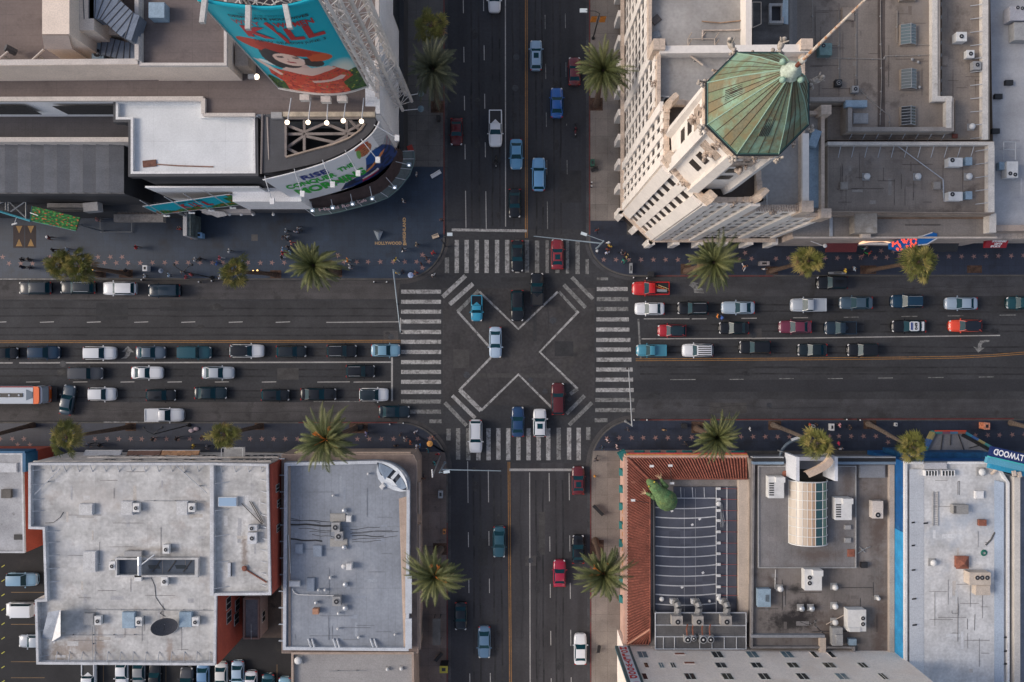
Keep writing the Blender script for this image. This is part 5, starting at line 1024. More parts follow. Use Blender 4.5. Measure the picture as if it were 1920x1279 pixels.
MB().frus([P(97,1204,z1),P(113,1196,z1),P(113,1146,z1),P(110,1146,z1)],[P(97,1203,z1+.2),P(113.4,1193,z1+2.2),P(113.4,1144,z1+2.3),P(112,1144,z1+2.3)]).build('gable',m_white,t)
c=P(308,1171,z1+1.0);t=thing('satellite_dish','large dark round dish lying on the white roof','satellite dish',(c.x,c.y,z1))
mb=MB();rot=Matrix.Rotation(R(35),4,'Z')@Matrix.Rotation(R(38),4,'X');pr=[(.02,0),(.5,.04),(1.0,.15),(1.5,.34),(1.68,.44)]
vs=[];n=28
for r_,z_ in pr:
 for i in range(n):vs.append(Vector((0,0,1.0))+(rot@Vector((r_*math.cos(2*math.pi*i/n),r_*math.sin(2*math.pi*i/n),z_))))
MB().add(vs,[(j*n+i,j*n+(i+1)%n,(j+1)*n+(i+1)%n,(j+1)*n+i)for j in range(4)for i in range(n)]).build('dish',M('dish_mesh',(.055,.055,.065),.7,var=.15,sc_=3,world=False,seam=(0,.2,.03,.4)),t,True,local=True)
MB().tube((0,0,0),(0,0,1.0),.09,8).build('mount',m_steel,t,local=True);MB().tube((0,0,1.1),rot@Vector((0,0,1.0))+Vector((0,0,1)),.03,5).build('feed',m_dark,t,local=True)
pipe('long thin pipe run across the lower white roof',[(157,1143),(250,1144),(400,1145)],z1,.045,m_acg);pipe('dotted thin pipe in the upper right of the white roof',[(270,939),(385,940)],z1,.04,m_acg)
pipe('curling black cable right of the light well duct',[(281,1078),(290,1098),(292,1120),(300,1132),(308,1142),(300,1150),(310,1156)],z1,.03,m_dark,'cable','cable',.04)
pipe('curved dark cable at the left of the white roof',[(85,981),(100,980),(113,970),(119,960)],z1,.03,m_dark,'cable','cable',.04)
pipe('thin vertical pipe with dots at the lower left roof',[(173,1175),(174,1240)],z1,.04,m_acg);pipe('thin horizontal seam pipe above the lower edge',[(117,1191),(270,1191)],z1,.03,m_acg)
c=P(472,1005,z1+.8);ac('cluttered old cooling unit with debris on the right section',465,985,482,995,z1,.8,m_parw,fans=[(.4,.4,.3)]);ac('rusty turret unit with a round brown top',464,999,481,1020,z1,.7,m_parw,fans=[(.5,.5,.35)])
for i,(p,q2)in enumerate([((453,944),(491,983)),((468,940),(492,982)),((472,941),(494,980))]):
 a,b=P(*p,z1+.12),P(*q2,z1+.3);tag(MB().tube(a,b,.05,5).build('wooden_pole',m_dark),'long dark stick lying on the right roof section, %s'%('leftmost','middle','rightmost')[i],'pole','dark sticks lying on the roof')
pipe('diagonal rust brown trough at the lower right section',[(458,1066),(480,1080),(500,1092)],z1,.10,m_rust,'roof_gutter','gutter',.1)
vent('round brown capped drain on the right roof section',458,1066,z1,.38,.3,m_rust);ac('white blurred pipe box at the left of the right section',427,1056,432,1082,z1,.4,m_parw)
pipe('diagonal white brace pipe at the upper left corner of the roof',[(64,928),(112,880)],z1,.05,m_strut,lift=.5);pipe('diagonal white brace pipe at the upper right corner of the roof',[(330,873),(388,925)],z1,.05,m_strut,lift=.5)
t=thing('fire_escape','white fire escape balcony on the old facade','fire escape',P(425,850,6.3))
ya=yn
x0_,x1_=P(412,860,8).x,P(452,860,8).x
MB().box((x0_,ya+.3,6.3),(x1_,ya+1.6,6.38)).build('platform',m_acg,t)
for i in range(9):
 x=x0_+(x1_-x0_)*i/8;MB().tube((x,ya+1.6,6.3),(x,ya+1.6,7.4),.03,4).build('baluster',m_white,t)
MB().path([(x0_,ya+.3,7.4),(x0_,ya+1.6,7.4),(x1_,ya+1.6,7.4),(x1_,ya+.3,7.4)],.04,5).build('handrail',m_white,t)
m_aww=M('awning_grey_white',(.42,.43,.46),.8,var=.15);yb=P(200,847,3).y
for lab,x0,x1,m in[('long white shop awning edged in blue below the old facade',157,226,m_aww),('brown shop awning right of the white one',238,300,M('awning_brown',(.16,.09,.07),.8,var=.3)),('orange and cream shop fascia below the old facade',302,372,M('awning_orange',(.40,.22,.12),.8,var=.5,sc_=2))]:
 a,b=P(x0,846,3.1),P(x1,846,3.1);t=thing('shop_awning',lab,'awning',(a.x,yn,2.6))
 MB().frus([(a.x,yn,2.7),(b.x,yn,2.7),(b.x,yn+.6,2.5),(a.x,yn+.6,2.5)],[(a.x,yn,3.3),(b.x,yn,3.3),(b.x,yn+.6,2.75),(a.x,yn+.6,2.75)]).build('canopy',m,t)
 MB().box((a.x,yn+.61,2.35),(b.x,yn+.66,2.75)).build('valance',m_white,t)
Hf=7.6;L0=thing('grey_roof_building','small weathered roof with a blue rim and red wall at the left edge','building',P(20,950,0))
m_r0=M('weathered_grey_roof',(.34,.345,.36),.85,var=.25,sc_=.3,stain=[((.12,.11,.11),1.0,.62,.8)])
block(L0,[(-160,850),(42,850),(46,1037),(-160,1037)],Hf,m_redw,m_r0,.22,.35,m_parw)
a,b=P(-160,850,Hf),P(42,850,Hf);MB().box((a.x,b.y+.02,5.0),(b.x+.35,b.y+.30,Hf+.05)).build('blue_fascia',M('blue_fascia',(.012,.09,.19),.6,var=.2),L0)
MB().box((b.x+.02,P(0,885,Hf).y,4.8),(b.x+.45,b.y+.0,Hf+.04)).build('blue_fascia',M('blue_fascia',(.012,.09,.19),.6,var=.2),L0)
hatch('white roof panel at the left edge, upper',-6,868,32,886,Hf-.35,.2,m_parw);ac('brown box near the left edge on the weathered roof',2,918,20,934,Hf-.35,.5,M('brown_box',(.12,.11,.10),.8,var=.2))
ac('pile of scrap on the weathered roof',26,1003,42,1012,Hf-.35,.2,m_dark,name='scrap_pile',cat='scrap')
m_lot=M('lot_asphalt',(.020,.020,.022),.9,var=.3,sc_=.3,fine=.15,stain=((.045,.04,.036),.3,.6,.6))
lot1=MB().sheet([P(x,y)for x,y in[(-1200,900),(560,900),(560,2200),(-1200,2200)]],.16).build('car_park_surface',m_lot,walk_sw)
m_liney=M('lot_line_tan',(.16,.10,.05),.8,var=.3)
for y in(1110,1170,1240,1270):ribbon([(22,y),(85,y)],1.3,.166).build('bay_line',m_liney,walk_sw)
for x in(195,312,245,430,520):ribbon([(x,1245),(x,1400)],1.3,.166).build('bay_line',m_liney,walk_sw)
for i in range(14):y=1060+i*27;ribbon([(4,y+3),(10,y-1)],1.6,.167).build('lane_stud',M('stud_yellow',(.4,.38,.05),.7),walk_sw)
m_yard=M('yard_concrete',(.10,.075,.06),.9,var=.35,sc_=.35,stain=((.03,.026,.025),.5,.55,.8))
MB().sheet([P(x,y)for x,y in[(440,1075),(552,1075),(552,1195),(440,1195)]],.172).build('yard_slab',m_yard,walk_sw)
sh=thing('shed','narrow shed with pinkish walls between the two roofs','shed',P(476,1170,0))
block(sh,rect(456,1122,486,1199),4.2,M('shed_wall',(.42,.33,.31),.85,var=.15),M('shed_roof',(.13,.12,.13),.85,var=.3,sc_=.6),.22,.4,M('shed_rim',(.20,.12,.10),.85,var=.3))
sx=P(486,1160,4.2).x;window_on(sh,(sx,P(486,1164,4.2).y,0),(0,1,0),1.4,1.6,2.9,(1,0,0),frame=m_wallg)
pipe('vertical thin rod standing at the shed',[(471,1170),(471,1199)],4.0,.04,m_acg)
H3=7.6
m_r3=M('blue_grey_roof',(.235,.258,.295),.75,var=.18,sc_=.2,fine=.09,fsc=3,seam=[(0,1.0,.035,.30,8.5,.4),(1,8.5,.05,.30)],streak=(.9,.06,.04),stain=((.36,.37,.39),.10,.55,.45))
m_brn=M('brown_ledge',(.19,.145,.125),.9,var=.25,sc_=.5);m_blu=M('blue_grey_parapet',(.22,.26,.32),.7,var=.15,sc_=.6);m_whp=M('white_curb',(.48,.51,.55),.6,var=.12,sc_=.8)
m_tanl=M('tan_ledge',(.36,.28,.23),.85,var=.18,sc_=.6)
L3=thing('corner_building','blue grey roofed corner building with a rounded white parapet','building',P(655,1040,0))
out3=[(528,852),(775,852),(782,866),(784,1225),(528,1225)]
MB().prism([P(x,y,6.2)for x,y in out3],0,6.2).build('wall',m_tanl,L3)
MB().sheet([P(x,y,6.2)for x,y in[(529,853),(774,853),(781,867),(783,1224),(529,1224)]],6.21).build('ledge',m_brn,L3)
main=[(533,868),(706,864)]+arc(706,911,62,47,-90,0,10)[1:]+[(768,960),(766,1221),(530,1219)]
mw=[P(x,y,H3)for x,y in main]
MB().prism(mw,6.22,H3-.52).build('upper_wall',m_blu,L3)
o3,i3=inset_poly(mw,.42);ring(MB(),o3,i3,H3-.52,H3).build('parapet',m_whp,L3)
z3=H3-.5;MB().sheet(i3,z3).build('roof',m_r3,L3)
a,b=P(749,935,z3),P(762,1217,z3);MB().poly([(P(748,935,z3).x,P(748,935,z3).y,z3+.01),(P(764,920,z3).x,P(764,930,z3).y,z3+.2),(P(763,1217,z3).x,b.y,z3+.2),(P(757,1217,z3).x,b.y,z3+.01)]).build('sloping_cant',m_tanl,L3)
a,b=P(540,870,z3),P(533,1218,z3);MB().box((P(541,900,z3).x-.02,b.y,z3+.01),(P(545,900,z3).x,a.y,z3+.12)).build('roof_kerb',m_tanl,L3)
t=thing('corner_canopy','curved white funnel canopy with two dark openings at the roof corner','canopy',P(735,893,z3))
def arcp(cx,cy,r,a0,a1,n,h):return[P(cx+r*math.cos(R(a0+(a1-a0)*i/n)),cy+r*math.sin(R(a0+(a1-a0)*i/n)),h)for i in range(n+1)]
outer=arcp(712,918,52,-98,2,14,z3+1.5);inner=[P(707,872,z3+.3),P(706,885,z3+.2),P(709,898,z3+.15),P(716,907,z3+.1),P(727,914,z3+.1),P(738,919,z3+.1),P(750,922,z3+.2),P(762,921,z3+.3)]
inn=[]
for i in range(15):
 q=i/14*7;k0=min(int(q),6);inn.append(inner[k0].lerp(inner[k0+1],q-k0))
lip=[o.lerp(n_,.16)+Vector((0,0,-.1))for o,n_ in zip(outer,inn)]
m_sail=M('sail_white',(.55,.59,.63),.5,var=.1,sc_=1);
sh_=MB()
for i in range(14):sh_.poly([outer[i],outer[i+1],lip[i+1],lip[i]])
for i in range(14):sh_.poly([inn[i],inn[i+1],inn[i+1].lerp(outer[i+1],.22)+Vector((0,0,-.25)),inn[i].lerp(outer[i],.22)+Vector((0,0,-.25))])
apex=P(739,897,z3+.9);base_=[inn[i].lerp(outer[i],.22)+Vector((0,0,-.25))for i in range(15)]
for i in range(4,11):sh_.poly([base_[i],base_[i+1],apex.lerp(base_[7],.35)])
sh_.build('shell',m_sail,t);MB().obox(P(742,889,z3+1.2),(.55,.65,.1),(.16,-.13,0),(0,0,.10)).build('fin',m_sail,t)
dk=MB();
for i in range(14):dk.poly([lip[i]+Vector((0,0,-.5)),lip[i+1]+Vector((0,0,-.5)),base_[i+1]+Vector((0,0,-.05)),base_[i]+Vector((0,0,-.05))])
dk.build('opening',M('canopy_shade',(.04,.05,.07),.7,var=.3),t)
for s,r0 in((0,0),(1,1)):MB().poly([lip[1 if not s else 9],lip[6 if not s else 13],base_[6 if not s else 12]+Vector((0,0,.05)),base_[2 if not s else 9]]).build('side_wall',M('canopy_inner',(.16,.21,.28),.6,var=.2),t)
def fanbox(lab,x,y):return ac(lab,x-7.5,y-8.5,x+7.5,y+8.5,z3,1.0,m_acg,fans=[(.5,.5,.42)])
fanbox('grey fan unit, upper one of the touching pair on the grey roof',629,989);fanbox('grey fan unit, lower one of the touching pair on the grey roof',635,1006);fanbox('grey fan unit alone near the lower middle of the grey roof',631,1128)
hatch('pale square hatch on the mounting board above the fan pair',649,967,659,979,z3,.4,m_acw);hatch('pale board under the upper fan unit',619,963,648,978,z3,.12,M('board',(.34,.33,.31),.8,var=.1));hatch('pale board under the lower fan unit',619,1010,652,1025,z3,.12,M('board',(.34,.33,.31),.8,var=.1))
for lab,x,y,r in[('round silver vent above the fan pair',645,958,.36),('round silver vent below the fan pair',645,1027,.36),('round silver vent beside the white cube',644,1063,.34),('round silver vent in the lower right middle',647,1097,.38),('round silver vent right of the lone fan unit',647,1141,.40),('small white vent, left of the pair above the long pipe',597,1107,.2),('small white vent, right of the pair above the long pipe',609,1107,.2),('small white vent near the lone fan unit base',634,1151,.2),('tiny white vent at the upper right of the grey roof',690,889,.18),('tiny white vent above the fan pair, far left',624,930,.18),('small twin white vent in the middle of the grey roof',619,1084,.22),('small pale vent left of the orange box',592,1131,.28),('tiny white vent near the lower right corner',740,1191,.16),('small white vent cluster at the bottom of the grey roof',672,1196,.2),('tiny white vent at the lower centre of the grey roof',633,1180,.18)]:
 vent(lab,x,y,z3,r,.55,m_acw if 'white' in lab else None,False)
hatch('pale square cube hatch beside the silver vent',649,1057,660,1069,z3,.9,m_acw)
for lab,x0,y0,x1,y1 in[('faint grey hatch at the left of the grey roof',553,1020,568,1038),('grey hatch with a small white fan at its top',587,1023,604,1044),('tall grey hatch at the lower left of the grey roof',575,1084,590,1109)]:hatch(lab,x0,y0,x1,y1,z3,.35,m_blu)
hatch('white flat box at the lower left of the grey roof',542,1090,562,1100,z3,.5,m_acw);ac('orange brown box with a white pipe frame',586,1142,597,1152,z3,.8,M('box_orange',(.36,.19,.12),.8,var=.2))
hatch('tilted pale square hatch below the white sail',712,908,722,916,z3,.35,m_acw,rot=45)
pipe('long white pipe in the lower left of the grey roof',[(548,1104),(552,1112),(560,1115),(630,1117)],z3,.06,m_acw)
pipe('thin pipe along the left edge of the grey roof',[(541,1003),(543,1040),(545,1075)],z3,.04,m_acw)
for i,(x0,y0,x1,y1,w_)in enumerate([(542,975,620,978,.10),(542,983,622,986,.28),(560,990,622,996,.07),(580,997,628,998,.06),(542,1011,604,1015,.25),(585,1003,628,1007,.06),(657,993,712,988,.07),(660,998,747,996,.07),(660,1004,720,1006,.12),(660,1012,745,1006,.06),(660,1017,715,1014,.06),(542,972,600,980,.06),(657,1001,735,994,.05)]):
 pts=[(x0+(x1-x0)*j/5,y0+(y1-y0)*j/5+math.sin(j*1.7+i)*1.1)for j in range(6)];q=[P(x,y,z3+.03)for x,y in pts]
 tag(MB().path([v-Vector((0,0,w_*.3))for v in q],w_*.55,4).build('tar_streak',flat('tar_black',(.014,.015,.018),.5)),'black tar streak on the grey roof, %s'%['upper left thin','thick upper left','short left third','short beside upper fan','thick lower left','thin left of lower fan','upper right short','long upper right','middle right thick','long lower right','lowest right','topmost left','faint right'][i],'tar streak','black tar streaks by the fan units')
for i,x in enumerate((583,630,700)):
 for d in(0,7):a=P(x+d,1214,H3+.1);MB().tube(a,(a.x-.5,a.y+1.0,z3+.1),.12,6).build('parapet_brace',m_whp,L3)
for y in range(860,1225,31):
 a=P(530,y,6.3);MB().box((a.x-.5,a.y-.06,6.21),(a.x+.3,a.y+.06,6.5)).build('ledge_bracket',m_whp,L3)
for x0,x1 in((555,640),(650,770)):
 a,b=P(x0,850,5.6),P(x1,852,5.6);MB().box((a.x,b.y,4.9),(b.x,b.y+.35,5.6)).build('front_cornice',m_tanl,L3)
for y0,y1 in((905,965),(985,1075),(1085,1220)):
 a,b=P(779,y0,6.2),P(779,y1,6.2);xr=P(784,900,6.2).x;MB().box((xr,b.y,5.0),(xr+.28,a.y,5.9)).build('side_cornice',m_tanl,L3)
for y0,y1 in((1080,1150),(1160,1216)):
 a,b=P(760,y0,H3),P(772,y1,H3);MB().box((a.x,b.y,H3-.3),(b.x,a.y,H3+.06)).build('white_ledge',m_whp,L3)
L4=thing('flat_roof_annex','flat grey annex roof below the blue grey roof','building',P(660,1260,0))
m_r4=M('annex_roof',(.29,.28,.275),.85,var=.12,sc_=.2,seam=[(1,1.2,.03,.2)],stain=((.16,.14,.13),.8,.64,.6))
block(L4,[(546,1223),(776,1223),(778,1500),(546,1500)],6.4,m_tanl,m_r4,.3,.5,m_tanl)
vent('round white turbine vent at the left of the annex roof',558,1240,5.9,.55,.7,m_acw);vent('small white dome vent, left of two on the annex roof',726,1256,5.9,.24,.5,m_acw);vent('small white dome vent, right of two on the annex roof',752,1255,5.9,.24,.5,m_acw)
pipe('thin straight pipe on the annex roof',[(616,1259),(686,1258)],5.9,.04,m_acg)
m_tile=M('red_tile',(.22,.072,.048),.9,var=.35,sc_=.9,fine=.35,fsc=4,stain=((.10,.05,.04),.8,.6,.7))
m_tile2=M('red_tile_dark',(.12,.035,.024),.9,var=.25,sc_=.6,fine=.2,fsc=7)
m_pink=M('pink_stucco',(.52,.33,.26),.85,var=.15,sc_=.6);m_crm=M('cream_stucco',(.50,.42,.35),.85,var=.12,sc_=.4,stain=((.2,.16,.13),.9,.62,.6))
m_orn=M('orange_trim',(.50,.22,.07),.8,var=.3,sc_=2);m_teal=flat('teal_awning',(.01,.13,.13),.6)
HT=7.3
T1=thing('tile_roof_museum','cream museum building with an L-shaped red tile roof','building',P(1290,1030,0))
ot=rect(1176,857,1405,1214);MB().prism([P(x,y,HT)for x,y in ot],0,HT-.9).build('wall',m_pink,T1)
zt=HT-.95
MB().sheet([P(x,y,zt)for x,y in rect(1216,898,1383,1213)],zt+.08).build('roof',M('museum_flat_roof',(.24,.22,.21),.85,var=.25,sc_=.4,stain=((.10,.08,.07),.9,.6,.7)),T1)
def slope(t,lo0,lo1,hi1,hi0,zl,zh,run):
 """tile courses as ridges running down the slope; lo/hi photo px at their own heights"""
 a,b=P(*lo0,zl),P(*lo1,zl);c,d=P(*hi1,zh),P(*hi0,zh)
 n=max(2,int((b-a).length/.42));base=MB();base.mi=1;base.poly([a,b,c,d]);base.mi=0
 up_=(b-a).cross(d-a).normalized();up_=up_ if up_.z>0 else-up_
 for i in range(n):
  u=(i+.5)/n;p,q=a.lerp(b,u)+up_*.02,d.lerp(c,u)+up_*.02
  s=(b-a).normalized()*.12
  base.add([p-s,p+s,p+up_*.13,q-s*.9,q+s*.9,q+up_*.13],[(0,2,5,3),(2,1,4,5),(0,1,2)])
 return base.build('tile_roof',[m_tile,m_tile2],t)
slope(T1,(1176,858),(1402,858),(1402,898),(1217,898),6.4,7.6,0)
slope(T1,(1176,1208),(1176,858),(1217,898),(1219,1180),6.4,7.6,0)
slope(T1,(1219,1208),(1177,1208),(1219,1180),(1219,1181),6.4,7.6,0)
a,b=P(1176,858,6.5),P(1217,898,7.72);MB().tube(a,b,.14,6).build('hip_ridge',m_tile,T1);a,b=P(1177,1208,6.5),P(1219,1180,7.72);MB().tube(a,b,.15,6).build('hip_ridge',M('pink_ridge',(.45,.22,.15),.8,var=.2),T1)
for p,q in(((1217,898),(1402,898)),((1219,898),(1219,1205))):MB().tube(P(*p,7.66),P(*q,7.66),.10,6).build('roof_ridge',m_tile,T1)
for p,q in(((1176,858),(1403,858)),((1176,858),(1176,1208))):
 a,b=P(*p,6.4),P(*q,6.4);dx,dy=((-.22,0)if p[0]==q[0]else(0,.22))
 MB().obox((a+b)/2+Vector((dx*.5,dy*.5,-.05)),(b-a)/2,Vector((dx,dy,0))*.9,(0,0,.12)).build('cornice',m_pink,T1)
 MB().obox((a+b)/2+Vector((dx*1.6,dy*1.6,-.55)),(b-a)/2,Vector((dx,dy,0))*.6,(0,0,.30)).build('fascia',m_orn if dy else m_pink,T1)
MB().obox(P(1290,856,6.2)+Vector((0,.42,-.3)),(8.2,0,0),(0,.05,0),(0,0,.12)).build('red_neon_trim',flat('neon_red',(.55,.03,.06),.5),T1)
for i,x in enumerate((1200,1230,1260,1290)):
 c=P(x,850,3.4);MB().frus([(c.x-.75,c.y-.5,3.0),(c.x+.75,c.y-.5,3.0),(c.x+.75,c.y+.35,2.9),(c.x-.75,c.y+.35,2.9)],[(c.x-.4,c.y-.5,3.7),(c.x+.4,c.y-.5,3.7),(c.x+.5,c.y+.1,3.2),(c.x-.5,c.y+.1,3.2)]).build('awning',m_teal,T1)
c=P(1384,850,3.4);MB().box((c.x-.9,c.y-.5,3.0),(c.x+.9,c.y+.35,3.3)).build('awning',m_teal,T1)
c=P(1165,852,4.0);MB().rbox(c.x+.3,c.y-.2,2.6,4.0,1.1,1.2,.5).build('awning',m_teal,T1)
for y in(886,918,951,986,1020,1090,1125):c=P(1165,y,3.2);MB().frus([(c.x-.25,c.y-.55,2.6),(c.x+.45,c.y-.55,2.6),(c.x+.45,c.y+.55,2.6),(c.x-.25,c.y+.55,2.6)],[(c.x+.2,c.y-.5,3.3),(c.x+.45,c.y-.5,3.3),(c.x+.45,c.y+.2,3.3),(c.x+.2,c.y+.2,3.3)]).build('awning',m_teal,T1)
for y in range(960,1080,14):c=P(1169,y,4.6);MB().box((c.x-.12,c.y-.25,4.1),(c.x+.12,c.y+.25,4.7)).build('facade_ornament',m_orn,T1)
a,b=P(1383,900,zt+.3),P(1404,1165,zt+.3);MB().box((a.x,b.y,zt),(b.x,P(0,899,HT).y,HT-.1)).build('cream_ledge',m_crm,T1)
a,b=P(1404,860,HT),P(1411,1170,HT);MB().box((a.x,b.y,0.1),(b.x,a.y,HT+.15)).build('party_wall',M('party_wall_tan',(.30,.25,.21),.85,var=.2,sc_=.7),T1)
m_slate=M('slate_membrane',(.068,.073,.095),.55,var=.15,sc_=.5,fine=.05,tile=(1.55,1.75,.12));m_batt=M('white_batten',(.45,.46,.48),.6,var=.15)
a,b=P(1229,1150,zt+.3),P(1381,912,zt+.3);panel=MB().box((a.x,a.y,zt+.08),(b.x,P(0,930,zt).y,zt+.28)).box((P(1262,0,zt).x,P(0,930,zt).y,zt+.08),(b.x,P(0,912,zt).y,zt+.28)).build('membrane_roof',m_slate,T1)
for i in range(13):
 y=934+i*18.1
 if i==0:xs=1262
 else:xs=1229
 pts=[P(xs+(1343-xs)*j/8,y+(1.6-3.0*((j/8-.45)**2)*4 if i else 0),zt+.31)for j in range(9)]
 MB().path(pts,.10,4).build('batten',m_batt,T1)
for x in(1343,1363):MB().tube(P(x,914,zt+.31),P(x,1150,zt+.31),.09,4).build('batten',m_batt,T1)
for x in(1283,1304):
 MB().tube(P(x,916,zt+.3),P(x,1150,zt+.3),.02,4).build('seam',m_batt,T1)
for x0,x1 in((1276,1277),(1298,1299),(1320,1321)):MB().tube(P(x0,914,zt+.31),P(x1,933,zt+.31),.07,4).build('batten',m_batt,T1)
MB().tube(P(1225,915,zt+.2),P(1226,1150,zt+.2),.11,6).build('edge_pipe',m_crm,T1)
m_redp=flat('red_conduit',(.40,.07,.05),.6)
FL=[916,936,957,976,997,1018,1038,1058,1079,1100,1116]
for i,y in enumerate(FL):
 q=[P(1349,y,zt+.5),P(1404,y+1,zt+.5)];MB().path(q,.025,4).build('conduit',m_redp,T1)
 MB().obox(P(1347,y,zt+.55),(.28,0,0),(0,.17,0),(0,0,.14)).build('floodlight',m_acw,T1)
MB().tube(P(1403,1040,zt+.55),P(1403,1075,zt+.55),.05,5).build('conduit',m_redp,T1)
rs=random.Random(9)
for i in range(9):
 a=P(1351+rs.uniform(-3,6),944+rs.uniform(-4,6),zt+.35+i*.02);b=P(1354+rs.uniform(-4,7),984+rs.uniform(-6,6),zt+.4+i*.02)
 tag(MB().tube(a,b,.035,4).build('metal_rod',m_steel),'pale metal rod in the loose pile on the slate roof','rod','pile of loose metal rods on the slate roof')
vent('round white vent at the top of the slate roof, beside the rods',1348,945,zt+.28,.36,.35,m_acw,False);vent('round white vent at the lower left of the slate roof',1241,1124,zt+.28,.34,.4,m_acw,False);vent('round white vent right of the three ducts',1348,1123,zt+.28,.34,.4,m_acw,False)
vent('small white cap vent between two ducts',1331,1128,zt+.28,.2,.6,m_acw,False)
for i,(x,y)in enumerate([(1312,973),(1298,984),(1318,1074),(1279,1101),(1260,958)]):
 c=P(x,y,zt+.3);tag(MB().rbox(c.x,c.y,zt+.29,zt+.33,.35,.28,.6).build('litter',m_white),'scrap of white litter on the slate roof, %s'%['largest, upper middle','second from the top','lower middle','lowest','topmost beside the statue'][i],'litter')
for lab,x,y,x2,y2 in[('white spotlight on the tile roof, left of two at the top',1222,874,1222,878),('white spotlight on the tile roof on a long black arm',1257,873,1259,904),('white spotlight on a long arm on the left tile strip',1187,938,1222,944),('small brown vent on the left tile strip',1188,904,1188,906),('white spotlight above the green statue back',1260,906,1258,900)]:
 a=P(x,y,8.3);b=P(x2,y2,7.6);t=thing('spotlight',lab,'spotlight',b);MB().tube(b,a,.04,5).build('arm',m_dark,t);MB().obox(a,(.28,0,0),(0,.15,0),(0,0,.1)).build('lamp_head',m_white if 'brown' not in lab else m_rust,t)
HP=8.0;a,b=P(1229,1217,HP),P(1399,1149,HP)
PL=thing('equipment_platform','grey equipment platform with pale frames over the cream wall','platform',((a.x+b.x)/2,(a.y+b.y)/2,zt))
MB().box((a.x,a.y,HP-.25),(b.x,b.y,HP)).build('deck',M('platform_deck',(.10,.10,.105),.8,var=.25,sc_=.6,seam=[(0,1.9,.05,.3),(1,1.9,.05,.3)]),PL)
for p,q in(((1229,1149),(1399,1149)),((1399,1149),(1399,1217)),((1399,1217),(1229,1217)),((1229,1217),(1229,1149)),((1229,1172),(1399,1173)),((1229,1194),(1399,1194))):MB().tube(P(*p,HP+.05),P(*q,HP+.05),.09,5).build('frame_bar',m_strut,PL)
for x in(1244,1265,1312,1335,1358,1381):MB().tube(P(x,1194,HP+.05),P(x,1217,HP+.05),.07,5).build('frame_bar',m_strut,PL)
for x,y in((1232,1152),(1396,1152),(1232,1214),(1396,1214)):c=P(x,y,HP);MB().tube((c.x,c.y,.1 if y>1200 else zt),(c.x,c.y,HP-.2),.12,6).build('post',m_steel,PL)
m_duct=M('duct_grey',(.24,.24,.24),.5,.3,var=.2,sc_=2,seam=(1,.35,.04,.3))
for lab,x in(('left',1270),('middle',1309),('right',1362)):
 t=ac('grey blower box with a round fan, %s of three on the platform'%lab,x-10 if lab!='middle' else x-9,1156,x+10,1173,HP,1.2,M('blower_tan',(.34,.32,.30),.6,var=.15),fans=[(.55,.40,.42)])
 d=thing('curved_duct','curved grey duct above the %s blower box'%lab,'duct',P(x-3,1140,zt+.3))
 pts=[P(x-6,1127,zt+.9),P(x-1,1131,zt+1.5),P(x+2,1139,zt+1.8),P(x,1150,zt+1.7),P(x+2,1158,HP+.6)]
 MB().path(pts,.50,8).build('duct',m_duct,d);MB().obox(pts[0],(.55,0,0),(0,.3,0),(0,0,.35)).build('intake',m_acw,d)
for i,(x,r)in enumerate(((1290,.46),(1301,.36),(1319,.52),(1333,.46))):
 c=P(x,1200 if i!=1 else 1198,HP+1.0);t=thing('exhaust_fan','round exhaust fan on the platform, %s of four'%['first from the left','smaller second','largest third','last'][i],'exhaust fan',(c.x,c.y,HP))
 MB().rbox(0,0,0,.7,r*2.0,r*2.0).build('housing',m_acg,t,local=True);MB().lathe((0,0,.7),[(r,0),(r,.25),(r*.86,.27)],16).build('ring',m_vent,t,local=True);MB().lathe((0,0,.96),[(r*.82,0),(r*.82,.015)],16).build('blades',m_fan,t,local=True);MB().lathe((0,0,.98),[(r*.3,0),(r*.2,.06)],8).build('hub',m_acw,t,local=True)
 MB().path([(0,r,.5),(-.1,r+.9,.6),(.1,r+1.4,.3)],.1,5).build('pipe',m_rust,t,local=True)
c=P(1240,922,7.7);g1=M('statue_green',(.10,.17,.065),.9,bump=.9,var=.45,sc_=1.3,fine=.35,fsc=6,stain=[((.02,.15,.06),.8,.55,.7),((.20,.24,.07),.9,.54,.8)])
D=thing('dinosaur_statue','green dinosaur statue bending head first over the red tile roof','statue',(c.x,c.y,zt))
head=P(1217,903,9.4);body=P(1251,937,8.6);neck=P(1232,918,9.2)
J=[(P(1213.5,899.5,8.9),.12,.10),(P(1215,901,9.0),.34,.28),(P(1219,905,9.2),.52,.42),(P(1224,910,9.4),.70,.52),(P(1230,917,9.3),.78,.60),(P(1235,922,9.2),.88,.70),(P(1240,928,9.0),1.10,.9),(P(1246,934,8.8),1.38,1.15),(P(1252,940,8.5),1.45,1.3),(P(1257,946,8.1),1.20,1.2),(P(1261,950,7.7),.62,.8),(P(1262,952,7.5),.15,.3)]
def loft(J,n=18):
 mb=MB();ax=(J[-1][0]-J[0][0]).normalized();sd=ax.cross(Vector((0,0,1))).normalized();u_=sd.cross(ax).normalized()
 for c_,rw,rh in J:
  for i in range(n):a_=2*math.pi*i/n;mb.v.append(tuple(c_+sd*rw*math.cos(a_)+u_*rh*math.sin(a_)))
 m_=len(J)
 for j in range(m_-1):
  for i in range(n):mb.f.append((j*n+i,j*n+(i+1)%n,(j+1)*n+(i+1)%n,(j+1)*n+i));mb.m.append(0)
 mb.f+=[tuple(range(n))[::-1],tuple(range((m_-1)*n,m_*n))];mb.m+=[0,0];return mb
loft(J).build('body',g1,D,True)
g2=flat('claw_tan',(.42,.30,.18),.6)
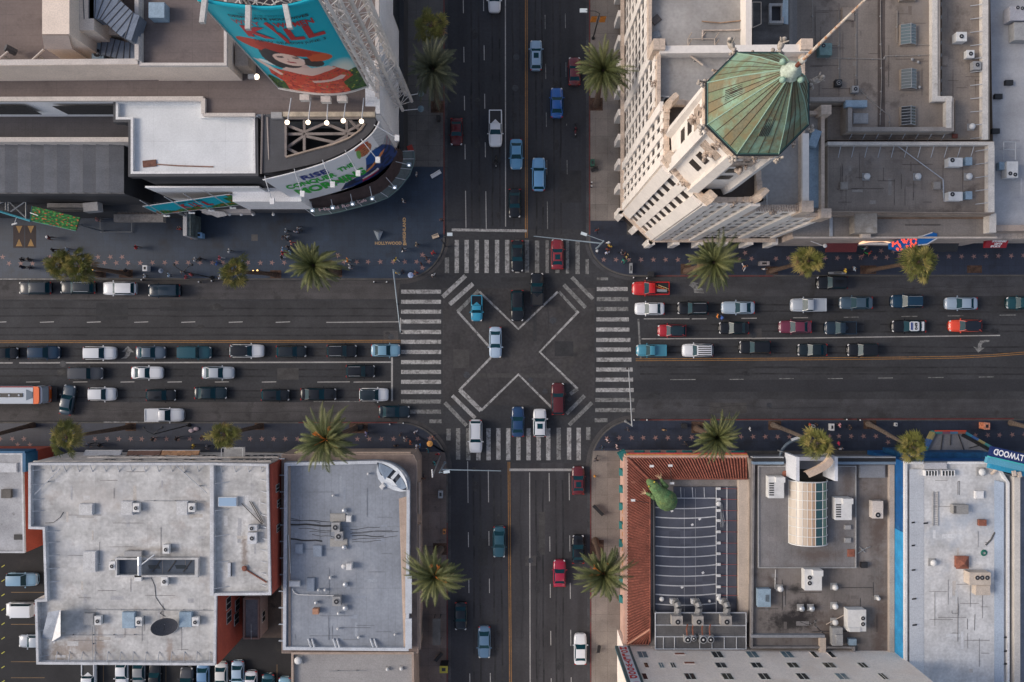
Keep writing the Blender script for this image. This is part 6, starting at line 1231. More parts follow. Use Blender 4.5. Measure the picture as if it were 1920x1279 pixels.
for nm,sh0,el,wr in(('arm',P(1249,913,8.5),P(1243,906,8.9),P(1239,898,8.6)),('arm',P(1229,934,8.5),P(1221,929,8.9),P(1212,925,8.4))):
 a_=MB().path([sh0,el,wr],.42,8,.18).build(nm,g1,D,True)
 d=(wr-el).normalized();s=Vector((-d.y,d.x,0)).normalized()
 for k_ in(-1,.2,1):MB().tube(wr,wr+d*.75+s*k_*.45+Vector((0,0,-.15)),.10,6,.03).build('claw',g2,a_)
for s in(-1,1):MB().ball(P(1222,908,9.7)+Vector((s*.36,s*.30,0)),.13).build('eye',flat('eye_yellow',(.5,.4,.05),.3),D)
MB().path([P(1215,901,8.7),P(1220,907,8.8)],.30,8,.42).build('jaw',g2,D,True)
H5=8.6;T2=thing('portal_museum','dark roofed museum with a white portal and barrel skylight','building',P(1545,1040,0))
m_r5=M('brown_grey_roof',(.165,.148,.140),.85,var=.22,sc_=.22,fine=.08,fsc=4,seam=[(0,1.0,.035,.28),(1,9.0,.05,.2)],streak=(.8,.1,.10),stain=[((.07,.05,.042),.3,.55,.75),((.24,.235,.24),.18,.58,.5),((.02,.018,.018),.5,.67,.8)],spots=[(P(1488,1160,8.1),4.6,1.7,(.014,.012,.014),.95),(P(1478,1172,8.1),4.2,1.3,(.02,.018,.018),.9),(P(1507,1138,8.1),2.4,1.6,(.015,.013,.015),.9),(P(1491,1104,8.1),1.1,.9,(.02,.018,.018),.9),(P(1650,1180,8.1),1.6,8,(.09,.055,.04),.7),(P(1646,985,8.1),1.7,7,(.085,.055,.042),.7),(P(1560,1180,8.1),4,3.2,(.10,.07,.055),.6)])
o_,i_,z5=block(T2,[(1412,868),(1676,868),(1682,1232),(1600,1232),(1600,1216),(1408,1216)],H5,M('museum_wall',(.14,.13,.13),.85,var=.2),m_r5,.25,.5,M('museum_parapet',(.20,.19,.19),.85,var=.3,sc_=.8))
a,b=P(1668,872,H5+.1),P(1677,1226,H5+.1);MB().box((a.x,b.y,z5),(b.x+.02,a.y,H5+.1)).build('east_parapet',M('east_parapet_cream',(.42,.36,.31),.85,var=.15),T2)
ri=rect(1421,873,1605,1065);w=[P(x,y,z5+.35)for x,y in ri];MB().prism(w,z5+.01,z5+.35).build('raised_roof',M('raised_roof_grey',(.185,.178,.18),.8,var=.22,sc_=.22,seam=[(0,1.0,.035,.3)],streak=(.8,.1,.08),stain=((.115,.092,.08),.25,.56,.6),spots=[(P(1535,1040,8.5),4.5,1.6,(.10,.072,.06),.7),(P(1590,900,8.5),1.3,4,(.10,.07,.055),.6)]),T2)
o2,i2=inset_poly(w,.14);ring(MB(),o2,i2,z5+.35,z5+.5).build('raised_rim',m_acg,T2)
for p,q,m in(((1412,867),(1470,867),m_acb),((1570,867),(1680,867),m_acb),((1412,862),(1470,862),m_dark),((1572,862),(1680,862),m_dark)):
 a,b=P(*p,H5+.25),P(*q,H5+.25);MB().box((a.x,a.y-.28,H5-.5),(b.x,a.y+.12,H5+.25)).build('front_fascia',M('fascia_blue_grey',(.18,.25,.33),.6,var=.15)if m is m_acb else m_dark,T2)
a,b=P(1412,858.5,H5),P(1680,858.5,H5);MB().box((a.x,a.y-.05,H5-1.1),(P(1470,0,H5).x,a.y+.1,H5-.1)).box((P(1571,0,H5).x,a.y-.05,H5-1.1),(b.x,a.y+.1,H5-.1)).build('front_rail',m_strut,T2)
pr=M('portal_white',(.62,.64,.68),.6,var=.08,sc_=.8)
HPt=12.5
PT=thing('portal','tall white entrance portal frame with a curved beige fin','portal',P(1520,870,0))
a,b=P(1493,902,HPt),P(1499,857,HPt)
MB().box((a.x,a.y,z5),(b.x,b.y,HPt)).build('left_wing',pr,PT);MB().poly([P(1458,843,7.0),P(1493,857,HPt),(a.x,b.y,z5),P(1458,846,3)]).build('left_wing_slope',pr,PT)
a2,b2=P(1565,902,HPt),P(1571,857,HPt);MB().box((a2 .x,a2 .y,z5),(b2 .x,b2 .y,HPt)).build('right_wing',pr,PT)
c,d=P(1499,864,HPt),P(1565,857,HPt);MB().box((c.x+.01,c.y,HPt-2.2),(d.x-.01,d.y,HPt-.01)).build('lintel',M('portal_grey',(.30,.31,.35),.6,var=.1),PT)
c,d=P(1499,877,HPt-2),P(1565,864,HPt-2);MB().box((c.x+.02,c.y-.3,HPt-2.9),(d.x-.02,d.y,HPt-2.7)).build('soffit',M('portal_soffit',(.16,.155,.16),.7,var=.1),PT)
c,d=P(1499,902,z5+.4),P(1565,872,z5+.4);MB().box((c.x,c.y,z5+.36),(d.x,d.y,z5+.42)).build('dark_pit',M('pit_dark',(.018,.017,.017),.8,var=.3),PT)
fin=MB();fp=[]
for i in range(9):
 u=i/8;x=1554-6*u-38*u*u;y=852+8*u+26*u**1.2;fp.append((x+5*math.sin(math.pi*u),y,HPt+2.2-1.2*u))
for i in range(8):
 A,B=P(*fp[i]),P(*fp[i+1]);A2=A+Vector((-.85,.35,-1.3))if 0 else A+Vector((.75,-.75,-.5));B2=B+Vector((.75,-.75,-.5))
 fin.poly([A,B,B2,A2]);fin.poly([A+Vector((0,0,-.8)),B+Vector((0,0,-.8)),B,A]);fin.poly([A2,B2,B2+Vector((0,0,-.6)),A2+Vector((0,0,-.6))])
fin.build('curved_fin',M('fin_beige',(.62,.47,.36),.6,var=.1,sc_=1.0),PT)
for i,(x,z)in enumerate(((1535,z5),)):c=P(1536,880,z5);MB().tube(c,P(1532,875,HPt-.5),.12,6).build('fin_post',m_steel,PT)
ar=[P(1470+30*math.cos(R(a0))+30,864-38*math.sin(R(a0))+0,6.5)for a0 in range(105,186,8)]
MB().path([P(1500-38*math.sin(R(90*i/8)),862-38*math.cos(R(90*i/8))+14*0,6.0)for i in range(9)],.22,6).build('curved_arch',M('arch_steel',(.13,.17,.21),.5,var=.2),PT)
MB().obox(P(1492,822,6.2),(.6,.2,0),(-.05,.16,0),(0,0,.1)).build('arch_cap',m_white,PT)
BS=thing('barrel_skylight','barrel vaulted skylight, cream on the left and green glass on the right','skylight',P(1516,960,z5+.35))
x0,x1=P(1481,960,z5+1).x,P(1553,960,z5+1).x;y1_,y0_=P(0,902,z5+1.2).y,P(0,1020,z5+1.2).y;r=(x1-x0)/2;xc=(x0+x1)/2
cols=[flat('vault_cream',(.52,.46,.39),.3),flat('vault_pale',(.48,.40,.32),.3),flat('vault_tan',(.52,.38,.27),.3),flat('vault_brown',(.42,.29,.20),.3),flat('vault_green',(.035,.09,.095),.15),flat('vault_light_green',(.13,.23,.16),.15),flat('vault_dark',(.03,.05,.075),.15)]
m_vf=flat('vault_frame',(.68,.68,.66),.4)
N=7
def vp(u,y):a_=math.pi*(1-u);return Vector((xc+r*math.cos(a_),y,z5+.40+r*.80*math.sin(a_)))
us=[0,.22,.33,.41,.48,.54,.68,.80,1.0]
for j in range(N):
 ya_,yb_=y0_+(y1_-y0_)*j/N,y0_+(y1_-y0_)*(j+1)/N
 for i in range(8):
  pn=MB()
  for s in range(2):
   u0,u1=us[i]+(us[i+1]-us[i])*s/2,us[i]+(us[i+1]-us[i])*(s+1)/2
   pn.poly([vp(u0,ya_),vp(u1,ya_),vp(u1,yb_),vp(u0,yb_)])
  pn.build('glass_panel',cols[[0,0,1,2,3,4,5,6][i]],BS)
for j in range(N+1):y=y0_+(y1_-y0_)*j/N;MB().path([vp(u/16,y)+Vector((0,0,.04))for u in range(17)],.05 if 0<j<N else .08,5).build('rib',m_vf,BS)
for u in us:MB().tube(vp(u,y0_)+Vector((0,0,.03)),vp(u,y1_)+Vector((0,0,.03)),.035,5).build('purlin',m_vf,BS)
ac('white rooftop unit with louvres at the upper left of the dark roof',1441,894,1470,934,z5+.35,1.3,m_acw,grille=(.05,.1,.35,.75),hood=(.4,.75,1,1,.5));ac('white rooftop unit with louvres right of the barrel skylight',1566,934,1597,975,z5+.35,1.4,m_acw,grille=(.05,.1,.35,.75),hood=(.4,.75,1,1,.5))
ac('white rooftop unit with two fans below the raised roof',1509,1068,1541,1107,z5,1.4,m_acw,fans=[(.28,.35,.36),(.28,.62,.36)],hood=(.42,.72,1,1,.5));ac('large white rooftop unit near the lower right of the dark roof',1590,1144,1624,1184,z5,1.5,m_acw,fans=[(.82,.35,.34),(.82,.62,.34)],hood=(.05,0,.65,.18,.2))
ac('white upright unit with a round fan beside the east parapet',1636,940,1656,972,z5,1.2,M('ac_offwhite',(.55,.50,.46),.6,var=.1),fans=[(.5,.20,.42)]);ac('pale blue unit with a dark slot at the left edge',1421,1105,1445,1138,z5,1.0,m_acb,grille=(.6,.3,.9,.7))
ac('small teal edged box in the lower right corner',1592,1199,1606,1210,z5,.8,m_acb);ac('weathered grey box with a white top at the lower right',1561,1178,1580,1211,z5,1.1,m_acg,hood=(.3,.1,.95,.65,.25))
for lab,x,y,m in[('round white vent above the fan row right',1568,1103,m_acw),('round white vent in the middle right of the dark roof',1568,1139,m_acw),('round silver vent over the black soot stain, left',1505,1143,m_vent),('round silver vent over the black soot stain, right',1524,1143,m_vent),('round vent on a pale blue base below the raised roof',1465,1106,m_acw),('round white vent above the weathered grey box',1568,1169,m_acw),('small white vent near the east parapet',1649,1124,m_acw)]:vent(lab,x,y,z5,.42 if 'small' not in lab else .28,.9,m)
vent('brass coloured round vent at the bottom wall',1558,1228,z5,.4,.5,M('vent_copper',(.38,.20,.08),.5,.3,var=.2))
for lab,x0,y0,x1_,y1_b in[('small grey hatch, upper of the pair by the raised roof edge',1584,985,1596,993),('small grey hatch, lower of the pair by the raised roof edge',1584,1009,1596,1018)]:hatch(lab,x0,y0,x1_,y1_b,z5+.35,.3,m_acg)
hatch('rust brown patch hatch at the raised roof corner',1589,1030,1603,1044,z5+.35,.08,m_rust);hatch('grey sloping canopy panel behind the portal at the right',1612,872,1660,896,z5,.5,M('canopy_panel',(.22,.23,.25),.7,var=.15));
ac('dark junk pile with a white dish near the right',1615,1055,1627,1065,z5,.5,m_dark,name='scrap_pile',cat='scrap');c=P(1626,1073,z5+.3)
pipe('diagonal white stick beside the large lower unit',[(1549,1171),(1589,1150)],z5,.06,m_crm);pipe('thin white conduit below the raised roof',[(1454,1068),(1453,1104),(1465,1106)],z5,.04,m_acw);pipe('looping black cable at the bottom of the dark roof',[(1500,1166),(1515,1172),(1525,1168),(1531,1162),(1527,1172),(1535,1180),(1545,1189)],z5,.035,m_dark,'cable','cable',.05)
pipe('crossed pale sticks right of the raised roof',[(1608,1038),(1620,1030),(1632,1025)],z5,.05,m_steel);pipe('thin antenna mast lying at the right',[(1611,1025),(1622,1036)],z5,.05,m_steel)
vent('dark round tar pot on the raised roof',1472,888,z5+.35,.42,.1,m_rust,False)
a,b=P(1408,1197,H5),P(1546,1190,H5);MB().box((a.x,P(0,1195,H5).y,z5),(b.x,P(0,1190,H5).y,H5+.15)).build('court_parapet',M('court_parapet_grey',(.24,.25,.27),.8,var=.25),T2)
a,b=P(1537,1228,H5),P(1548,1190,H5);MB().box((a.x,a.y,z5),(b.x,b.y-.4,H5+.14)).build('court_parapet',m_crm,T2)
HB=26.0;CB=thing('cream_building','tall cream building with rows of paired windows at the bottom edge','building',P(1430,1260,0))
yN=P(0,1180,0).y;xW,xE=P(1157,1180,0).x,P(1628,1180,0).x
m_cb=M('cream_facade',(.86,.78,.71),.85,var=.07,sc_=.25,stain=((.74,.62,.52),.12,.50,.5))
MB().box((xW,yN-22,0),(xE,yN,HB)).build('wall',m_cb,CB)
def facepx(px,py):
 k_=(py-639.5)/(1180-639.5);return H*(1-1/k_)
rows=[(1222,1234),(1243,1253),(1263,1275)]
wins=[[(1205,18,1),(1345,20,1),(1411,20,1),(1476,20,1),(1527,9,0),(1559,9,0)],[(1212,8,0),(1240,8,1),(1262,8,1),(1352,20,1),(1419,20,1),(1487,20,1),(1555,22,1),(1618,14,1)],[(1209,9,0),(1294,20,1),(1364,20,1),(1433,20,1),(1505,20,1),(1579,20,1),(1656,10,1)]]
m_win2=flat('window_olive',(.045,.048,.04),.12);m_win3=flat('window_blue',(.13,.20,.24),.10)
for(ya_,yb_),ws in zip(rows,wins):
 z_a,z_b=facepx(0,ya_),facepx(0,yb_)
 for x,wd,mu in ws:
  k_=(117-(z_a+z_b)/2)/F;window_on(CB,((x-960)*k_,yN,0),(1,0,0),wd*k_*.88,z_a+.1,z_b-.1,(0,1,0),rs.choice([m_win,m_win2,m_win2,m_win3]),m_cb if not mu else M('frame_light',(.55,.55,.52),.6,var=.1),mu)
for x,y in((1276,1226),(1285,1243)):k_=(117-9.8)/F;window_on(CB,((x-960)*k_,yN,0),(1,0,0),1.3,facepx(0,y)-.2,facepx(0,y)+.35,(0,1,0),m_rust,m_cb,0)
sg=thing('vertical_sign','tall blue and white vertical sign with red letters on the cream wall corner','sign',(xW,yN+.3,7.5))
def sp(u,z):return Vector((xW-1.9+u,yN+.45,z))
MB().box((xW-1.25,yN+.02,7.4),(xW+.75,yN+.42,24)).build('panel',flat('sign_teal_edge',(.025,.09,.11),.4),sg)
MB().box((xW-.85,yN+.42,7.5),(xW+.40,yN+.46,23.9)).build('face',flat('sign_face',(.50,.58,.66),.35),sg)
for i,ch in enumerate('HOLLYWOODGIFTS'):
 z0_=8.0+i*1.15+(.8 if i>8 else 0)
 text_mb(ch,lambda u,v,z0_=z0_:(xW+.20-.95*(1-u)+.0,yN+.49,z0_+.95*(1-v)+0.0),.05).build('letter',flat('sign_red',(.42,.02,.03),.5),sg)
H6=11.4;WX=thing('wax_museum','long white roofed building with a painted blue side wall','building',P(1790,1050,0))
m_r6=M('white_metal_roof',(.53,.53,.53),.75,var=.24,sc_=.28,fine=.12,fsc=3,streak=(1.0,.12,.07),seam=[(1,2.1,.03,.10)],stain=[((.30,.36,.44),.10,.54,.6),((.22,.18,.17),1.2,.70,.8)])
m_blue=M('blue_painted_wall',(.004,.085,.26),.6,var=.25,sc_=.8,stain=((.03,.25,.48),.5,.56,.7))
o_,i_,z6=block(WX,[(1697,866),(1868,866),(1893,905),(1893,1500),(1697,1500)],H6,m_blue,m_r6,.30,.5,m_white)
a=P(1697,1279,H6)
MB().box((a.x-.04,P(0,1275,H6).y,3.0),(a.x-.002,P(0,1000,H6).y,H6-.52)).build('light_blue_mural',M('mural_light_blue',(.03,.28,.55),.6,var=.2,sc_=.5,stain=((.01,.16,.40),.3,.5,.7)),WX)
for(x0,x1,m_)in((1705,1732,M('roof_slope_white',(.60,.61,.62),.7,var=.08,sc_=.3,seam=[(1,1.6,.04,.2)])),):
 A=[P(x0,880,z6+.5),P(x1,880,z6+.02),P(x1,1400,z6+.02),P(x0,1400,z6+.5)];MB().poly([v+Vector((0,0,.02))for v in A]).build('roof_slope',m_,WX)
A=[P(1864,900,z6+.02),P(1882,905,z6+.45),P(1882,1400,z6+.45),P(1864,1400,z6+.02)];MB().poly([v+Vector((0,0,.02))for v in A]).build('roof_slope',M('roof_slope_blue',(.27,.33,.42),.75,var=.12,sc_=.3),WX)
a,b=P(1690,865,8.0),P(1855,865,8.0);MB().box((a.x,P(0,866,H6).y+.02,2.5),(b.x,a.y+1.2,8.0)).build('front_block',M('front_blue_mural',(.006,.06,.15),.6,var=.5,sc_=1.2),WX)
MQ=thing('marquee','grey topped marquee with a multicoloured rim over the walk','marquee',P(1800,835,4.5))
mq=[(1733,851),(1752,811),(1810,811),(1858,838),(1868,845),(1855,862),(1745,862)]
w=[P(x,y,5.5)for x,y in mq];MB().prism(w,5.1,5.5).build('deck',M('marquee_grey',(.20,.20,.21),.7,var=.15,sc_=.5),MQ)
cs=[(.3,.10,.06),(.03,.17,.24),(.04,.10,.25),(.25,.22,.10),(.05,.2,.2),(.18,.08,.12),(.08,.18,.30)]
e=[P(x,y,5.9)for x,y in mq[:5]];k_=0
for i in range(4):
 n=max(3,int((e[i+1]-e[i]).length/.9))
 for j in range(n):
  p,q=e[i].lerp(e[i+1],j/n),e[i].lerp(e[i+1],(j+1)/n);k_+=1
  MB().obox((p+q)/2-Vector((0,0,.45)),(q-p)/2,Vector((-(q-p).y,(q-p).x,0)).normalized()*.16,(0,0,.55)).build('coloured_rim',flat('rim_%d'%(k_%7),cs[k_%7],.5),MQ)
MB().obox((e[1]+e[2])/2+Vector((0,.25,.15)),(e[2]-e[1])/2,(0,.07,0),(0,0,.12)).build('red_rim_light',flat('rim_red',(.6,.06,.02),.5),MQ)
for p,q in(((1768,815),(1764,845)),((1783,815),(1782,835)),((1797,815),(1808,845)),((1818,840),(1838,835))):MB().tube(P(*p,5.6),P(*q,5.6),.06,5).build('stay',m_dark,MQ)
A=[P(1805,812,5.52),P(1858,840,5.52),P(1852,845,5.52),P(1802,818,5.52)];MB().poly(A).build('dark_gutter',m_dark,MQ)
HS=13.5;SG=thing('rooftop_sign','blue blade sign reading HOLLYWOOD upside down in white','sign',P(1880,870,H6))
A=P(1858,836,HS);B=P(1975,863,HS);d=(B-A).normalized();n_=Vector((d.y,-d.x,0))
MB().obox((A+B)/2+n_*.68,(B-A)/2,n_*.66,(0,0,.25)).build('sign_panel',flat('sign_navy',(.014,.030,.12),.4),SG)
MB().obox((A+B)/2+n_*1.42,(B-A)/2,n_*.08,(0,0,.32)).build('teal_edge',flat('sign_turquoise',(.06,.42,.42),.4),SG)
MB().obox((A+B)/2+n_*1.9+Vector((0,0,-.4)),(B-A)/2,n_*.40,(0,0,.25)).build('cyan_ledge',M('sign_cyan',(.10,.33,.46),.5,var=.1),SG);MB().obox((A+B)/2+n_*2.6+Vector((0,0,-.9)),(B-A)/2-d*.8,n_*.30,(0,0,.3)).build('cyan_ledge',M('sign_cyan_dark',(.03,.28,.45),.5,var=.1),SG)
def sgt(u,v):p=A+d*(9.3*(1-u)+.45)+n_*(.28+.85*(1-v)*1.0);p=A+d*(.35+5.6*(1-u))+n_*(.22+.82*v);return(p.x,p.y,HS+.27)
text_mb('HOLLYWOOD',sgt,.03).build('lettering',flat('letter_white',(.8,.8,.8),.5),SG)
MB().tube(P(1872,876,HS-.8),P(1860,888,z6+.2),.22,6).build('strut',m_crm,SG)
for x,y in((1902,888),(1912,890)):MB().rbox(P(x,y,HS).x,P(x,y,HS).y,HS-.2,HS+.05,.45,.7,.2).build('lamp_box',m_crm,SG)
MB().path([P(1925,890,HS-1),P(1935,925,z6)],.2,6).build('strut',m_crm,SG)
def louvre(lab,x0,y0,x1,y1):
 t=hatch(lab,x0,y0,x1,y1,z6,.7,m_white,'skylight','skylight',m_win);a,b=P(x0,y1,z6+.75),P(x1,y0,z6+.75);w_=b.x-a.x;dd=b.y-a.y
 for i in range(5):MB().box((-w_/2+w_*i/4-.05,-dd/2,.75),(-w_/2+w_*i/4+.05,dd/2,.82)).build('glazing_bar',m_white,t,local=True)
louvre('white framed louvred skylight, left of two near the blue front',1735,882,1757,893);louvre('white framed louvred skylight, right of two near the blue front',1766,882,1789,893)
hatch('pale awning shaped panel above the two skylights',1732,866,1776,880,z6,.5,M('panel_grey',(.42,.42,.44),.7,var=.1));hatch('white flat hatch near the upper right of the white roof',1829,921,1845,935,z6,.35,m_white)
ac('grey metal housing with a louvred end in the middle of the white roof',1788,947,1816,964,z6,.9,M('housing_grey',(.27,.265,.255),.6,var=.15),grille=(.0,.1,.18,.9));ac('rust red small box on the white roof',1836,975,1850,986,z6,.5,m_rust)
t=ac('tan air handler with three black fans',1818,1074,1858,1097,z6,1.5,m_actan,fans=[(.36,.6,.36),(.58,.6,.36),(.82,.6,.36)],grille=None)
ac('lower tan cabinet joined below the three fans',1830,1098,1857,1116,z6,1.1,m_actan)
c=P(1807,1056,z6+.9);t=thing('pyramid_vent','rust red pyramid topped vent on the white roof','roof vent',(c.x,c.y,z6));MB().box((-.75,-.75,0),(.75,.75,.6)).build('base',m_rust,t,local=True)
MB().frus([Vector((x,y,.6))for x,y in((-.85,-.85),(.85,-.85),(.85,.85),(-.85,.85))],[Vector((x,y,1.1))for x,y in((-.05,-.05),(.05,-.05),(.05,.05),(-.05,.05))]).build('pyramid_cap',m_rust,t,local=True)
hatch('white base plate beside the rust red pyramid vent',1791,1043,1806,1052,z6,.12,m_crm)
vent('white turbine vent at the upper right of the white roof',1844,886,z6,.5,.7,m_acw);vent('white turbine vent in the lower middle of the white roof',1753,1057,z6,.45,.8,m_acw)
c=P(1845,1037,z6+.1);t=thing('hose_coil','coiled green hose on the white roof','hose',(c.x,c.y,z6));MB().path([(.42*math.cos(i*.5)*(1-.012*i),.42*math.sin(i*.5)*(1-.012*i),.06+.002*i)for i in range(44)],.05,5).build('coil',flat('hose_green',(.015,.14,.10),.5),t,local=True)
a,b=P(1750,922,z6+.12),P(1754,986,z6+.12);t=thing('ladder','grey aluminium ladder lying on the white roof','ladder',(a.x,b.y,z6))
for s in(0,.62):MB().box((a.x+s-.04,b.y,z6+.05),(a.x+s+.04,a.y,z6+.15)).build('rail',m_acg,t)
for i in range(16):y=b.y+(a.y-b.y)*(i+.5)/16;MB().box((a.x,y-.03,z6+.08),(a.x+.62,y+.03,z6+.12)).build('rung',m_acg,t)
for i,(x,y)in enumerate(((1711,1023),(1712,1069),(1714,1123),(1715,1172),(1711,980),(1886,1195),(1886,1221),(1885,1245),(1736,981))):
 tag(MB().obox(P(x,y,z6+.42),(.30,.03,0),(.02,.10,0),(0,0,.03)).build('roof_drain',m_dark),'small dark roof drain, %s'%['second on the left slope','third on the left slope','fourth on the left slope','lowest on the left slope','topmost on the left slope','upper of three at the right edge','middle of three at the right edge','lowest of three at the right edge','beside the ladder foot'][i],'roof drain')
for i,pts in enumerate(([(1796,1120),(1796,1203)],[(1785,1145),(1785,1150),(1796,1150)],[(1785,1187),(1796,1187)],[(1799,902),(1799,928)],[(1800,903),(1796,903),(1796,928)],[(1865,998),(1858,1012),(1848,1022)],[(1828,1152),(1827,1182)],[(1814,1160),(1814,1180)])):
 tag(MB().path([P(x,y,z6+.03)for x,y in pts],.03 if i!=5 else .12,4).build('seam_crack',flat('seam_dark',(.10,.10,.10),.8)),'dark seam line on the white roof, %s'%['longest vertical','short bent upper','short lower horizontal','near the turbine vent','beside the one near the vent','thick one by the hose','lower right dashed','lower middle dashed'][i],'roof seam','dark seam lines on the white roof')
E6=thing('east_wall_block','narrow tan and white parapet strips at the right edge','building',P(1905,1050,0))
a,b=P(1894,895,10.5),P(1902,1500,10.5);MB().box((a.x+.02,b.y,0),(b.x,a.y,9.9)).build('gutter',M('gutter_taupe',(.19,.165,.15),.8,var=.12,sc_=.5),E6)
a,b=P(1902,895,11.6),P(1913,1500,11.6);MB().box((a.x,b.y,0),(b.x,a.y,11.6)).build('parapet',M('strip_cream',(.52,.49,.45),.8,var=.1,sc_=.5),E6)
E7=thing('right_edge_building','shadowed blue grey roof at the right edge','building',P(1950,1050,0));a,b=P(1913,880,10),P(2300,1500,10);MB().box((a.x+.1,b.y,0),(b.x,a.y,9.4)).build('roof',M('edge_roof',(.17,.18,.21),.8,var=.3,sc_=.4),E7)
rp=random.Random(31)
def patches(t,h,x0,y0,x1,y1,n,cols,nm='membrane_patch'):
 for i in range(n):
  x,y=rp.uniform(x0,x1),rp.uniform(y0,y1);w_,d_=rp.choice(((rp.uniform(4,26),rp.uniform(3,9)),(rp.uniform(3,7),rp.uniform(8,34))))
  if x+w_>x1 or y+d_>y1:continue
  a,b=P(x,y+d_,h),P(x+w_,y,h);MB().sheet([(a.x,a.y),(b.x,a.y),(b.x,b.y),(a.x,b.y)],h+.012+.0006*i).build(nm,cols[i%len(cols)],t)
def seams(t,h,x0,y0,x1,y1,n,m,nm='taped_seam'):
 for i in range(n):
  x,y=rp.uniform(x0,x1),rp.uniform(y0,y1);L_=rp.uniform(15,70);v=rp.random()<.5
  xe,ye=(x,min(y+L_,y1))if v else(min(x+L_,x1),y);a,b=P(x,y,h),P(xe,ye,h);dd=Vector((.03,0))if v else Vector((0,.03))
  MB().sheet([(a.x-dd.x,a.y-dd.y),(b.x-dd.x,b.y-dd.y),(b.x+dd.x,b.y+dd.y),(a.x+dd.x,a.y+dd.y)],h+.045+.0005*i).build(nm,m,t)
pA=M('patch_pale',(.52,.515,.51),.8,var=.15,sc_=1);pB=M('patch_grey',(.37,.37,.38),.8,var=.2,sc_=1);pC=M('patch_warm',(.44,.41,.375),.8,var=.25,sc_=1);mS=M('seam_grime',(.20,.19,.19),.9,var=.4,sc_=1)
patches(L1,z1,100,880,385,1030,16,(pA,pB,pC));patches(L1,z1,90,1085,385,1235,16,(pC,pB,pA));patches(L1,z1,410,885,490,1100,8,(pA,pB,pC));seams(L1,z1,100,880,385,1230,26,mS)
patches(WX,z6,1735,900,1855,1270,16,(M('patch_w1',(.58,.59,.60),.7,var=.1),M('patch_w2',(.48,.49,.50),.7,var=.15),M('patch_w3',(.50,.47,.44),.7,var=.2)));seams(WX,z6,1735,900,1855,1270,22,mS)
patches(L3,z3,552,880,735,1200,12,(M('patch_b1',(.25,.28,.33),.7,var=.1),M('patch_b2',(.31,.34,.385),.7,var=.12)));seams(L3,z3,552,880,735,1200,20,M('seam_blue',(.15,.165,.19),.8,var=.2,sc_=1))
patches(T2,z5,1425,1075,1640,1185,10,(M('patch_d1',(.13,.115,.11),.8,var=.2),M('patch_d2',(.20,.19,.19),.8,var=.2)));patches(T2,z5+.35,1430,880,1480,1060,5,(M('patch_d2',(.20,.19,.19),.8,var=.2),));seams(T2,z5,1420,1075,1645,1185,14,m_dark)
m_tw=M('cream_stone',(.76,.705,.645),.85,var=.09,sc_=.3,fine=.05,fsc=3,stain=((.66,.57,.48),.5,.62,.5))
m_tan=M('tan_terracotta',(.56,.45,.36),.9,var=.2,sc_=.8,fine=.12,fsc=4,seam=[(0,.9,.04,.3),(1,.9,.04,.3)],world=True)
m_orna=M('carved_stone',(.40,.32,.26),.95,var=.45,sc_=2.2,fine=.3,fsc=8)
m_wdk=M('bronze_window',(.035,.028,.024),.3,var=.3,sc_=1)
m_rt=M('tower_roof_grey',(.33,.315,.30),.85,var=.25,sc_=.25,fine=.08,fsc=3,seam=[(1,1.0,.03,.10)],stain=[((.16,.12,.10),.22,.60,.7),((.33,.30,.27),.15,.55,.5)])
TW=thing('tower_building','cream stone tower building with stepped wings, carved parapets and a green copper dome','building',P(1260,380,0))
WCOUNT=[0];REST=MB()
def B0(px,py):return P(px,py,0)
XW,XE,YS=B0(1162,0).x,B0(1434,0).x,B0(0,455).y
def gx(px):return P(px,0,0).x
def gy(py):return P(0,py,0).y
def vol(x0,x1,y0,y1,h,rm=m_rt,pw=.4,ph=1.0):
 o,i=inset_poly([(gx(x0),gy(y1)),(gx(x1),gy(y1)),(gx(x1),gy(y0)),(gx(x0),gy(y0))],pw)
 MB().prism([(p.x,p.y)for p in o],0,h-ph-.02).build('wall',m_tw,TW);MB().sheet(i,h-ph+.01).build('roof',rm,TW)
 ring(MB(),o,i,h-ph-.02,h).build('parapet',m_tan,TW);return h-ph
hA,hB,hT=22.8,28.4,35.0
vol(1166,1316,-140,219,hA);vol(1387,1432,292,451,hA);
LB=[(gx(x),gy(y))for x,y in((1166,219.5),(1376,219.5),(1376,451),(1291.5,451),(1291.5,319.5),(1166,319.5))]
o,i=inset_poly(LB,.4);MB().prism([(p.x,p.y)for p in o],0,hB-1.02).build('wall',m_tw,TW);MB().sheet(i,hB-.99).build('roof',m_rt,TW);ring(MB(),o,i,hB-1.02,hB).build('parapet',m_tan,TW)
cor=[(1162,320),(1291,320),(1291,455),(1214,455),(1162,405)]
cw=[P(x,y,0)for x,y in cor]
MB().prism(cw,0,hT-1.4).build('wall',m_tw,TW);o,i=inset_poly(cw,.55);MB().sheet(i,hT-1.39).build('roof',M('terrace_dark',(.055,.045,.04),.8,var=.3,sc_=.6),TW)
def dip_parapet(a,b,h0,sag,n=10,th=.55,m=m_tan,lo=1.5):
 a,b=Vector(a),Vector(b);d=(b-a);nn=Vector((-d.y,d.x,0)).normalized();mb=MB()
 for j in range(n):
  u0,u1=j/n,(j+1)/n;um=(u0+u1)/2;z=h0-sag*math.sin(math.pi*um)**.7
  p,q=a.lerp(b,u0),a.lerp(b,u1);c=(p+q)/2
  mb.obox((c.x,c.y,(z+hT-lo)/2)+0*c if False else Vector((c.x,c.y,(z+hT-lo)/2))+nn*(-th/2 if 0 else th/2),Vector(((q-p).x/2,(q-p).y/2,0)),nn*(th/2),(0,0,max(.05,(z-(hT-lo))/2)))
 return mb.build('curved_parapet',m,TW)
S_=[Vector((p.x,p.y,0))for p in cw]
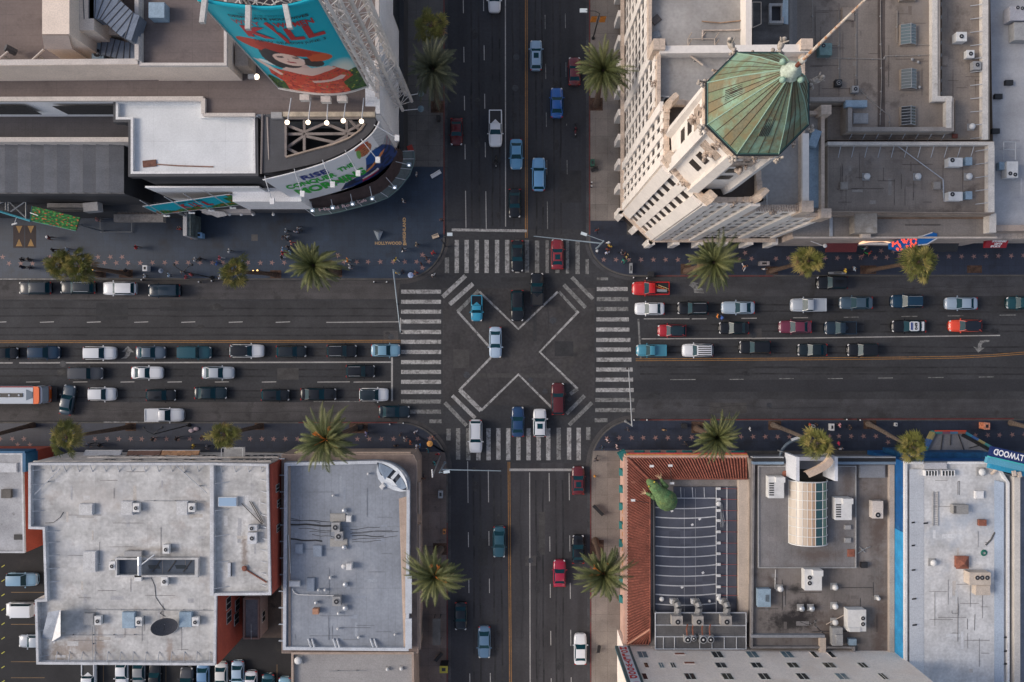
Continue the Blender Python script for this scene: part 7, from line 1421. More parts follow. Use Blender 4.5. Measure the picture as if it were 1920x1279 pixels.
for a,b in((S_[4],S_[0]),(S_[3],S_[4]),(S_[2],S_[3]),(S_[1],S_[2]),(S_[0],S_[1])):
 ce=sum(S_,Vector((0,0,0)))/5;d=(b-a).normalized();nn=Vector((-d.y,d.x,0));
 if nn.dot(ce-(a+b)/2)<0:a,b=b,a
 dip_parapet(a,b,hT+.3,1.4)
def facade(a,b,z0,z1,n,nf,endw,thin,out,main_mid=None,dep=.38,win=None,floor0=0,top_gap=1.2,mat=None,wh=.50):
 """piers, spandrels and single windows on the wall from a to b; out = outward normal"""
 a,b=Vector((a.x,a.y,0)),Vector((b.x,b.y,0));d=(b-a);Ln=d.length;d.normalize();out=Vector(out).normalized();mat=mat or m_tw
 if out.y<-.9:wh=.42
 bay=(Ln-2*endw-thin*(n-1)-(main_mid or 0)*(1 if main_mid else 0)+(thin if main_mid else 0))/n
 x=endw;cols=[];piers=[(0,endw)]
 for i in range(n):
  cols.append((x,x+bay));x+=bay
  if i<n-1:
   w_=main_mid if(main_mid and i==n//2-1)else thin
   piers.append((x,x+w_));x+=w_
 piers.append((Ln-endw,Ln))
 for k_,(u0,u1)in enumerate(piers):
  dd=dep*(.85 if k_ in(0,len(piers)-1)else(.62 if main_mid and abs((u1-u0)-main_mid)<1e-6 else .36))
  c=a+d*((u0+u1)/2)+out*dd/2;MB().obox((c.x,c.y,(z0+z1)/2),d*((u1-u0)/2),out*(dd/2),(0,0,(z1-z0)/2)).build('pier',mat,TW)
 fh=(z1-top_gap-z0)/nf
 for f in range(nf+1):
  zz0=z0+f*fh-fh*(1-wh)/2;zz1=z0+f*fh+fh*(1-wh)/2
  if f==nf:zz1=z1
  if f==0:zz0=z0
  c=a+d*(Ln/2)+out*.035;MB().obox((c.x,c.y,(zz0+zz1)/2),d*(Ln/2-endw*.5),out*.035,(0,0,(zz1-zz0)/2)).build('spandrel',mat,TW)
  if f==nf:break
  for(u0,u1)in cols:
   za,zb=z0+f*fh+fh*(1-wh)/2,z0+(f+1)*fh-fh*(1-wh)/2
   c=a+d*((u0+u1)/2)+out*.02;q=(Vector((c.x,c.y,(za+zb)/2)),d*((u1-u0)/2),out*.015,(0,0,(zb-za)/2))
   if WCOUNT[0]<98:MB().obox(*q).build('window',m_wdk,TW);WCOUNT[0]+=1
   else:REST.obox(*q)
W_=(-1,0,0);So=(0,-1,0);SWn=(-(S_[4]-S_[3]).y*0-1,-1,0)
dsw=(S_[3]-S_[4]).normalized();SWn=Vector((dsw.y,-dsw.x,0));SWn=SWn if SWn.x<0 else-SWn
zb0=4.5
facade(S_[4],S_[3],zb0,hT-1.2,2,9,1.35,1.0,SWn,None,.45,top_gap=.8,wh=.54)
facade(S_[0],S_[4],zb0,hT-1.2,4,9,1.0,.45,W_,.8,.42,top_gap=.9);facade(S_[3],S_[2],zb0,hT-1.2,4,9,1.0,.45,So,.8,.42,top_gap=.9)
p_=lambda x,y:P(x,y,0)
facade(p_(1291,451),p_(1376,451),zb0,hB-1.0,4,8,.7,.4,So,.75,.40);facade(p_(1166,219.5),p_(1166,320),zb0,hB-1.0,4,8,.7,.4,W_,.75,.40)
facade(p_(1376,451),p_(1432,451),zb0,hA-1.0,3,6,.55,.4,So,None,.38);facade(p_(1166,100),p_(1166,219.5),zb0,hA-1.0,5,6,.6,.4,W_,None,.38);facade(p_(1166,-40),p_(1166,99.9),zb0,hA-1.0,5,6,.6,.4,W_,None,.38)
tag(REST.build('windows',m_wdk,TW),kind='stuff')
for a,b,out in((S_[4],S_[3],SWn),(p_(1212,455),p_(1434,455),Vector(So)),(p_(1162,405),p_(1162,-40),Vector(W_))):
 d=(Vector(b)-Vector(a));Ln=d.length;d.normalize();c=Vector(a)+d*Ln/2+Vector(out)*.25
 MB().obox((c.x,c.y,4.55),d*Ln/2,Vector(out)*.26,(0,0,.28)).build('base_cornice',m_tan,TW)
 n=max(2,int(Ln/3.3))
 for i in range(n+1):
  c=Vector(a)+d*Ln*i/n+Vector(out)*.42;MB().obox((c.x,c.y,2.3),d*.42,Vector(out)*.42,(0,0,2.28)).build('buttress',m_tw,TW)
  if i<n:c=Vector(a)+d*Ln*(i+.5)/n+Vector(out)*.05;MB().obox((c.x,c.y,2.1),d*1.1,Vector(out)*.04,(0,0,1.9)).build('shop_window',m_wdk,TW)
def pinnacle(c,d,w,l,z0,z1):
 d=Vector(d).normalized();n=Vector((-d.y,d.x,0));mb=MB();c=Vector(c)
 lo=[c+d*i*l/2+n*j*w/2 for i,j in((-1,-1),(1,-1),(1,1),(-1,1))]
 mb.frus([Vector((v.x,v.y,z0))for v in lo],[Vector((v.x,v.y,z1-.9))for v in lo])
 hi=[c+d*i*l*.42+n*j*w*.28 for i,j in((-1,-1),(1,-1),(1,1),(-1,1))]
 mb.frus([Vector((v.x,v.y,z1-.88))for v in lo],[Vector((v.x,v.y,z1))for v in hi]);return mb.build('corner_pier',m_tan,TW)
dW=Vector((0,1,0));dS=Vector((1,0,0));sw=dsw
pinnacle(S_[4]+Vector((.35,.35,0)),sw,.8,1.1,hT-3,hT+1.9);pinnacle(S_[3]+Vector((.3,.3,0)),sw,.8,1.1,hT-3,hT+1.9)
pinnacle(S_[0]+Vector((.5,-.5,0)),(1,1,0),.75,1.1,hT-3,hT+1.9);pinnacle(S_[2]+Vector((-.5,.5,0)),(1,1,0),.75,1.1,hT-3,hT+1.9);pinnacle(S_[1]+Vector((-.5,-.5,0)),(1,-1,0),.75,1.1,hT-3,hT+1.9)
for x,y in((1166.5,222),(1166.5,318),(1375,450),(1293,450),(1374,222),(1170,102)):
 hh=hB if y>200 else hA;c=p_(x,y);MB().box((c.x-.6,c.y-.6,hh-2.5),(c.x+.7,c.y+.6,hh+.9)).build('corner_pier',m_tan,TW)
for x,y in((1430,449),(1430,294)):c=p_(x,y);MB().box((c.x-.6,c.y-.5,hA-2.5),(c.x+.6,c.y+.6,hA+.9)).build('corner_pier',m_tan,TW)
rs=random.Random(21)
def boss(c,r,name='carved_ornament',m=m_orna,n=9,sq=1.0):
 mb=MB()
 for i in range(n):
  v=Vector((rs.gauss(0,.45),rs.gauss(0,.45),rs.gauss(0,.45)*sq))*r;mb.ball(Vector(c)+v,r*rs.uniform(.28,.5),r*rs.uniform(.28,.5),r*rs.uniform(.3,.5),7,5)
 return mb.build(name,m,TW,True)
for a,b in((S_[4],S_[0]),(S_[4],S_[3]),(S_[3],S_[2])):c=(a+b)/2;n_=(c-ce);n_.z=0;n_.normalize();boss((c.x+n_.x*.2,c.y+n_.y*.2,hT-.6),.34,n=6)
for x,y,z in((1162,270,hB-.7),(1330,457,hB-.7),(1334,457,hB-1.0)):c=p_(x,y);boss((c.x,c.y,z),.4,n=6)
for i in range(22):
 c=p_(1296+i*3.6,450);MB().box((c.x-.02,c.y-.45,hB),(c.x+.16,c.y+.30,hB+.10)).build('coping_joint',m_orna,TW)
def wallbar(x0,y0,x1,y1,h,z0,m=m_tw,w=.35):
 a,b=P(x0,y0,h),P(x1,y1,h);d=(b-a).normalized();n=Vector((-d.y,d.x,0));c=(a+b)/2
 return MB().obox((c.x,c.y,(h+z0)/2),(b-a)/2,n*w,(0,0,(h-z0)/2)).build('roof_wall',m,TW)
wallbar(1404,-60,1404,92,hA+1.2,hA-1);wallbar(1237,93,1524,90,hB+.5,hB-1.0,w=.42);
cx,cy=P(1421,194,50.0).x,P(1421,194,50.0).y
AP=4.25
def octo(ap,ang0=22.5+0):r=ap/math.cos(R(22.5));return[(cx+r*math.cos(R(ang0+45*i)),cy+r*math.sin(R(ang0+45*i)))for i in range(8)]
HE=50.0
MB().prism(octo(4.05),hT-1.5,HE-1.6).build('drum',m_tw,TW)
for i in range(8):
 r1=4.0/math.cos(R(22.5));a_=R(22.5+45*i);x,y=cx+r1*math.cos(a_),cy+r1*math.sin(a_)
 w_=.48;dd=Vector((math.cos(a_),math.sin(a_),0));nn=Vector((-dd.y,dd.x,0));base=Vector((x,y,0))
 MB().frus([base+dd*.55*k1+nn*w_*k2+Vector((0,0,hT-1.4))for k1,k2 in((-.5,-1),(1,-1),(1,1),(-.5,1))],[base+dd*.32*k1+nn*w_*.85*k2+Vector((0,0,HE-1.2))for k1,k2 in((-1.8,-1),(1,-1),(1,1),(-1.8,1))]).build('corner_buttress',m_tw,TW)
 boss((x+dd.x*.6,y+dd.y*.6,HE-.6),.42,'carved_figure',M('statue_stone',(.40,.35,.30),.9,var=.35,sc_=3),8,1.0);
 if i in(0,1,2):
  q=MB();q.ball((x+dd.x*1.2,y+dd.y*1.2,HE-.5),.5,.3,.3,10,6,rot=Matrix.Rotation(a_,4,'Z')).ball((x+dd.x*1.6,y+dd.y*1.6,HE-.2),.24,.2,.26,8,6).path([(x+dd.x*1.3,y+dd.y*1.3,HE-.4),(x+dd.x*1.5+nn.x*.4,y+dd.y*1.5+nn.y*.4,HE+.1)],.13,6,.05).path([(x+dd.x*1.3,y+dd.y*1.3,HE-.4),(x+dd.x*1.5-nn.x*.4,y+dd.y*1.5-nn.y*.4,HE+.1)],.13,6,.05);q.build('carved_figure',M('statue_stone',(.40,.35,.30),.9,var=.35,sc_=3),TW,True)
 am=R(45*i+45);fm=Vector((math.cos(am),math.sin(am),0));fn=Vector((-fm.y,fm.x,0));fc=Vector((cx,cy,0))+fm*4.05
 for zz,hh in((39.6,1.7),(42.6,1.7)):
  f_=MB().obox((fc.x+fm.x*.03,fc.y+fm.y*.03,zz),fn*.62,fm*.03,(0,0,hh*.45)).build('drum_window',m_wdk,TW)
 MB().obox((fc.x+fm.x*.05,fc.y+fm.y*.05,45.6),fn*1.0,fm*.06,(0,0,.9)).build('sunk_panel',m_orna,TW);boss((fc.x+fm.x*.3,fc.y+fm.y*.3,45.0),.55,n=10)
 MB().tube((fc.x+fm.x*.02,fc.y+fm.y*.02,47.1),(fc.x+fm.x*.22,fc.y+fm.y*.22,47.1),.38,16).build('round_window_ring',m_orna,TW);MB().tube((fc.x+fm.x*.2,fc.y+fm.y*.2,47.1),(fc.x+fm.x*.235,fc.y+fm.y*.235,47.1),.24,14).build('round_window',m_wdk,TW)
 MB().obox((cx+fm.x*4.0,cy+fm.y*4.0,HE-1.35),fn*1.62,fm*.30,(0,0,.3)).build('drum_cornice',m_tan,TW)
 boss((cx+fm.x*4.45,cy+fm.y*4.45,HE-1.0),.35,n=5)
MB().prism(octo(4.05),HE-1.6,HE-.32).build('drum_top',m_tw,TW)
MB().prism(octo(4.36),HE-.30,HE-.05).build('eaves',flat('eaves_black',(.018,.024,.028),.5),TW)
def copper(name,base,v):
 m=M(name,base,.62,var=.0,fine=.18,fsc=5,streak=None,stain=[((.21,.155,.075),.55,.47,.7),((.25,.42,.31),.35,.51,.8),((.10,.075,.055),.7,.58,.75)])
 return m
c_a=[copper('copper_green_%d'%i,c,i)for i,c in enumerate(((.155,.195,.115),(.185,.245,.15),(.17,.16,.10),(.19,.255,.165)))]
APX=Vector((cx,cy,58.4));oc=[Vector((x,y,HE-.04))for x,y in octo(4.2)]
top_r=.42
DM=MB().prism(octo(.01+.3),HE,HE+.1).build('dome_core',m_dark,TW)
for i in range(8):
 a,b=oc[i],oc[(i+1)%8];ta=Vector((cx+(a.x-cx)*top_r/4.55,cy+(a.y-cy)*top_r/4.55,57.9));tb=Vector((cx+(b.x-cx)*top_r/4.55,cy+(b.y-cy)*top_r/4.55,57.9))
 for s in range(4):
  u0,u1=s/4,(s+1)/4;p,q=a.lerp(b,u0),a.lerp(b,u1);r_,t_=ta.lerp(tb,u1),ta.lerp(tb,u0)
  nn=(q-p).cross(t_-p).normalized();nn=nn if nn.z>0 else-nn
  m1,m2=p.lerp(t_,.45)+nn*.16,q.lerp(r_,.45)+nn*.16
  MB().poly([p,q,m2,m1]).poly([m1,m2,r_,t_]).build('copper_panel',c_a[(i*3+s*2+(i+s)//3)%4],TW)
  if s:MB().path([p+nn*.02,m1+nn*.03,t_+nn*.02],.028,4).build('standing_seam',flat('seam_brown',(.07,.05,.03),.7),TW)
 nn=Vector((a.x-cx,a.y-cy,2.0)).normalized();m1=a.lerp(ta,.45)+nn*.18
 MB().path([a+nn*.04,m1,ta+nn*.04],.05,5).build('hip_rib',flat('rib_verdigris',(.27,.40,.31),.6),TW)
 MB().tube(a+Vector((0,0,.03)),b+Vector((0,0,.03)),.07,5).build('eaves_gutter',flat('gutter_copper',(.05,.12,.10),.6),TW)
for(i,u,lab)in((3,.5,0),(5,.4,0),):
 a,b=oc[i],oc[(i+1)%8];mid=a.lerp(b,u);tp=Vector((cx,cy,57.9));dd=(tp-mid).normalized();sd=(b-a).normalized();nn=sd.cross(dd).normalized();nn=nn if nn.z>0 else-nn
 c=mid+dd*3.4+nn*.24;MB().obox(c,dd*1.0,sd*.42,nn*.03).build('louvre_frame',c_a[2],TW)
 for j in range(6):MB().obox(c+nn*.05+sd*(-.34+.136*j),dd*.98,sd*.025,nn*.03).build('louvre_slat',m_dark,TW)
MB().lathe((cx,cy,57.7),[(.75,0),(.80,.25),(.55,.45),(.62,.7),(.40,.95),(.30,1.3),(.16,1.5)],16).build('finial',M('finial_stone',(.42,.48,.40),.7,var=.2,sc_=3),TW,True)
for i in range(4):
 a_=R(45+90*i);MB().ball((cx+.95*math.cos(a_),cy+.95*math.sin(a_),58.1),.24,.24,.30).build('finial_scroll',flat('rib_verdigris',(.27,.40,.31),.6),TW,True)
FP=thing('flagpole','long rust spotted white flagpole rising from the copper dome','flagpole',(cx,cy,59.0))
MB().tube((cx,cy,58.6),(cx,cy,60.2),.16,8).build('base_sleeve',M('sleeve_rust',(.16,.05,.03),.8,var=.3,sc_=3),FP)
MB().tube((cx,cy,60.2),(cx,cy,70.5),.125,9,.07).build('pole',M('pole_white_rust',(.62,.55,.47),.6,var=.15,sc_=2,stain=((.42,.17,.05),1.3,.50,.9)),FP)
MB().lathe((cx,cy,60.2),[(.22,0),(.24,.3),(.15,.4)],10).build('collar',M('collar_stone',(.5,.48,.42),.7,var=.2),FP)
zA,zB=hA-1.0,hB-1.0
for lab,x,y,r in(('dark square plate lying on the tower wing roof',1230,37,40),('grey sheet lying tilted on the tower wing roof',1229,66,20),('dark pointed scrap by the wing parapet',1239,81,10)):
 hatch(lab,x-9,y-7,x+9,y+7,zA,.12,M('sheet_'+lab[:4],(.13,.11,.10)if 'dark' in lab else(.25,.27,.29),.8,var=.2),'roof_sheet','roof sheet',rot=r)
pipe('rusty pipe run on the tower wing roof, upper one',[(1316,40),(1350,43),(1395,38),(1400,33)],zA,.08,M('pipe_rust',(.36,.24,.16),.8,var=.4,sc_=2));pipe('pale rusty pipe on the tower wing roof, lower one',[(1317,75),(1318,57),(1360,57),(1402,55)],zA,.10,M('pipe_pale',(.48,.40,.34),.8,var=.3,sc_=2))
t=thing('pipe_cage','thin white pipe frame cage beside the roof wall','pipe frame',P(1290,85,zA));
for z in(zA+.2,zA+2.0):MB().path([P(1290,86,z),P(1290,73,z),P(1340,73,z),P(1340,86,z)],.05,5).build('rail',m_crm,t)
for x,y in((1290,86),(1290,73),(1340,73),(1340,86),(1315,73)):c=P(x,y,zA);MB().tube((c.x,c.y,zA),(c.x,c.y,zA+2.0),.05,5).build('post',m_crm,t)
pipe('leaning pale strut on the tower roof',[(1290,101),(1318,122)],zB,.12,m_crm,lift=.6);pipe('short white conduit by the left parapet of the tower roof',[(1228,115),(1235,108)],zB,.05,m_acw,lift=.5);pipe('thin white pole on the tower terrace',[(1438,360),(1438,385)],zB,.05,m_acw,lift=.5);pipe('thin horizontal cable on the tower roof',[(1232,180),(1255,181)],zB,.04,m_acw,lift=.5)
hatch('grey blue gutter panel beside the white cross wall',1516,250,1540,390,hA-1.0,.12,m_acb,'roof_panel','roof panel')
wallbar(1511,250,1511,388,hB+.4,hB-1.0)
ac('folded blue grey tarpaulin at the dome corner',1520,243,1536,275,zA+.2,.9,m_acb,name='tarpaulin',cat='tarpaulin',rot=-20)
MY=thing('mechanical_yard','sunken dark mechanical yard with a deep square shaft','roof yard',P(1440,40,12))
a,b=P(1409,92,19),P(1480,-90,19);MB().box((a.x+.2,a.y+.3,0),(b.x,b.y,19)).build('slab',M('yard_roof_dark',(.085,.08,.078),.85,var=.4,sc_=.4,streak=(.15,1.3,.25),stain=((.17,.17,.18),.5,.58,.7)),MY)
a,b=P(1446,40,19.3),P(1464,12,19.3);MB().box((a.x,a.y,19.02),(b.x,b.y,19.08)).build('shaft_opening',m_fan,MY);ring(MB(),*[[Vector(v)for v in l]for l in(((a.x-.3,a.y-.3),(b.x+.3,a.y-.3),(b.x+.3,b.y+.3),(a.x-.3,b.y+.3)),((a.x,a.y),(b.x,a.y),(b.x,b.y),(a.x,b.y)))],19.0,19.5).build('shaft_curb',m_acg,MY)
MB().poly([P(1466,44,19.1),P(1478,46,19.1),P(1478,0,20.5),P(1468,0,20.5)]).build('blue_panel',m_acb,MY)
for z in(19.3,20.3):MB().path([P(1411,4,z),P(1427,4,z),P(1427,45,z),P(1411,52,z),P(1411,4,z)],.06,5).build('guard_rail',m_crm,MY)
m_r7=M('brown_gravel_roof',(.245,.205,.172),.9,var=.22,sc_=.2,fine=.10,fsc=5,seam=[(0,1.0,.04,.16),(1,1.05,.04,.18)],streak=(.6,.12,.10),stain=[((.10,.078,.066),.28,.55,.8),((.24,.215,.20),.15,.58,.5)])
m_wpar=M('whitewashed_parapet',(.60,.56,.51),.8,var=.18,sc_=.6,stain=((.25,.18,.13),.8,.62,.7));m_tanw=M('tan_brick',(.30,.245,.20),.9,var=.2,sc_=.6)
R1=thing('brown_roof_building','large building with a brown flat roof and three ridge skylights','building',P(1600,120,0));HR=12.5
o_,i_,zr1=block(R1,[(1478,-160),(1763,-160),(1763,183),(1789,183),(1789,246),(1590,246),(1590,190),(1478,190)],HR,m_tanw,m_r7,.55,.7,M('parapet_grey_tan',(.29,.26,.235),.85,var=.2,sc_=.5))
a,b=P(1748,-160,HR+.1),P(1758,188,HR+.1);MB().box((a.x,b.y,zr1),(b.x,a.y,HR+.1)).build('inner_parapet',m_wpar,R1);a,b=P(1748,180,HR+.12),P(1786,190,HR+.12);MB().box((a.x,b.y,zr1),(b.x,a.y,HR+.06)).build('inner_parapet',m_wpar,R1)
a,b=P(1774,190,HR+.12),P(1784,240,HR+.12);MB().box((a.x,b.y,zr1),(b.x,a.y+.3,HR+.14)).build('inner_parapet',m_wpar,R1)
a,b=P(1481,-160,HR),P(1497,190,HR);MB().box((a.x,b.y,zr1),(b.x,a.y,zr1+.25)).build('roof_step',M('step_grey',(.23,.21,.195),.85,var=.15,sc_=.3),R1)
a,b=P(1650,-160,HR),P(1664,240,HR);MB().box((a.x,b.y,zr1+.012),(b.x,a.y,zr1+.02)).build('roof_valley',M('valley_dark',(.105,.082,.07),.9,var=.3,sc_=.4,streak=(1.2,.1,.1)),R1)
def ridge_sky(lab,x0,y0,x1,y1,m):
 z=zr1;a=P(x0,y1,z+.6);b=P(x1,y0,z+.6);w,d=b.x-a.x,b.y-a.y;t=thing('skylight',lab,'skylight',((a.x+b.x)/2,(a.y+b.y)/2,z),0,'ridge skylights on the brown roof')
 ring(MB(),[Vector(v)for v in((-w/2,-d/2),(w/2,-d/2),(w/2,d/2),(-w/2,d/2))],[Vector(v)for v in((-w/2+.1,-d/2+.1),(w/2-.1,-d/2+.1),(w/2-.1,d/2-.1),(-w/2+.1,d/2-.1))],0,.5).build('curb',m_tanw,t,local=True)
 zc=.95
 for s in(-1,1):MB().poly([(s*(w/2-.05),-d/2+.05,.5),(s*(w/2-.05),d/2-.05,.5),(.1,d/2-.05,zc),(.1,-d/2+.05,zc)]).build('glass_slope',m,t,local=True)
 for i in range(7):
  y=-d/2+.08+(d-.16)*i/6;MB().path([(-w/2+.05,y,.54),(.1,y,zc+.03),(w/2-.05,y,.54)],.045,4).build('glazing_bar',m_steel,t,local=True)
 MB().tube((.1,-d/2,zc+.04),(.1,d/2,zc+.04),.06,5).build('ridge_bar',m_steel,t,local=True)
ridge_sky('ridge skylight with pale blue panes, topmost of three',1689,45,1719,84,flat('pane_blue_grey',(.12,.16,.17),.25));ridge_sky('ridge skylight with grey panes, middle of three',1690,129,1720,167,flat('pane_grey',(.13,.15,.15),.25));ridge_sky('ridge skylight with black panes, lowest of three',1690,199,1718,235,flat('pane_black',(.02,.022,.025),.2));ridge_sky('ridge skylight cut by the top edge of the picture',1688,-40,1718,1,flat('pane_grey',(.13,.15,.15),.25))
ac('teal grey square unit with a dark fan on the brown roof',1537,81,1560,103,zr1,1.2,M('ac_teal',(.13,.22,.22),.6,var=.2,sc_=2),fans=[(.3,.78,.32)]);hatch('pale framed hatch near the pole tip',1579,14,1602,38,zr1,.3,m_tanw)
for lab,x,y,m in(('black round vent right of the dome, left one',1573,155,m_dark),('grey vent with a black hole right of the dome',1604,167,m_acg)):ac(lab,x-6,y-6,x+6,y+6,zr1,.8,m,fans=[(.5,.5,.3)])
ac('cluster of blue ducts below the two vents',1586,188,1626,200,zr1,.9,m_acb,name='duct_cluster',cat='duct');hatch('grey octagonal patch with a vent in the sunken bay',1600,212,1628,232,zr1,.15,m_acg)
for lab,x,y in(('small round vent left of the pair near the middle skylight',1711,111),('small round vent right of the pair near the middle skylight',1722,116),('small white vent at the middle skylight corner',1725,163)):vent(lab,x,y,zr1,.2,.4,m_acg,False)
pc_=M('conduit_tan',(.30,.27,.24),.8)
for lab,pts in(('long vertical conduit right of the flagpole',[(1605,8),(1605,160)]),('vertical conduit above the left vent',[(1573,20),(1573,150)]),('conduit bending along the roof valley',[(1651,0),(1651,60),(1653,150),(1650,235)]),('horizontal conduit across the brown roof',[(1530,109),(1570,109),(1658,111),(1659,105),(1745,103)]),('diagonal conduit below the vents',[(1613,170),(1640,195),(1667,217),(1668,240)]),('thin vertical conduit at the left of the brown roof',[(1523,0),(1524,60)]),('short vertical conduit left of the top skylight',[(1682,20),(1682,80),(1745,85)])):pipe(lab,pts,zr1,.045,pc_)
R2=thing('strip_roof_building','brown roofed strip with white parapets between two roofs','building',P(1805,130,0));HR2=10.6
o_,i_,zr2=block(R2,[(1766,-160),(1852,-160),(1852,262),(1552,262),(1552,200),(1592,200),(1592,248),(1791,248),(1791,186),(1766,186)],HR2,m_tanw,m_r7,.05,.5,m_tanw)
a,b=P(1842,-160,HR2+.2),P(1853,262,HR2+.2);MB().box((a.x,b.y,zr2),(b.x,a.y,HR2+.2)).build('white_parapet',m_wpar,R2);a,b=P(1852,-160,HR2),P(1856,262,HR2);MB().box((a.x+.05,b.y,0),(b.x,a.y,HR2-.05)).build('outer_wall',m_tanw,R2)
for y in range(8,262,25):a=P(1842,y,HR2+.15);MB().tube(a,(a.x-1.3,a.y,zr2+.1),.05,5).build('parapet_brace',m_strut,R2)
for y in range(5,235,24):a=P(1765,y,HR2+1);MB().tube(a,(a.x+.7,a.y,zr2+.1),.05,5).build('parapet_brace',m_strut,R2)
for x in range(1600,1790,25):a=P(x,246,HR2+.9);MB().tube(a,(a.x-.1,a.y-1.0,zr2+.1),.05,5).build('parapet_brace',m_strut,R2)
ac('white unit with a round fan, upper of three by the white parapet',1794,60,1813,77,zr2,1.3,m_acw,fans=[(.45,.5,.36)]);ac('small white unit with a pale fan, middle of three',1813,94,1827,108,zr2,.9,m_acw,fans=[(.5,.5,.34)]);ac('dark grey unit with a fan, lowest of three',1825,115,1840,130,zr2,.9,m_acg,fans=[(.5,.55,.32)])
vent('round white vent near the lower end of the strip roof',1825,236,zr2,.42,.7,m_acw);hatch('pale square panel inside the strip roof',1767,105,1777,123,zr2,.2,m_tanw);hatch('dark red round cover by the lower parapet',1786,251,1796,259,zr2,.15,M('cover_red',(.20,.06,.04),.8))
R3=thing('square_roof_building','square brown roof with white coping and two white rooftop units','building',P(1705,350,0));HR3=10.9
o_,i_,zr3=block(R3,[(1552,265),(1864,265),(1865,400),(1552,397)],HR3,m_tanw,m_r7,.1,.7,m_tanw)
a,b=P(1552,266,HR3+.15),P(1864,272,HR3+.15);MB().box((a.x,b.y,zr3),(b.x,a.y,HR3+.15)).build('white_coping',m_wpar,R3);a,b=P(1853,272,HR3+.13),P(1865,398,HR3+.13);MB().box((a.x,b.y,zr3),(b.x-.02,a.y-.01,HR3+.13)).build('white_coping',m_wpar,R3)
for x in range(1577,1850,25):a=P(x,272,HR3+.1);MB().tube(a,(a.x-.1,a.y-1.5,zr3+.1),.05,5).build('parapet_brace',m_strut,R3)
for y in range(280,390,25):a=P(1853,y,HR3+.1);MB().tube(a,(a.x-1.3,a.y-.1,zr3+.1),.05,5).build('parapet_brace',m_strut,R3)
for lab,y0 in(('upper',296),('lower',360)):
 t=ac('white unit with a black fan, %s of two on the square roof'%lab,1779,y0,1805,y0+16,zr3,1.2,m_acw,fans=[(.25,.72,.36)])
 ac('pale blue filter box beside the %s white unit'%lab,1811,y0-1,1823,y0+13,zr3,.8,m_acb)
for lab,x in(('left',1627),('middle',1723),('right',1819)):vent('round white vent on the square roof, %s of three'%lab,x,330,zr3,.45,.6,m_acw,True)
for lab,x in(('left',1583),('right',1757)):hatch('small square hatch on the square roof, %s one'%lab,x-7,341,x+7,355,zr3,.4,M('hatch_tan',(.30,.27,.24),.8,var=.15))
pipe('diagonal pale pipe across the square roof',[(1682,273),(1768,336),(1769,372)],zr3,.06,m_strut);pipe('short vertical pipe left of the lower unit',[(1769,338),(1770,378)],zr3,.05,m_strut)
a,b=P(1552,397,HR3),P(1865,402,HR3);MB().box((a.x,b.y,0),(b.x,a.y,HR3-.8)).build('south_wall',m_tanw,R3)
R4=thing('front_shop_building','low shop building with a brown banded roof along the boulevard','building',P(1700,430,0));HR4=8.8
wf=[P(x,y,HR4)for x,y in[(1488,403),(1868,403),(1870,447),(1488,447)]];MB().prism(wf,0,HR4-.4).build('wall',M('front_pinkish',(.52,.42,.35),.85,var=.2,sc_=.7),R4)
MB().sheet(wf,HR4-.39).build('roof',M('front_roof',(.26,.23,.205),.85,var=.15,sc_=.3,seam=[(1,1.0,.03,.2),(0,4.5,.05,.2)],stain=((.13,.11,.09),.3,.6,.5)),R4)
a,b=P(1645,402,HR4),P(1862,410,HR4);MB().box((a.x,b.y,HR4-.38),(b.x,a.y,HR4-.34)).build('brown_band',M('band_brown',(.22,.145,.10),.9,var=.3,sc_=.5),R4)
a,b=P(1578,398,HR4),P(1862,402.5,HR4);MB().box((a.x,b.y,HR4-.38),(b.x,a.y,HR4-.1)).build('broken_coping',M('coping_rust',(.30,.16,.11),.9,var=.7,sc_=1.2,stain=((.5,.45,.4),1.5,.56,.9)),R4)
a,b=P(1488,441,HR4),P(1870,447,HR4);MB().box((a.x,b.y,HR4-.4),(b.x,a.y-.2,HR4)).build('front_parapet',M('front_pale',(.58,.50,.43),.85,var=.15,sc_=.8),R4)
a,b=P(1558,402,HR4-.3),P(1552,447,HR4);MB().box((a.x-.2,b.y+.3,HR4-.38),(a.x+.2,a.y,HR4-.2)).build('roof_divider',m_strut,R4)
hatch('weathered square concrete turret over the shop front',1602,398,1645,437,HR4-.3,1.6,M('turret_stone',(.33,.29,.245),.9,var=.3,sc_=.8,stain=((.45,.42,.38),.4,.5,.8)),'stone_turret','turret');hatch('small pale chimney block below the turret',1616,438,1633,446,HR4-.3,.8,M('chimney_pale',(.55,.48,.42),.85,var=.1))
a,b=P(1855,400,HR4+1),P(1868,436,HR4+1);MB().box((a.x,b.y,HR4-.4),(b.x,a.y,HR4+1)).build('end_wall',m_wpar,R4)
pipe('thin dark groove on the brown banded roof',[(1697,422),(1763,422)],HR4-.38,.05,m_dark,lift=.04,feet=False)
def awn(lab,x0,x1,y0,y1,m,z=3.3,txt=None):
 a,b=P(x0,y1,z),P(x1,y0,z);t=thing('shop_awning',lab,'awning',(a.x,b.y,z-.6));MB().frus([(a.x,a.y,z-.75),(b.x,a.y,z-.75),(b.x,b.y,z-.6),(a.x,b.y,z-.6)],[(a.x,a.y,z-.45),(b.x,a.y,z-.45),(b.x,b.y,z+.3),(a.x,b.y,z+.3)]).build('canopy',m,t);return t,a,b
awn('dark red shop awning beside the small fan palm',1551,1608,454,472,M('awning_maroon',(.11,.018,.020),.7,var=.15));awn('black shop awning right of the blue sign',1748,1798,449,471,m_dark)
t,a,b=awn('bright red awning reading SOUVENIRS GIFTS SPORTS',1849,1890,448,464,flat('awning_red',(.30,.012,.022),.6));m_wt=flat('letter_white',(.8,.8,.8),.5)
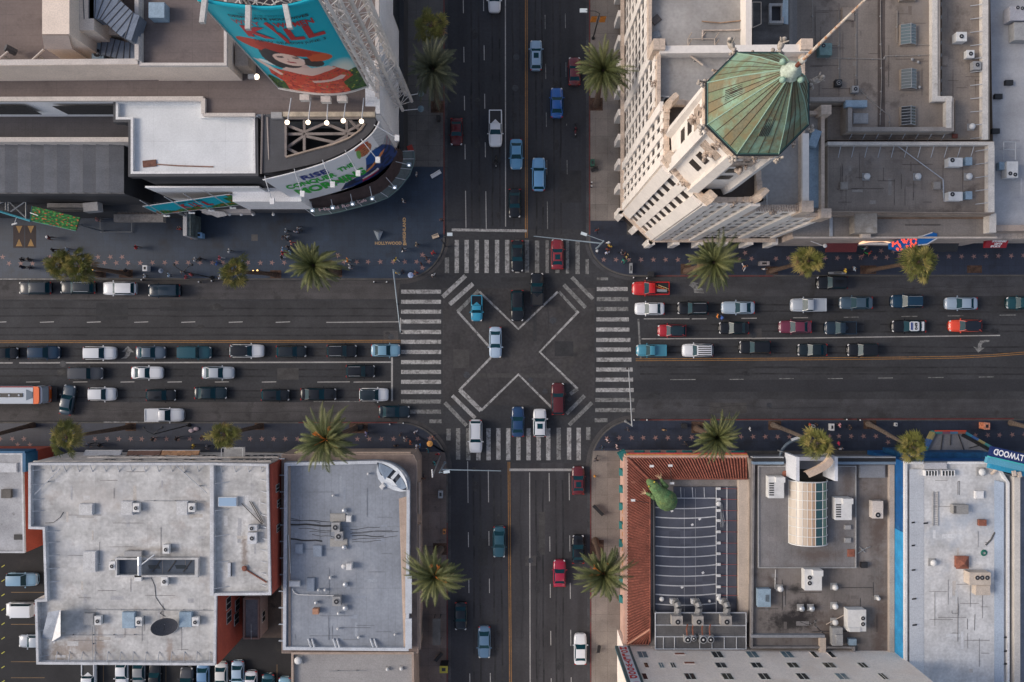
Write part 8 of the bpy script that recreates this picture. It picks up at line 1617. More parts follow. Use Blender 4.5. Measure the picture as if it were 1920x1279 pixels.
for i,tx in enumerate(('SOUVENIRS','GIFTS','SPORTS')):
 w_=(.66,.36,.46)[i];u0=(1-w_)/2+.08-.05*i+(.04 if i==1 else 0)
 def fn(u,v,i=i,w_=w_,u0=u0):
  vv=.82-.28*i-.22*(1-v);q=Vector((a.x+(b.x-a.x)*(u0+w_*u),a.y+(b.y-a.y)*vv,3.3-.45+.75*vv+.06));return q
 text_mb(tx,fn,.05,shear=.2).build('lettering',m_wt,t)
SGN=thing('bulb_sign','blue sign studded with red bulbs above a glowing cream arch','sign',P(1690,452,5.0));zs=8.6
bl=flat('sign_blue',(.008,.13,.42),.4);bulbm=flat('red_bulb',(.85,.10,.06),.4,emit=.8);wbulb=flat('warm_bulb',(1,.62,.38),.4,emit=1.1)
MB().prism([P(x,y,zs)for x,y in((1722,445),(1730,444),(1750,436),(1757,438),(1757,446),(1738,457),(1722,459))],zs-1.0,zs).build('blue_tail',bl,SGN)
MB().path([P(x,y,zs+.05)for x,y in((1722,459.5),(1738,458),(1757,447))],.09,5).build('white_edge',m_white,SGN);MB().path([P(x,y,zs+.05)for x,y in((1722,444),(1730,442.5),(1748,436))],.09,5).build('white_edge',m_white,SGN)
MB().prism([P(x,y,zs-.3)for x,y in((1672,455),(1690,448),(1716,442),(1720,452),(1714,466),(1690,470),(1673,466))],zs-1.4,zs-.3).build('blue_face',bl,SGN)
rs=random.Random(4);pts=[(1672+rs.random()*46,445+rs.random()*24)for _ in range(90)]
pts=[p for p in pts if 455-(p[0]-1672)*.28<p[1]<469-(max(0,p[0]-1700))*.2][:60]
for x,y in pts:c=P(x,y,zs-.25);MB().ball(c,.14,.14,.10,6,4).build('bulb',bulbm,SGN)
MB().path([P(x,y,5.8)for x,y in((1611,457),(1625,450),(1640,449),(1690,449))],.11,6).build('light_strip',wbulb,SGN);MB().path([P(x,y,5.5)for x,y in((1612,457),(1630,453),(1655,452),(1672,456))],.09,6).build('light_strip',wbulb,SGN)
MB().prism([P(x,y,5.0)for x,y in((1611,458),(1630,454),(1672,456),(1672,459),(1611,459))],4.6,5.0).build('white_plinth',m_white,SGN)
lamp=thing('wall_spotlight','white round spotlight on an arm beside the red awning','spotlight',P(1540,452,6));MB().tube(P(1520,452,6),P(1546,462,6),.05,5).build('arm',m_white,lamp);MB().ball(P(1547,461,6),.30,.30,.2).build('lamp_head',m_white,lamp,True)
R5=thing('grey_roof_east','pale grey roofed building at the upper right edge','building',P(1890,200,0));HR5=8.0
m_r8=M('pale_grey_roof',(.37,.37,.38),.85,var=.2,sc_=.2,fine=.08,seam=[(1,1.2,.03,.12)],stain=[((.16,.15,.15),.6,.62,.7),((.24,.27,.33),.15,.55,.5)])
wf=[P(x,y,HR5)for x,y in[(1857,-160),(2200,-160),(2200,424),(1868,424)]];MB().prism(wf,0,HR5-.4).build('wall',m_tanw,R5);MB().sheet(wf,HR5-.39).build('roof',m_r8,R5)
a,b=P(1869,422,HR5),P(2200,433,HR5);MB().box((a.x,b.y,0),(b.x,a.y,HR5)).build('front_parapet',M('front_tan_pink',(.42,.33,.27),.85,var=.2,sc_=.8),R5)
a,b=P(1868,434,HR5-.5),P(2200,444,HR5-.5);MB().box((a.x,b.y,0),(b.x,a.y,HR5-2.5)).build('front_wall',M('front_cream',(.50,.43,.37),.85,var=.3,sc_=1.5),R5)
zr5=HR5-.39
ac('large grey lilac unit with two fans at the upper right edge',1894,12,1925,38,zr5,1.6,M('ac_lilac',(.33,.33,.36),.6,var=.15),fans=[(.45,.9,.3),(.72,.85,.3)]);ac('ducted grey unit below the lilac one at the edge',1902,42,1930,75,zr5,1.3,m_acg)
ac('white unit with two black fans at the right edge',1888,303,1909,333,zr5,1.3,m_acw,fans=[(.28,.25,.33),(.72,.18,.33)]);ac('small blue box beside the two fan unit',1874,304,1886,318,zr5,.8,m_acb)
t=thing('pipe_cage','pale pipe frame above the two fan unit','pipe frame',P(1890,280,zr5));MB().path([P(1882,300,zr5+.8),P(1882,266,zr5+.8),P(1904,266,zr5+.8),P(1904,300,zr5+.8)],.06,5).path([P(1882,280,zr5+.8),P(1904,280,zr5+.8)],.05,5).build('rail',m_strut,t)
for lab,x,y in(('dark pipe junction with a shadow, upper',1893,155),('dark pipe junction with a shadow, lower',1873,181),('small dark lump at the lower left of the pale roof',1868,246)):ac(lab,x-7,y-5,x+7,y+4,zr5,.5,m_dark,name='pipe_junction',cat='pipe')
pN=(M('patch_n1',(.20,.165,.14),.9,var=.2),M('patch_n2',(.28,.25,.22),.9,var=.2),M('patch_n3',(.17,.14,.12),.9,var=.25));mN=M('seam_brown_dark',(.11,.09,.08),.9,var=.4,sc_=1)
patches(R1,zr1,1500,0,1645,180,12,pN);seams(R1,zr1,1500,0,1740,180,26,mN);patches(R1,zr1,1668,0,1742,175,5,pN)
patches(R3,zr3,1560,285,1760,385,12,pN);seams(R3,zr3,1560,280,1840,385,24,mN);patches(R2,zr2,1772,0,1838,55,4,pN);seams(R2,zr2,1770,130,1838,230,8,mN)
patches(R5,zr5,1872,60,1918,400,8,(M('patch_n4',(.33,.33,.34),.9,var=.2),M('patch_n5',(.42,.42,.43),.9,var=.2)))
HC=22.6
m_deck=M('brown_tile_deck',(.150,.120,.112),.85,var=.16,sc_=.18,fine=.08,fsc=4,seam=[(1,1.25,.05,.22),(0,6.0,.06,.18)],streak=(.10,.9,.08),stain=((.07,.055,.05),.3,.57,.6))
m_beige=M('beige_render',(.72,.60,.50),.85,var=.08,sc_=.4);m_wr=M('white_render',(.78,.78,.79),.8,var=.08,sc_=.3);m_chr=M('charcoal',(.032,.034,.040),.7,var=.2,sc_=.5);m_chr2=M('charcoal_light',(.055,.057,.065),.6,var=.2,sc_=.5)
NW=thing('shopping_complex','shopping complex with brown tiled roof decks and white walls','building',P(400,200,0))
dk=[(-400,-300),(707,-300),(707,190),(700,213),(480,213),(480,215),(381,215),(381,184),(-400,186)]
w=[P(x,y,HC)for x,y in dk];MB().prism(w,0,HC-.35).build('wall',m_wr,NW);MB().sheet(w,HC-.34).build('roof_deck',m_deck,NW)
def edge(x0,y0,x1,y1,h,z0,wd,m,name='parapet'):
 a,b=P(x0,y0,h),P(x1,y1,h);d=(b-a);n=Vector((-d.y,d.x,0)).normalized();c=(a+b)/2;d.normalize()
 return MB().obox((c.x,c.y,(h+z0)/2),(b-a)/2+d*.0,n*wd/2,(0,0,(h-z0)/2)).build(name,m,NW)
m_coping=M('pale_coping',(.55,.50,.46),.8,var=.1,sc_=.6)
edge(-400,186.5,381,184.5,HC+.1,HC-.4,.5,m_coping);edge(381,184.5,381,213,HC+.13,HC-.4,.45,m_coping);edge(381,215,478,215,HC+.1,HC-.4,.4,m_coping);edge(707,-300,707,186,HC+.1,HC-.4,.45,m_coping);edge(688,186,707,186,HC+.15,HC-.4,.5,m_white);edge(708,186,708,213,HC+.12,HC-.4,.5,m_white);edge(528,214,703,214,HC+.2,HC-.4,.55,M('coping_tan',(.42,.36,.28),.8,var=.25,sc_=1))
xe=P(707,0,HC).x
for y0,y1,z0,z1 in((-60,22,5,20),(20,80,3,10)):a,b=P(0,y0,0),P(0,y1,0);MB().box((xe+.02,b.y,z0),(xe+.10,a.y,z1)).build('glass_strip',m_win,NW)
MB().box((xe+.05,P(0,300,0).y,0),(P(765,0,0).x,P(0,-300,0).y,4.5)).build('side_base',m_chr,NW)
HQ=27.5;q=[(262,-300),(425,-300),(425,123),(260,123)];w=[P(x,y,HQ)for x,y in q]
MB().prism(w,HC-.34,HQ-.5).build('upper_wall',m_beige,NW);o,i=inset_poly(w,.32);MB().sheet(i,HQ-.49).build('roof_deck',m_deck,NW);ring(MB(),o,i,HQ-.5,HQ).build('parapet',m_coping,NW)
edge(-400,121,258,116,HC+5.0-.0,HC-.3,.6,m_beige,'screen_wall');edge(-400,120,258,115,HC+5.05,HC+4.9,.62,m_coping)
MB().rbox(P(300,25,HQ).x,P(300,25,HQ).y,HQ-.48,HQ+.9,1.75,1.7).build('roof_box',m_acb,NW)
edge(256,-300,256,112,HQ+.4,HC-.3,.45,m_coping,'parapet')
ac('beige box chimney beside the turquoise billboard foot',441,80,465,123,HC,3.0,m_tanw)
BT=thing('vent_tower','beige boxy ventilation tower at the upper left','vent tower',P(110,60,HC));a,b=P(79,64,31),P(130,-200,31);MB().box((a.x,a.y,HC),(b.x,b.y,31)).build('shaft',m_beige,BT)
MB().poly([P(83,92,27.5),P(135,92,27.5),P(129,66,30.9),P(79,66,30.9)]).build('sloped_hood',M('hood_pink_beige',(.56,.45,.39),.85,var=.08),BT);MB().box((P(84,91,27.4).x,P(0,91,27.4).y,HC),(P(134,91,27.4).x,P(0,78,27.4).y,27.3)).build('hood_base',m_beige,BT)
MB().box((b.x+.02,a.y+1.2,HC),(b.x+1.6,b.y,29)).build('side_shaft',m_beige,BT)
m_gd=M('silver_duct',(.17,.20,.25),.4,.25,var=.15,sc_=1,world=True)
def bigduct(lab,pts,h,wd,ht,n,m=m_gd):
 t=thing('air_duct',lab,'air duct',P(pts[0][0],pts[0][1],HC));q=[P(x,y,h)for x,y in pts]
 L=[0];
 for a,b in zip(q,q[1:]):L.append(L[-1]+(b-a).length)
 def at(s):
  for k_ in range(len(q)-1):
   if s<=L[k_+1]or k_==len(q)-2:return q[k_].lerp(q[k_+1],(s-L[k_])/(L[k_+1]-L[k_]))
 for i in range(n):
  a,b=at(L[-1]*i/n),at(L[-1]*(i+1)/n);d=(b-a);nn=Vector((-d.y,d.x,0)).normalized();c=(a+b)/2
  MB().obox(c-Vector((0,0,ht/2+.01*(i%3))),d*.66,nn*wd/2,(0,0,ht/2)).build('duct_section',m,t);MB().obox(c-d*.5-Vector((0,0,ht/2)),d.normalized()*.035,nn*(wd/2+.03),(0,0,ht/2+.05)).build('flange',m_chr2,t)
 return t
bigduct('large ribbed grey duct curving down to the right at the top left',[(135,12),(165,10),(188,10),(205,16),(225,34),(240,48),(252,52)],29.0,2.9,1.8,12)
bigduct('smaller ribbed grey duct below the large one',[(190,86),(205,88),(220,92),(235,96),(254,97)],25.5,2.1,1.6,6)
ac('grey fan box with a dark opening at the duct end',172,70,194,110,HC,2.6,m_acb,fans=[(.5,.25,.55)]);ac('pinkish square block between the two ducts',201,46,219,64,HC,3.2,m_beige)
for lab,pts in(('pale bracing pole leaning at the left, first',[(-3,112),(15,97)]),('pale bracing pole leaning at the left, second',[(58,115),(82,93)])):pipe(lab,pts,HC,.12,m_coping,lift=2.2)
t=thing('searchlight','dark cylindrical searchlight on the brown deck','searchlight',P(12,90,HC));MB().tube(P(10,89,HC+1.5),P(30,99,HC+.6),.42,12).build('barrel',m_chr2,t);MB().tube(P(20,95,HC),P(20,95,HC+1.0),.12,6).build('stand',m_dark,t)
H_=HC
for x0,x1 in((82,210),(-60,30)):
 a=P(x0,186,HC).x;b=P(x1,186,HC).x;yS=P(0,186.5,HC).y-.25;MB().box((a,yS-.06,HC-5.2),(b,yS+.0,HC-1.8)).build('slot_window',m_win,NW)
yr=P(0,186.5,HC).y-.26
def lowroof(x0,y0,x1,y1,h,m,name='low_roof'):a,b=P(x0,y1,h),P(x1,y0,h);return MB().box((a.x,a.y,0),(b.x,b.y,h)).build(name,m,NW)
lowroof(-400,217,242,257,15.0,M('court_paving',(.065,.06,.065),.85,var=.2,sc_=.4,seam=[(0,.9,.04,.25),(1,.9,.04,.25)]));lowroof(-400,257.2,242,266,16.2,m_coping,'low_wall')
GR=thing('ribbed_canopy','grey ribbed metal canopy roof at the left edge','canopy',P(110,310,0));m_rib=M('ribbed_metal',(.19,.19,.195),.5,.15,var=.12,sc_=.3,streak=(.2,.9,.06))
m_rib_lit=M('ribbed_metal_lit',(.24,.24,.245),.5,.15,var=.15,sc_=.4,streak=(.2,.9,.06));HG=15.0;n=20
xa=P(-260,0,HG).x;xb_=P(228,0,HG).x;yt,yb_=P(0,267,HG).y,P(0,361,HG).y
for i in range(n):
 u0,u1=xa+(xb_-xa)*i/n,xa+(xb_-xa)*(i+1)/n
 MB().poly([(u0,yb_,HG-.05),(u1,yb_,HG-.62),(u1,yt,HG-.62),(u0,yt,HG-.05)]).poly([(u0,yb_,HG-.62),(u0,yb_,HG-.05),(u0,yt,HG-.05),(u0,yt,HG-.62)]).build('ridge_panel',m_rib if i%2 else m_rib_lit,GR)  # alternating panel tones paint the rib shading into the colour
MB().box((xa,yb_,2.0),(xb_,yt,HG-.66)).build('wall',m_chr,GR)
MB().box((xa,yb_-.12,HG-1.9),(xb_+.2,yb_-.01,HG-.35)).build('fascia',m_chr2,GR)
lowroof(-400,363,335,397,6.0,m_chr,'dark_entrance_roof');lowroof(227,258,246,345,12.0,M('rust_court',(.10,.07,.055),.9,var=.4,sc_=1),'side_court')
lowroof(88,381,158,389,8.0,m_coping if 0 else M('ledge_grey',(.23,.22,.22),.8,var=.2,sc_=1),'ledge');a=P(170,388,8.5);MB().rbox(a.x,a.y,7.2,8.6,2.0,1.2,.1).build('projecting_block',M('block_grey',(.42,.41,.41),.8,var=.1),NW)
ST=thing('entrance_canopy','brown ribbed entrance canopy with a pale carved front beam','canopy',P(260,405,4));a,b=P(213,416,5.2),P(306,402,5.2)
MB().box((a.x,a.y,4.3),(b.x,b.y,5.2)).build('carved_beam',M('carved_beam',(.20,.185,.175),.8,var=.35,sc_=2.2),ST);a,b=P(218,402,5.6),P(300,380,5.6)
for i in range(13):u0,u1=a.x+(b.x-a.x)*i/13,a.x+(b.x-a.x)*(i+1)/13;MB().poly([(u0,a.y,5.0),(u1,a.y,5.15),(u1,b.y,6.2),(u0,b.y,6.05)]).build('roof_slat',M('slat_brown',(.085,.07,.062),.8,var=.2),ST)
PLR=thing('advert_pillar','tall pale advert column standing on the plaza','advert column',P(352,440,0));a,b=P(343,442,4.2),P(350,398,4.2);MB().box((a.x,a.y,.155),(b.x,b.y,4.2)).build('pale_face',M('pillar_pale',(.40,.40,.41),.7,var=.2),PLR)
a,b=P(350.2,442,4.0),P(357,400,4.0);MB().box((a.x+.01,a.y,.155),(b.x,b.y,3.95)).build('poster_face',M('pillar_poster',(.11,.14,.14),.6,var=.7,sc_=1.2),PLR)
WBH=21.6;wp=[(217,189),(380,189),(380,217),(478,217),(479,325),(245,326),(245,224),(217,224)];w=[P(x,y,WBH)for x,y in wp]
WBK=thing('white_roof_block','bright white flat roof block with charcoal walls','building',P(360,270,0))
m_wroof=M('bright_white_roof',(.62,.64,.655),.7,var=.10,sc_=.25,fine=.06,seam=[(1,4.0,.05,.22),(0,8.6,.05,.15)],stain=[((.40,.42,.46),.3,.58,.5),((.30,.22,.17),.9,.72,.8)])
MB().prism(w,4,WBH-.5).build('wall',m_chr,WBK);o,i=inset_poly(w,.28);MB().sheet(i,WBH-.49).build('roof',m_wroof,WBK);ring(MB(),o,i,WBH-.5,WBH).build('parapet',m_white,WBK)
o,i2=inset_poly(w,-.32);ring(MB(),i2,[Vector((v.x,v.y))for v in inset_poly(w,0)[1]],WBH-1.2,WBH-.06).build('charcoal_rim',m_chr2,WBK)
z=WBH-.49
tag(MB().path([P(272,304,z+.05),P(290,308,z+.05),P(335,311,z+.05),P(400,313,z+.05)],.09,4).build('rust_streak',M('streak_rust',(.20,.11,.08),.9,var=.4,sc_=2)),'rust brown streak line on the bright white roof','rust streak')
tag(MB().rbox(P(281,307,z).x,P(281,307,z).y,z,z+.14,1.6,.8,.1).build('rust_patch',M('patch_rust',(.15,.07,.05),.9,var=.4,sc_=2)),'rust brown patch at the lower left of the bright white roof','rust patch')
def ledge(x0,y0,x1,y1,h,m,z0=4.0,name='white_ledge'):a,b=P(x0,y1,h),P(x1,y0,h);return MB().box((a.x,a.y,z0),(b.x,b.y,h)).build(name,m,NW)
ledge(272,349,486,352,15.5,m_wr);ledge(436,352,565,378,12.5,m_wr);ledge(300,352,436,361,10.0,m_chr2);ledge(380,378,575,386,8.5,m_chr2);ledge(378,392,470,399,6.0,M('ledge_cream',(.46,.42,.40),.8,var=.1));ledge(470,386,575,394,6.5,m_chr2)
for x in(430,452,474,512):c=P(x,402,5.0);t=thing('wall_lamp','small white wall lamp under the ledge, at the %s place'%{430:'first',452:'second',474:'third',512:'last'}[x],'lamp',c);MB().lathe((c.x,c.y,4.9),[(.22,0),(.18,.08),(.05,.25)],10).build('shade',m_white,t);MB().tube(c,(c.x,c.y+.8,5.2),.03,4).build('arm',m_white,t)
for x0,y0,x1,y1 in((374,394,424,408),(394,392,420,404)):c=P((x0+x1)/2,(y0+y1)/2,5.0);
MB().poly([P(372,393,6.5),P(420,397,6.5),P(426,404,6.0),P(408,408,5.8)]).build('angled_canopy',M('canopy_ribbed',(.45,.43,.42),.7,var=.15,sc_=1,seam=(0,.5,.06,.3)),NW)
DR_=thing('corner_drum','charcoal corner structure with an open steel braced roof','building',P(610,290,0));HD=22.3
outer=[(492,214),(700,214)]+[(705,225),(700,245),(688,262),(668,278),(640,292),(600,305),(540,318),(492,326)]
innr=[(535,222),(680,222),(684,232),(674,244),(655,258),(625,270),(590,279),(536,294)]
o=[P(x,y,HD)for x,y in outer];n_o=len(o)
MB().prism([(p.x*.985+P(600,262,HD).x*.015-.0,p.y*.96+P(600,262,HD).y*.04)for p in o],0,HD-6.0).build('lower_drum',m_fan,DR_)
def resample(pts,n):
 L=[0];
 q=pts+[pts[0]]
 for a,b in zip(q,q[1:]):L.append(L[-1]+math.dist(a,b))
 out=[]
 for i in range(n):
  s=L[-1]*i/n;k_=0
  while L[k_+1]<s:k_+=1
  u=(s-L[k_])/(L[k_+1]-L[k_]);out.append((q[k_][0]+(q[k_+1][0]-q[k_][0])*u,q[k_][1]+(q[k_+1][1]-q[k_][1])*u))
 return out
A=outer;Bm=innr
mb=MB();zt_=HD;zb_=HD-1.2
cc=(600,262)
def polar(pts,a):
 dx,dy=math.cos(a),math.sin(a);best=None
 for p,q in zip(pts,pts[1:]+pts[:1]):
  ex,ey=q[0]-p[0],q[1]-p[1];den=dx*ey-dy*ex
  if abs(den)<1e-9:continue
  t_=((p[0]-cc[0])*ey-(p[1]-cc[1])*ex)/den;s_=((p[0]-cc[0])*dy-(p[1]-cc[1])*dx)/den
  if t_>0 and-1e-6<=s_<=1+1e-6 and(best is None or t_>best):best=t_
 return(cc[0]+dx*best,cc[1]+dy*best)
N_=96;oo=[P(*polar(A,2*math.pi*i/N_),HD)for i in range(N_)];ii=[P(*polar(Bm,2*math.pi*i/N_),HD)for i in range(N_)]
for i in range(N_):
 j=(i+1)%N_;dn=Vector((0,0,-1.4));mb.poly([oo[i],oo[j],ii[j],ii[i]]);mb.poly([ii[i],ii[j],ii[j]+dn,ii[i]+dn]);mb.poly([oo[i]+dn,oo[j]+dn,oo[j],oo[i]])
mb.build('roof_ring',m_chr2,DR_)
m_beam=M('beam_brown_grey',(.20,.175,.165),.7,var=.2,sc_=1)
def beam(x0,y0,x1,y1,z=HD-.5,w=.22):MB().tube(P(x0,y0,z),P(x1,y1,z),w,4).build('steel_beam',m_beam,DR_)
for s in((571,222,571,294),(650,220,651,268),(537,252,668,251),(537,235,571,248),(571,248,610,232),(610,232,650,248),(650,248,676,234),(537,278,571,255),(537,278,571,294),(575,256,640,270),(600,282,650,256),(652,222,674,244)):beam(*s)
for s in((536,294,536,222),(536,222,680,222)):beam(*s,z=HD-.1,w=.18)
MB().path([P(x,y,HD+.05)for x,y in((536,295),(590,280),(625,271),(655,259),(675,245),(684,232))],.16,5).build('inner_rim',M('rim_tan',(.33,.27,.22),.7,var=.2),DR_)
MB().path([P(x,y,HD+.05)for x,y in((490,326),(492,214))],.14,5).build('inner_rim',m_beam,DR_)
hatch('small weathered grey plinth at the drum top left',508,210,530,222,HD,.5,m_acg,'plinth','plinth');MB().tube(P(502,220,HD),P(505,300,HD-.1),.15,5).build('inner_rim',m_beam,DR_)
glow=flat('lamp_glow',(1.0,.80,.58),.5,emit=3.0)
for i,(x,y,x0,y0)in enumerate(((539,230,546,184),(578,230,583,184),(613,231,615,184),(644,227,649,184),(678,228,682,184))):
 a=P(x0,y0,HD+1.2);b=P(x,y,HD+1.4);t=thing('flood_lamp','lit round flood lamp on a long arm, %s of five'%['first from the left','second','third','fourth','rightmost'][i],'lamp',a,0,'five lit flood lamps over the drum')
 MB().tube(a,b,.07,5).build('arm',m_strut,t);MB().ball(b+Vector((0,0,.1)),.28,.28,.22,14,8).build('bulb',glow,t,True)
a=P(481,144,HC+1.2);t=thing('flood_lamp','lit white flood lamp left of the turquoise billboard foot','lamp',a);MB().obox(a+Vector((-.5,0,0)),(.45,0,0),(0,.25,0),(0,0,.2)).build('housing',m_acg,t);MB().ball(a,.34,.34,.25,14,8).build('bulb',glow,t,True)
def in_poly(x,y,pl):
 c=False;n=len(pl);j=n-1
 for i in range(n):
  if((pl[i][1]>y)!=(pl[j][1]>y))and(x<(pl[j][0]-pl[i][0])*(y-pl[i][1])/(pl[j][1]-pl[i][1])+pl[i][0]):c=not c
  j=i
 return c
def ell(x,y,cx_,cy_,rx,ry,rot=0):
 c,s=math.cos(R(rot)),math.sin(R(rot));dx,dy=x-cx_,y-cy_;u,v=dx*c+dy*s,-dx*s+dy*c;return(u/rx)**2+(v/ry)**2<1
def painted(name,surf,nu,nv,colf,parent,mname):
 """surface surf(u,v) -> point, coloured at every vertex by colf(u,v); u right, v up"""
 mb=MB();vs=[surf(i/nu,j/nv)for j in range(nv+1)for i in range(nu+1)]
 mb.add(vs,[(j*(nu+1)+i,j*(nu+1)+i+1,(j+1)*(nu+1)+i+1,(j+1)*(nu+1)+i)for j in range(nv)for i in range(nu)])
 o=mb.build(name,vcol(mname,.5),parent);at=o.data.color_attributes.new('Col','FLOAT_COLOR','POINT')
 cols=[]
 for j in range(nv+1):
  for i in range(nu+1):cols+=list(colf(i/nu,j/nv))+[1.0]
 at.data.foreach_set('color',cols);return o
def nz(x,y,s=1.0):return mn.noise(Vector((x*s,y*s,0)))
TQ=(.0,.42,.52)
def art1(u,v):
 c=TQ
 cl=max(0,1-((u-.86)/.16)**2-((v-.30)/.13)**2);cl2=max(0,1-((u-.62)/.10)**2-((v-.36)/.08)**2)*.35
 k=min(1,max(cl,cl2)*.95);c=tuple(a*(1-k)+b*k for a,b in zip(c,(.75,.74,.62)))
 g=nz(u,v,22)*.5+nz(u,v,60)*.5
 if v<.16+.06*nz(u,0,9)+(.10 if u>.80 else 0)*1.0 or(u>.86 and v<.26):
  c=(.03,.10+.08*max(0,g),.02)if g>-.15 else(.01,.035,.02)
  if g>.32:c=(.38,.36,.06)
 if in_poly(u,v,[(.16,.0),(.18,.12),(.10,.22),(.14,.33),(.22,.31),(.38,.28),(.62,.30),(.78,.36),(.88,.26),(.90,.19),(.78,.14),(.80,.0)]):
  c=(.60+.1*g,.055+.05*max(0,g),.03)if g>-.22 else(.26,.02,.02)
  if g>.36:c=(.13,.22,.05)
  if v<.15 and(math.sin(u*60+v*20)+math.sin(v*95))>1.1:c=(.75,.14,.06)
 if in_poly(u,v,[(.26,.31),(.34,.36),(.38,.40),(.52,.40),(.55,.36),(.74,.375),(.80,.33),(.66,.30),(.50,.255),(.38,.275)]):c=(.74,.53,.45)
 if in_poly(u,v,[(.36,.36),(.37,.44),(.52,.44),(.53,.36)]):c=(.68,.46,.39)
 if in_poly(u,v,[(.47,.155),(.80,.185),(.84,.215),(.80,.235),(.68,.20),(.46,.185)]):c=(.74,.52,.45)
 if in_poly(u,v,[(.06,.385),(.02,.41),(.10,.405),(.17,.34),(.24,.24),(.20,.22),(.13,.30)]):c=(.75,.54,.46)
 if ell(u,v,.175,.385,.075,.022,-18):c=(.72,.76,.74)
 if ell(u,v,.345,.475,.165,.125,-12)or ell(u,v,.60,.43,.12,.052,-8)or ell(u,v,.26,.395,.075,.05,-40):c=(.035,.028,.030)
 if ell(u,v,.44,.555,.395,.078,-13)and not ell(u,v,.40,.475,.20,.105,-8):c=(.50,.045,.02)if v>.52 else(.62,.10,.03)
 if ell(u,v,.44,.575,.22,.055,-13):c=(.40,.035,.02)
 if ell(u,v,.245,.445,.07,.085,20):c=(.03,.025,.028)
 if ell(u,v,.405,.455,.125,.072,-6):c=(.82,.58,.48)
 if ell(u,v,.52,.46,.016,.016):c=(.80,.62,.55)
 if ell(u,v,.345,.478,.030,.007,6)or ell(u,v,.47,.482,.030,.007,-10):c=(.05,.035,.04)
 if ell(u,v,.345,.490,.036,.004,8)or ell(u,v,.475,.497,.036,.004,-8):c=(.14,.09,.08)
 if ell(u,v,.41,.425,.038,.008,-2):c=(.42,.02,.03)
 if ell(u,v,.395,.452,.006,.020,-12):c=(.60,.40,.34)
 return c
BB=thing('main_billboard','large curved turquoise billboard reading WHY WOMEN KILL with a woman in a red hat','billboard',P(600,165,HC+1))
hb,ht=25.0,48.5
plan=[(522,163),(560,170),(610,175),(650,172),(690,160)]
base=[P(x,y,hb)for x,y in plan]
def plan_at(u):
 q=u*4;k_=min(int(q),3);f=q-k_
 p0=base[max(k_-1,0)];p1=base[k_];p2=base[k_+1];p3=base[min(k_+2,4)]
 return .5*((2*p1)+(p2-p0)*f+(2*p0-5*p1+4*p2-p3)*f*f+(3*p1-p0-3*p2+p3)*f**3)
def surf1(u,v,off=0.0):
 p=plan_at(u);d=(plan_at(min(1,u+.01))-plan_at(max(0,u-.01)));n=Vector((d.y,-d.x,0)).normalized();p=p+n*off;return Vector((p.x,p.y,hb+(ht-hb)*v))
painted('face',surf1,150,260,art1,BB,'billboard_print')
def bt(u0,u1,v0,v1,arc_=0,off=.06,fn=surf1):return lambda u,v:fn(u0+(u1-u0)*u,v0+(v1-v0)*v-arc_*math.sin(math.pi*u),off)
m_k=flat('print_black',(.02,.03,.04),.5);m_rd=flat('print_red',(.46,.035,.04),.5);
text_mb('FROM THE CREATOR OF',bt(.30,.70,.925,.940)).build('lettering',flat('print_teal_dark',(.0,.15,.20),.5),BB);text_mb('DESPERATE HOUSEWIVES',bt(.20,.84,.893,.915),.02).build('lettering',m_k,BB)
text_mb('WHY',bt(.19,.40,.825,.872)).build('lettering',m_rd,BB);text_mb('WOMEN',bt(.50,.85,.825,.872),.03).build('lettering',m_rd,BB)
text_mb('K',bt(.22,.43,.700,.815),.05).build('lettering',m_rd,BB);text_mb('L',bt(.555,.70,.695,.815),.06).build('lettering',m_rd,BB);text_mb('L',bt(.735,.88,.70,.82),.06).build('lettering',m_rd,BB)
kn=MB();kn.poly([surf1(u,v,.07)for u,v in((.43,.86),(.46,.88),(.49,.84),(.485,.78),(.51,.77),(.535,.70),(.52,.655),(.50,.68),(.475,.76),(.46,.80))]);kn.build('knife_shape',m_rd,BB)
text_mb('NEW SEASON JUNE 3',bt(.25,.86,.645,.675),.0).build('lettering',m_k,BB)
mw=M('frame_pale',(.52,.50,.47),.6,var=.15,sc_=1)
MB().path([surf1(u/12,0,.12)for u in range(13)],.13,5).build('bottom_rail',mw,BB);MB().path([surf1(1,v/4,.1)for v in range(5)],.12,5).build('side_rail',mw,BB);MB().path([surf1(1,v/4,.1)+Vector((.45,.1,0))for v in range(5)],.09,5).build('side_rail',mw,BB);MB().path([surf1(0,v/4,.1)for v in range(5)],.08,5).build('side_rail',mw,BB)
back=lambda u,v:surf1(u,v,-.25)
bk=MB();vs=[back(i/12,j/4)for j in range(5)for i in range(13)];bk.add(vs,[(j*13+i,j*13+i+1,(j+1)*13+i+1,(j+1)*13+i)for j in range(4)for i in range(12)]);bk.build('back_panel',m_chr2,BB)
MB().path([surf1(u/12,1,0)+Vector((0,0,.1))for u in range(13)],.16,5).build('top_rail',flat('rail_turquoise',(.0,.38,.48),.5),BB)
for u in(.31,.5,.68):
 c=surf1(u if u!=.5 else .5,0,.6);MB().box((c.x-.55,c.y-.35,hb-.9),(c.x+.55,c.y+.3,hb-.1)).build('bracket',mw,BB);MB().tube((c.x,c.y+.6,HC),(c.x,c.y+.6,hb-.5),.25,6).build('support',mw,BB)
for u in(.10,.42,.72):
 c=surf1(u,1,0);e=surf1(u,.985 if u==.42 else .985,1.9);MB().obox((c+e)/2+Vector((0,0,.35)),(e-c)/2,(.22,0,0),(0,0,.22)).build('lamp_arm',mw,BB)
m_lat=M('lattice_pale',(.62,.59,.56),.6,var=.15,sc_=1,fine=.05)
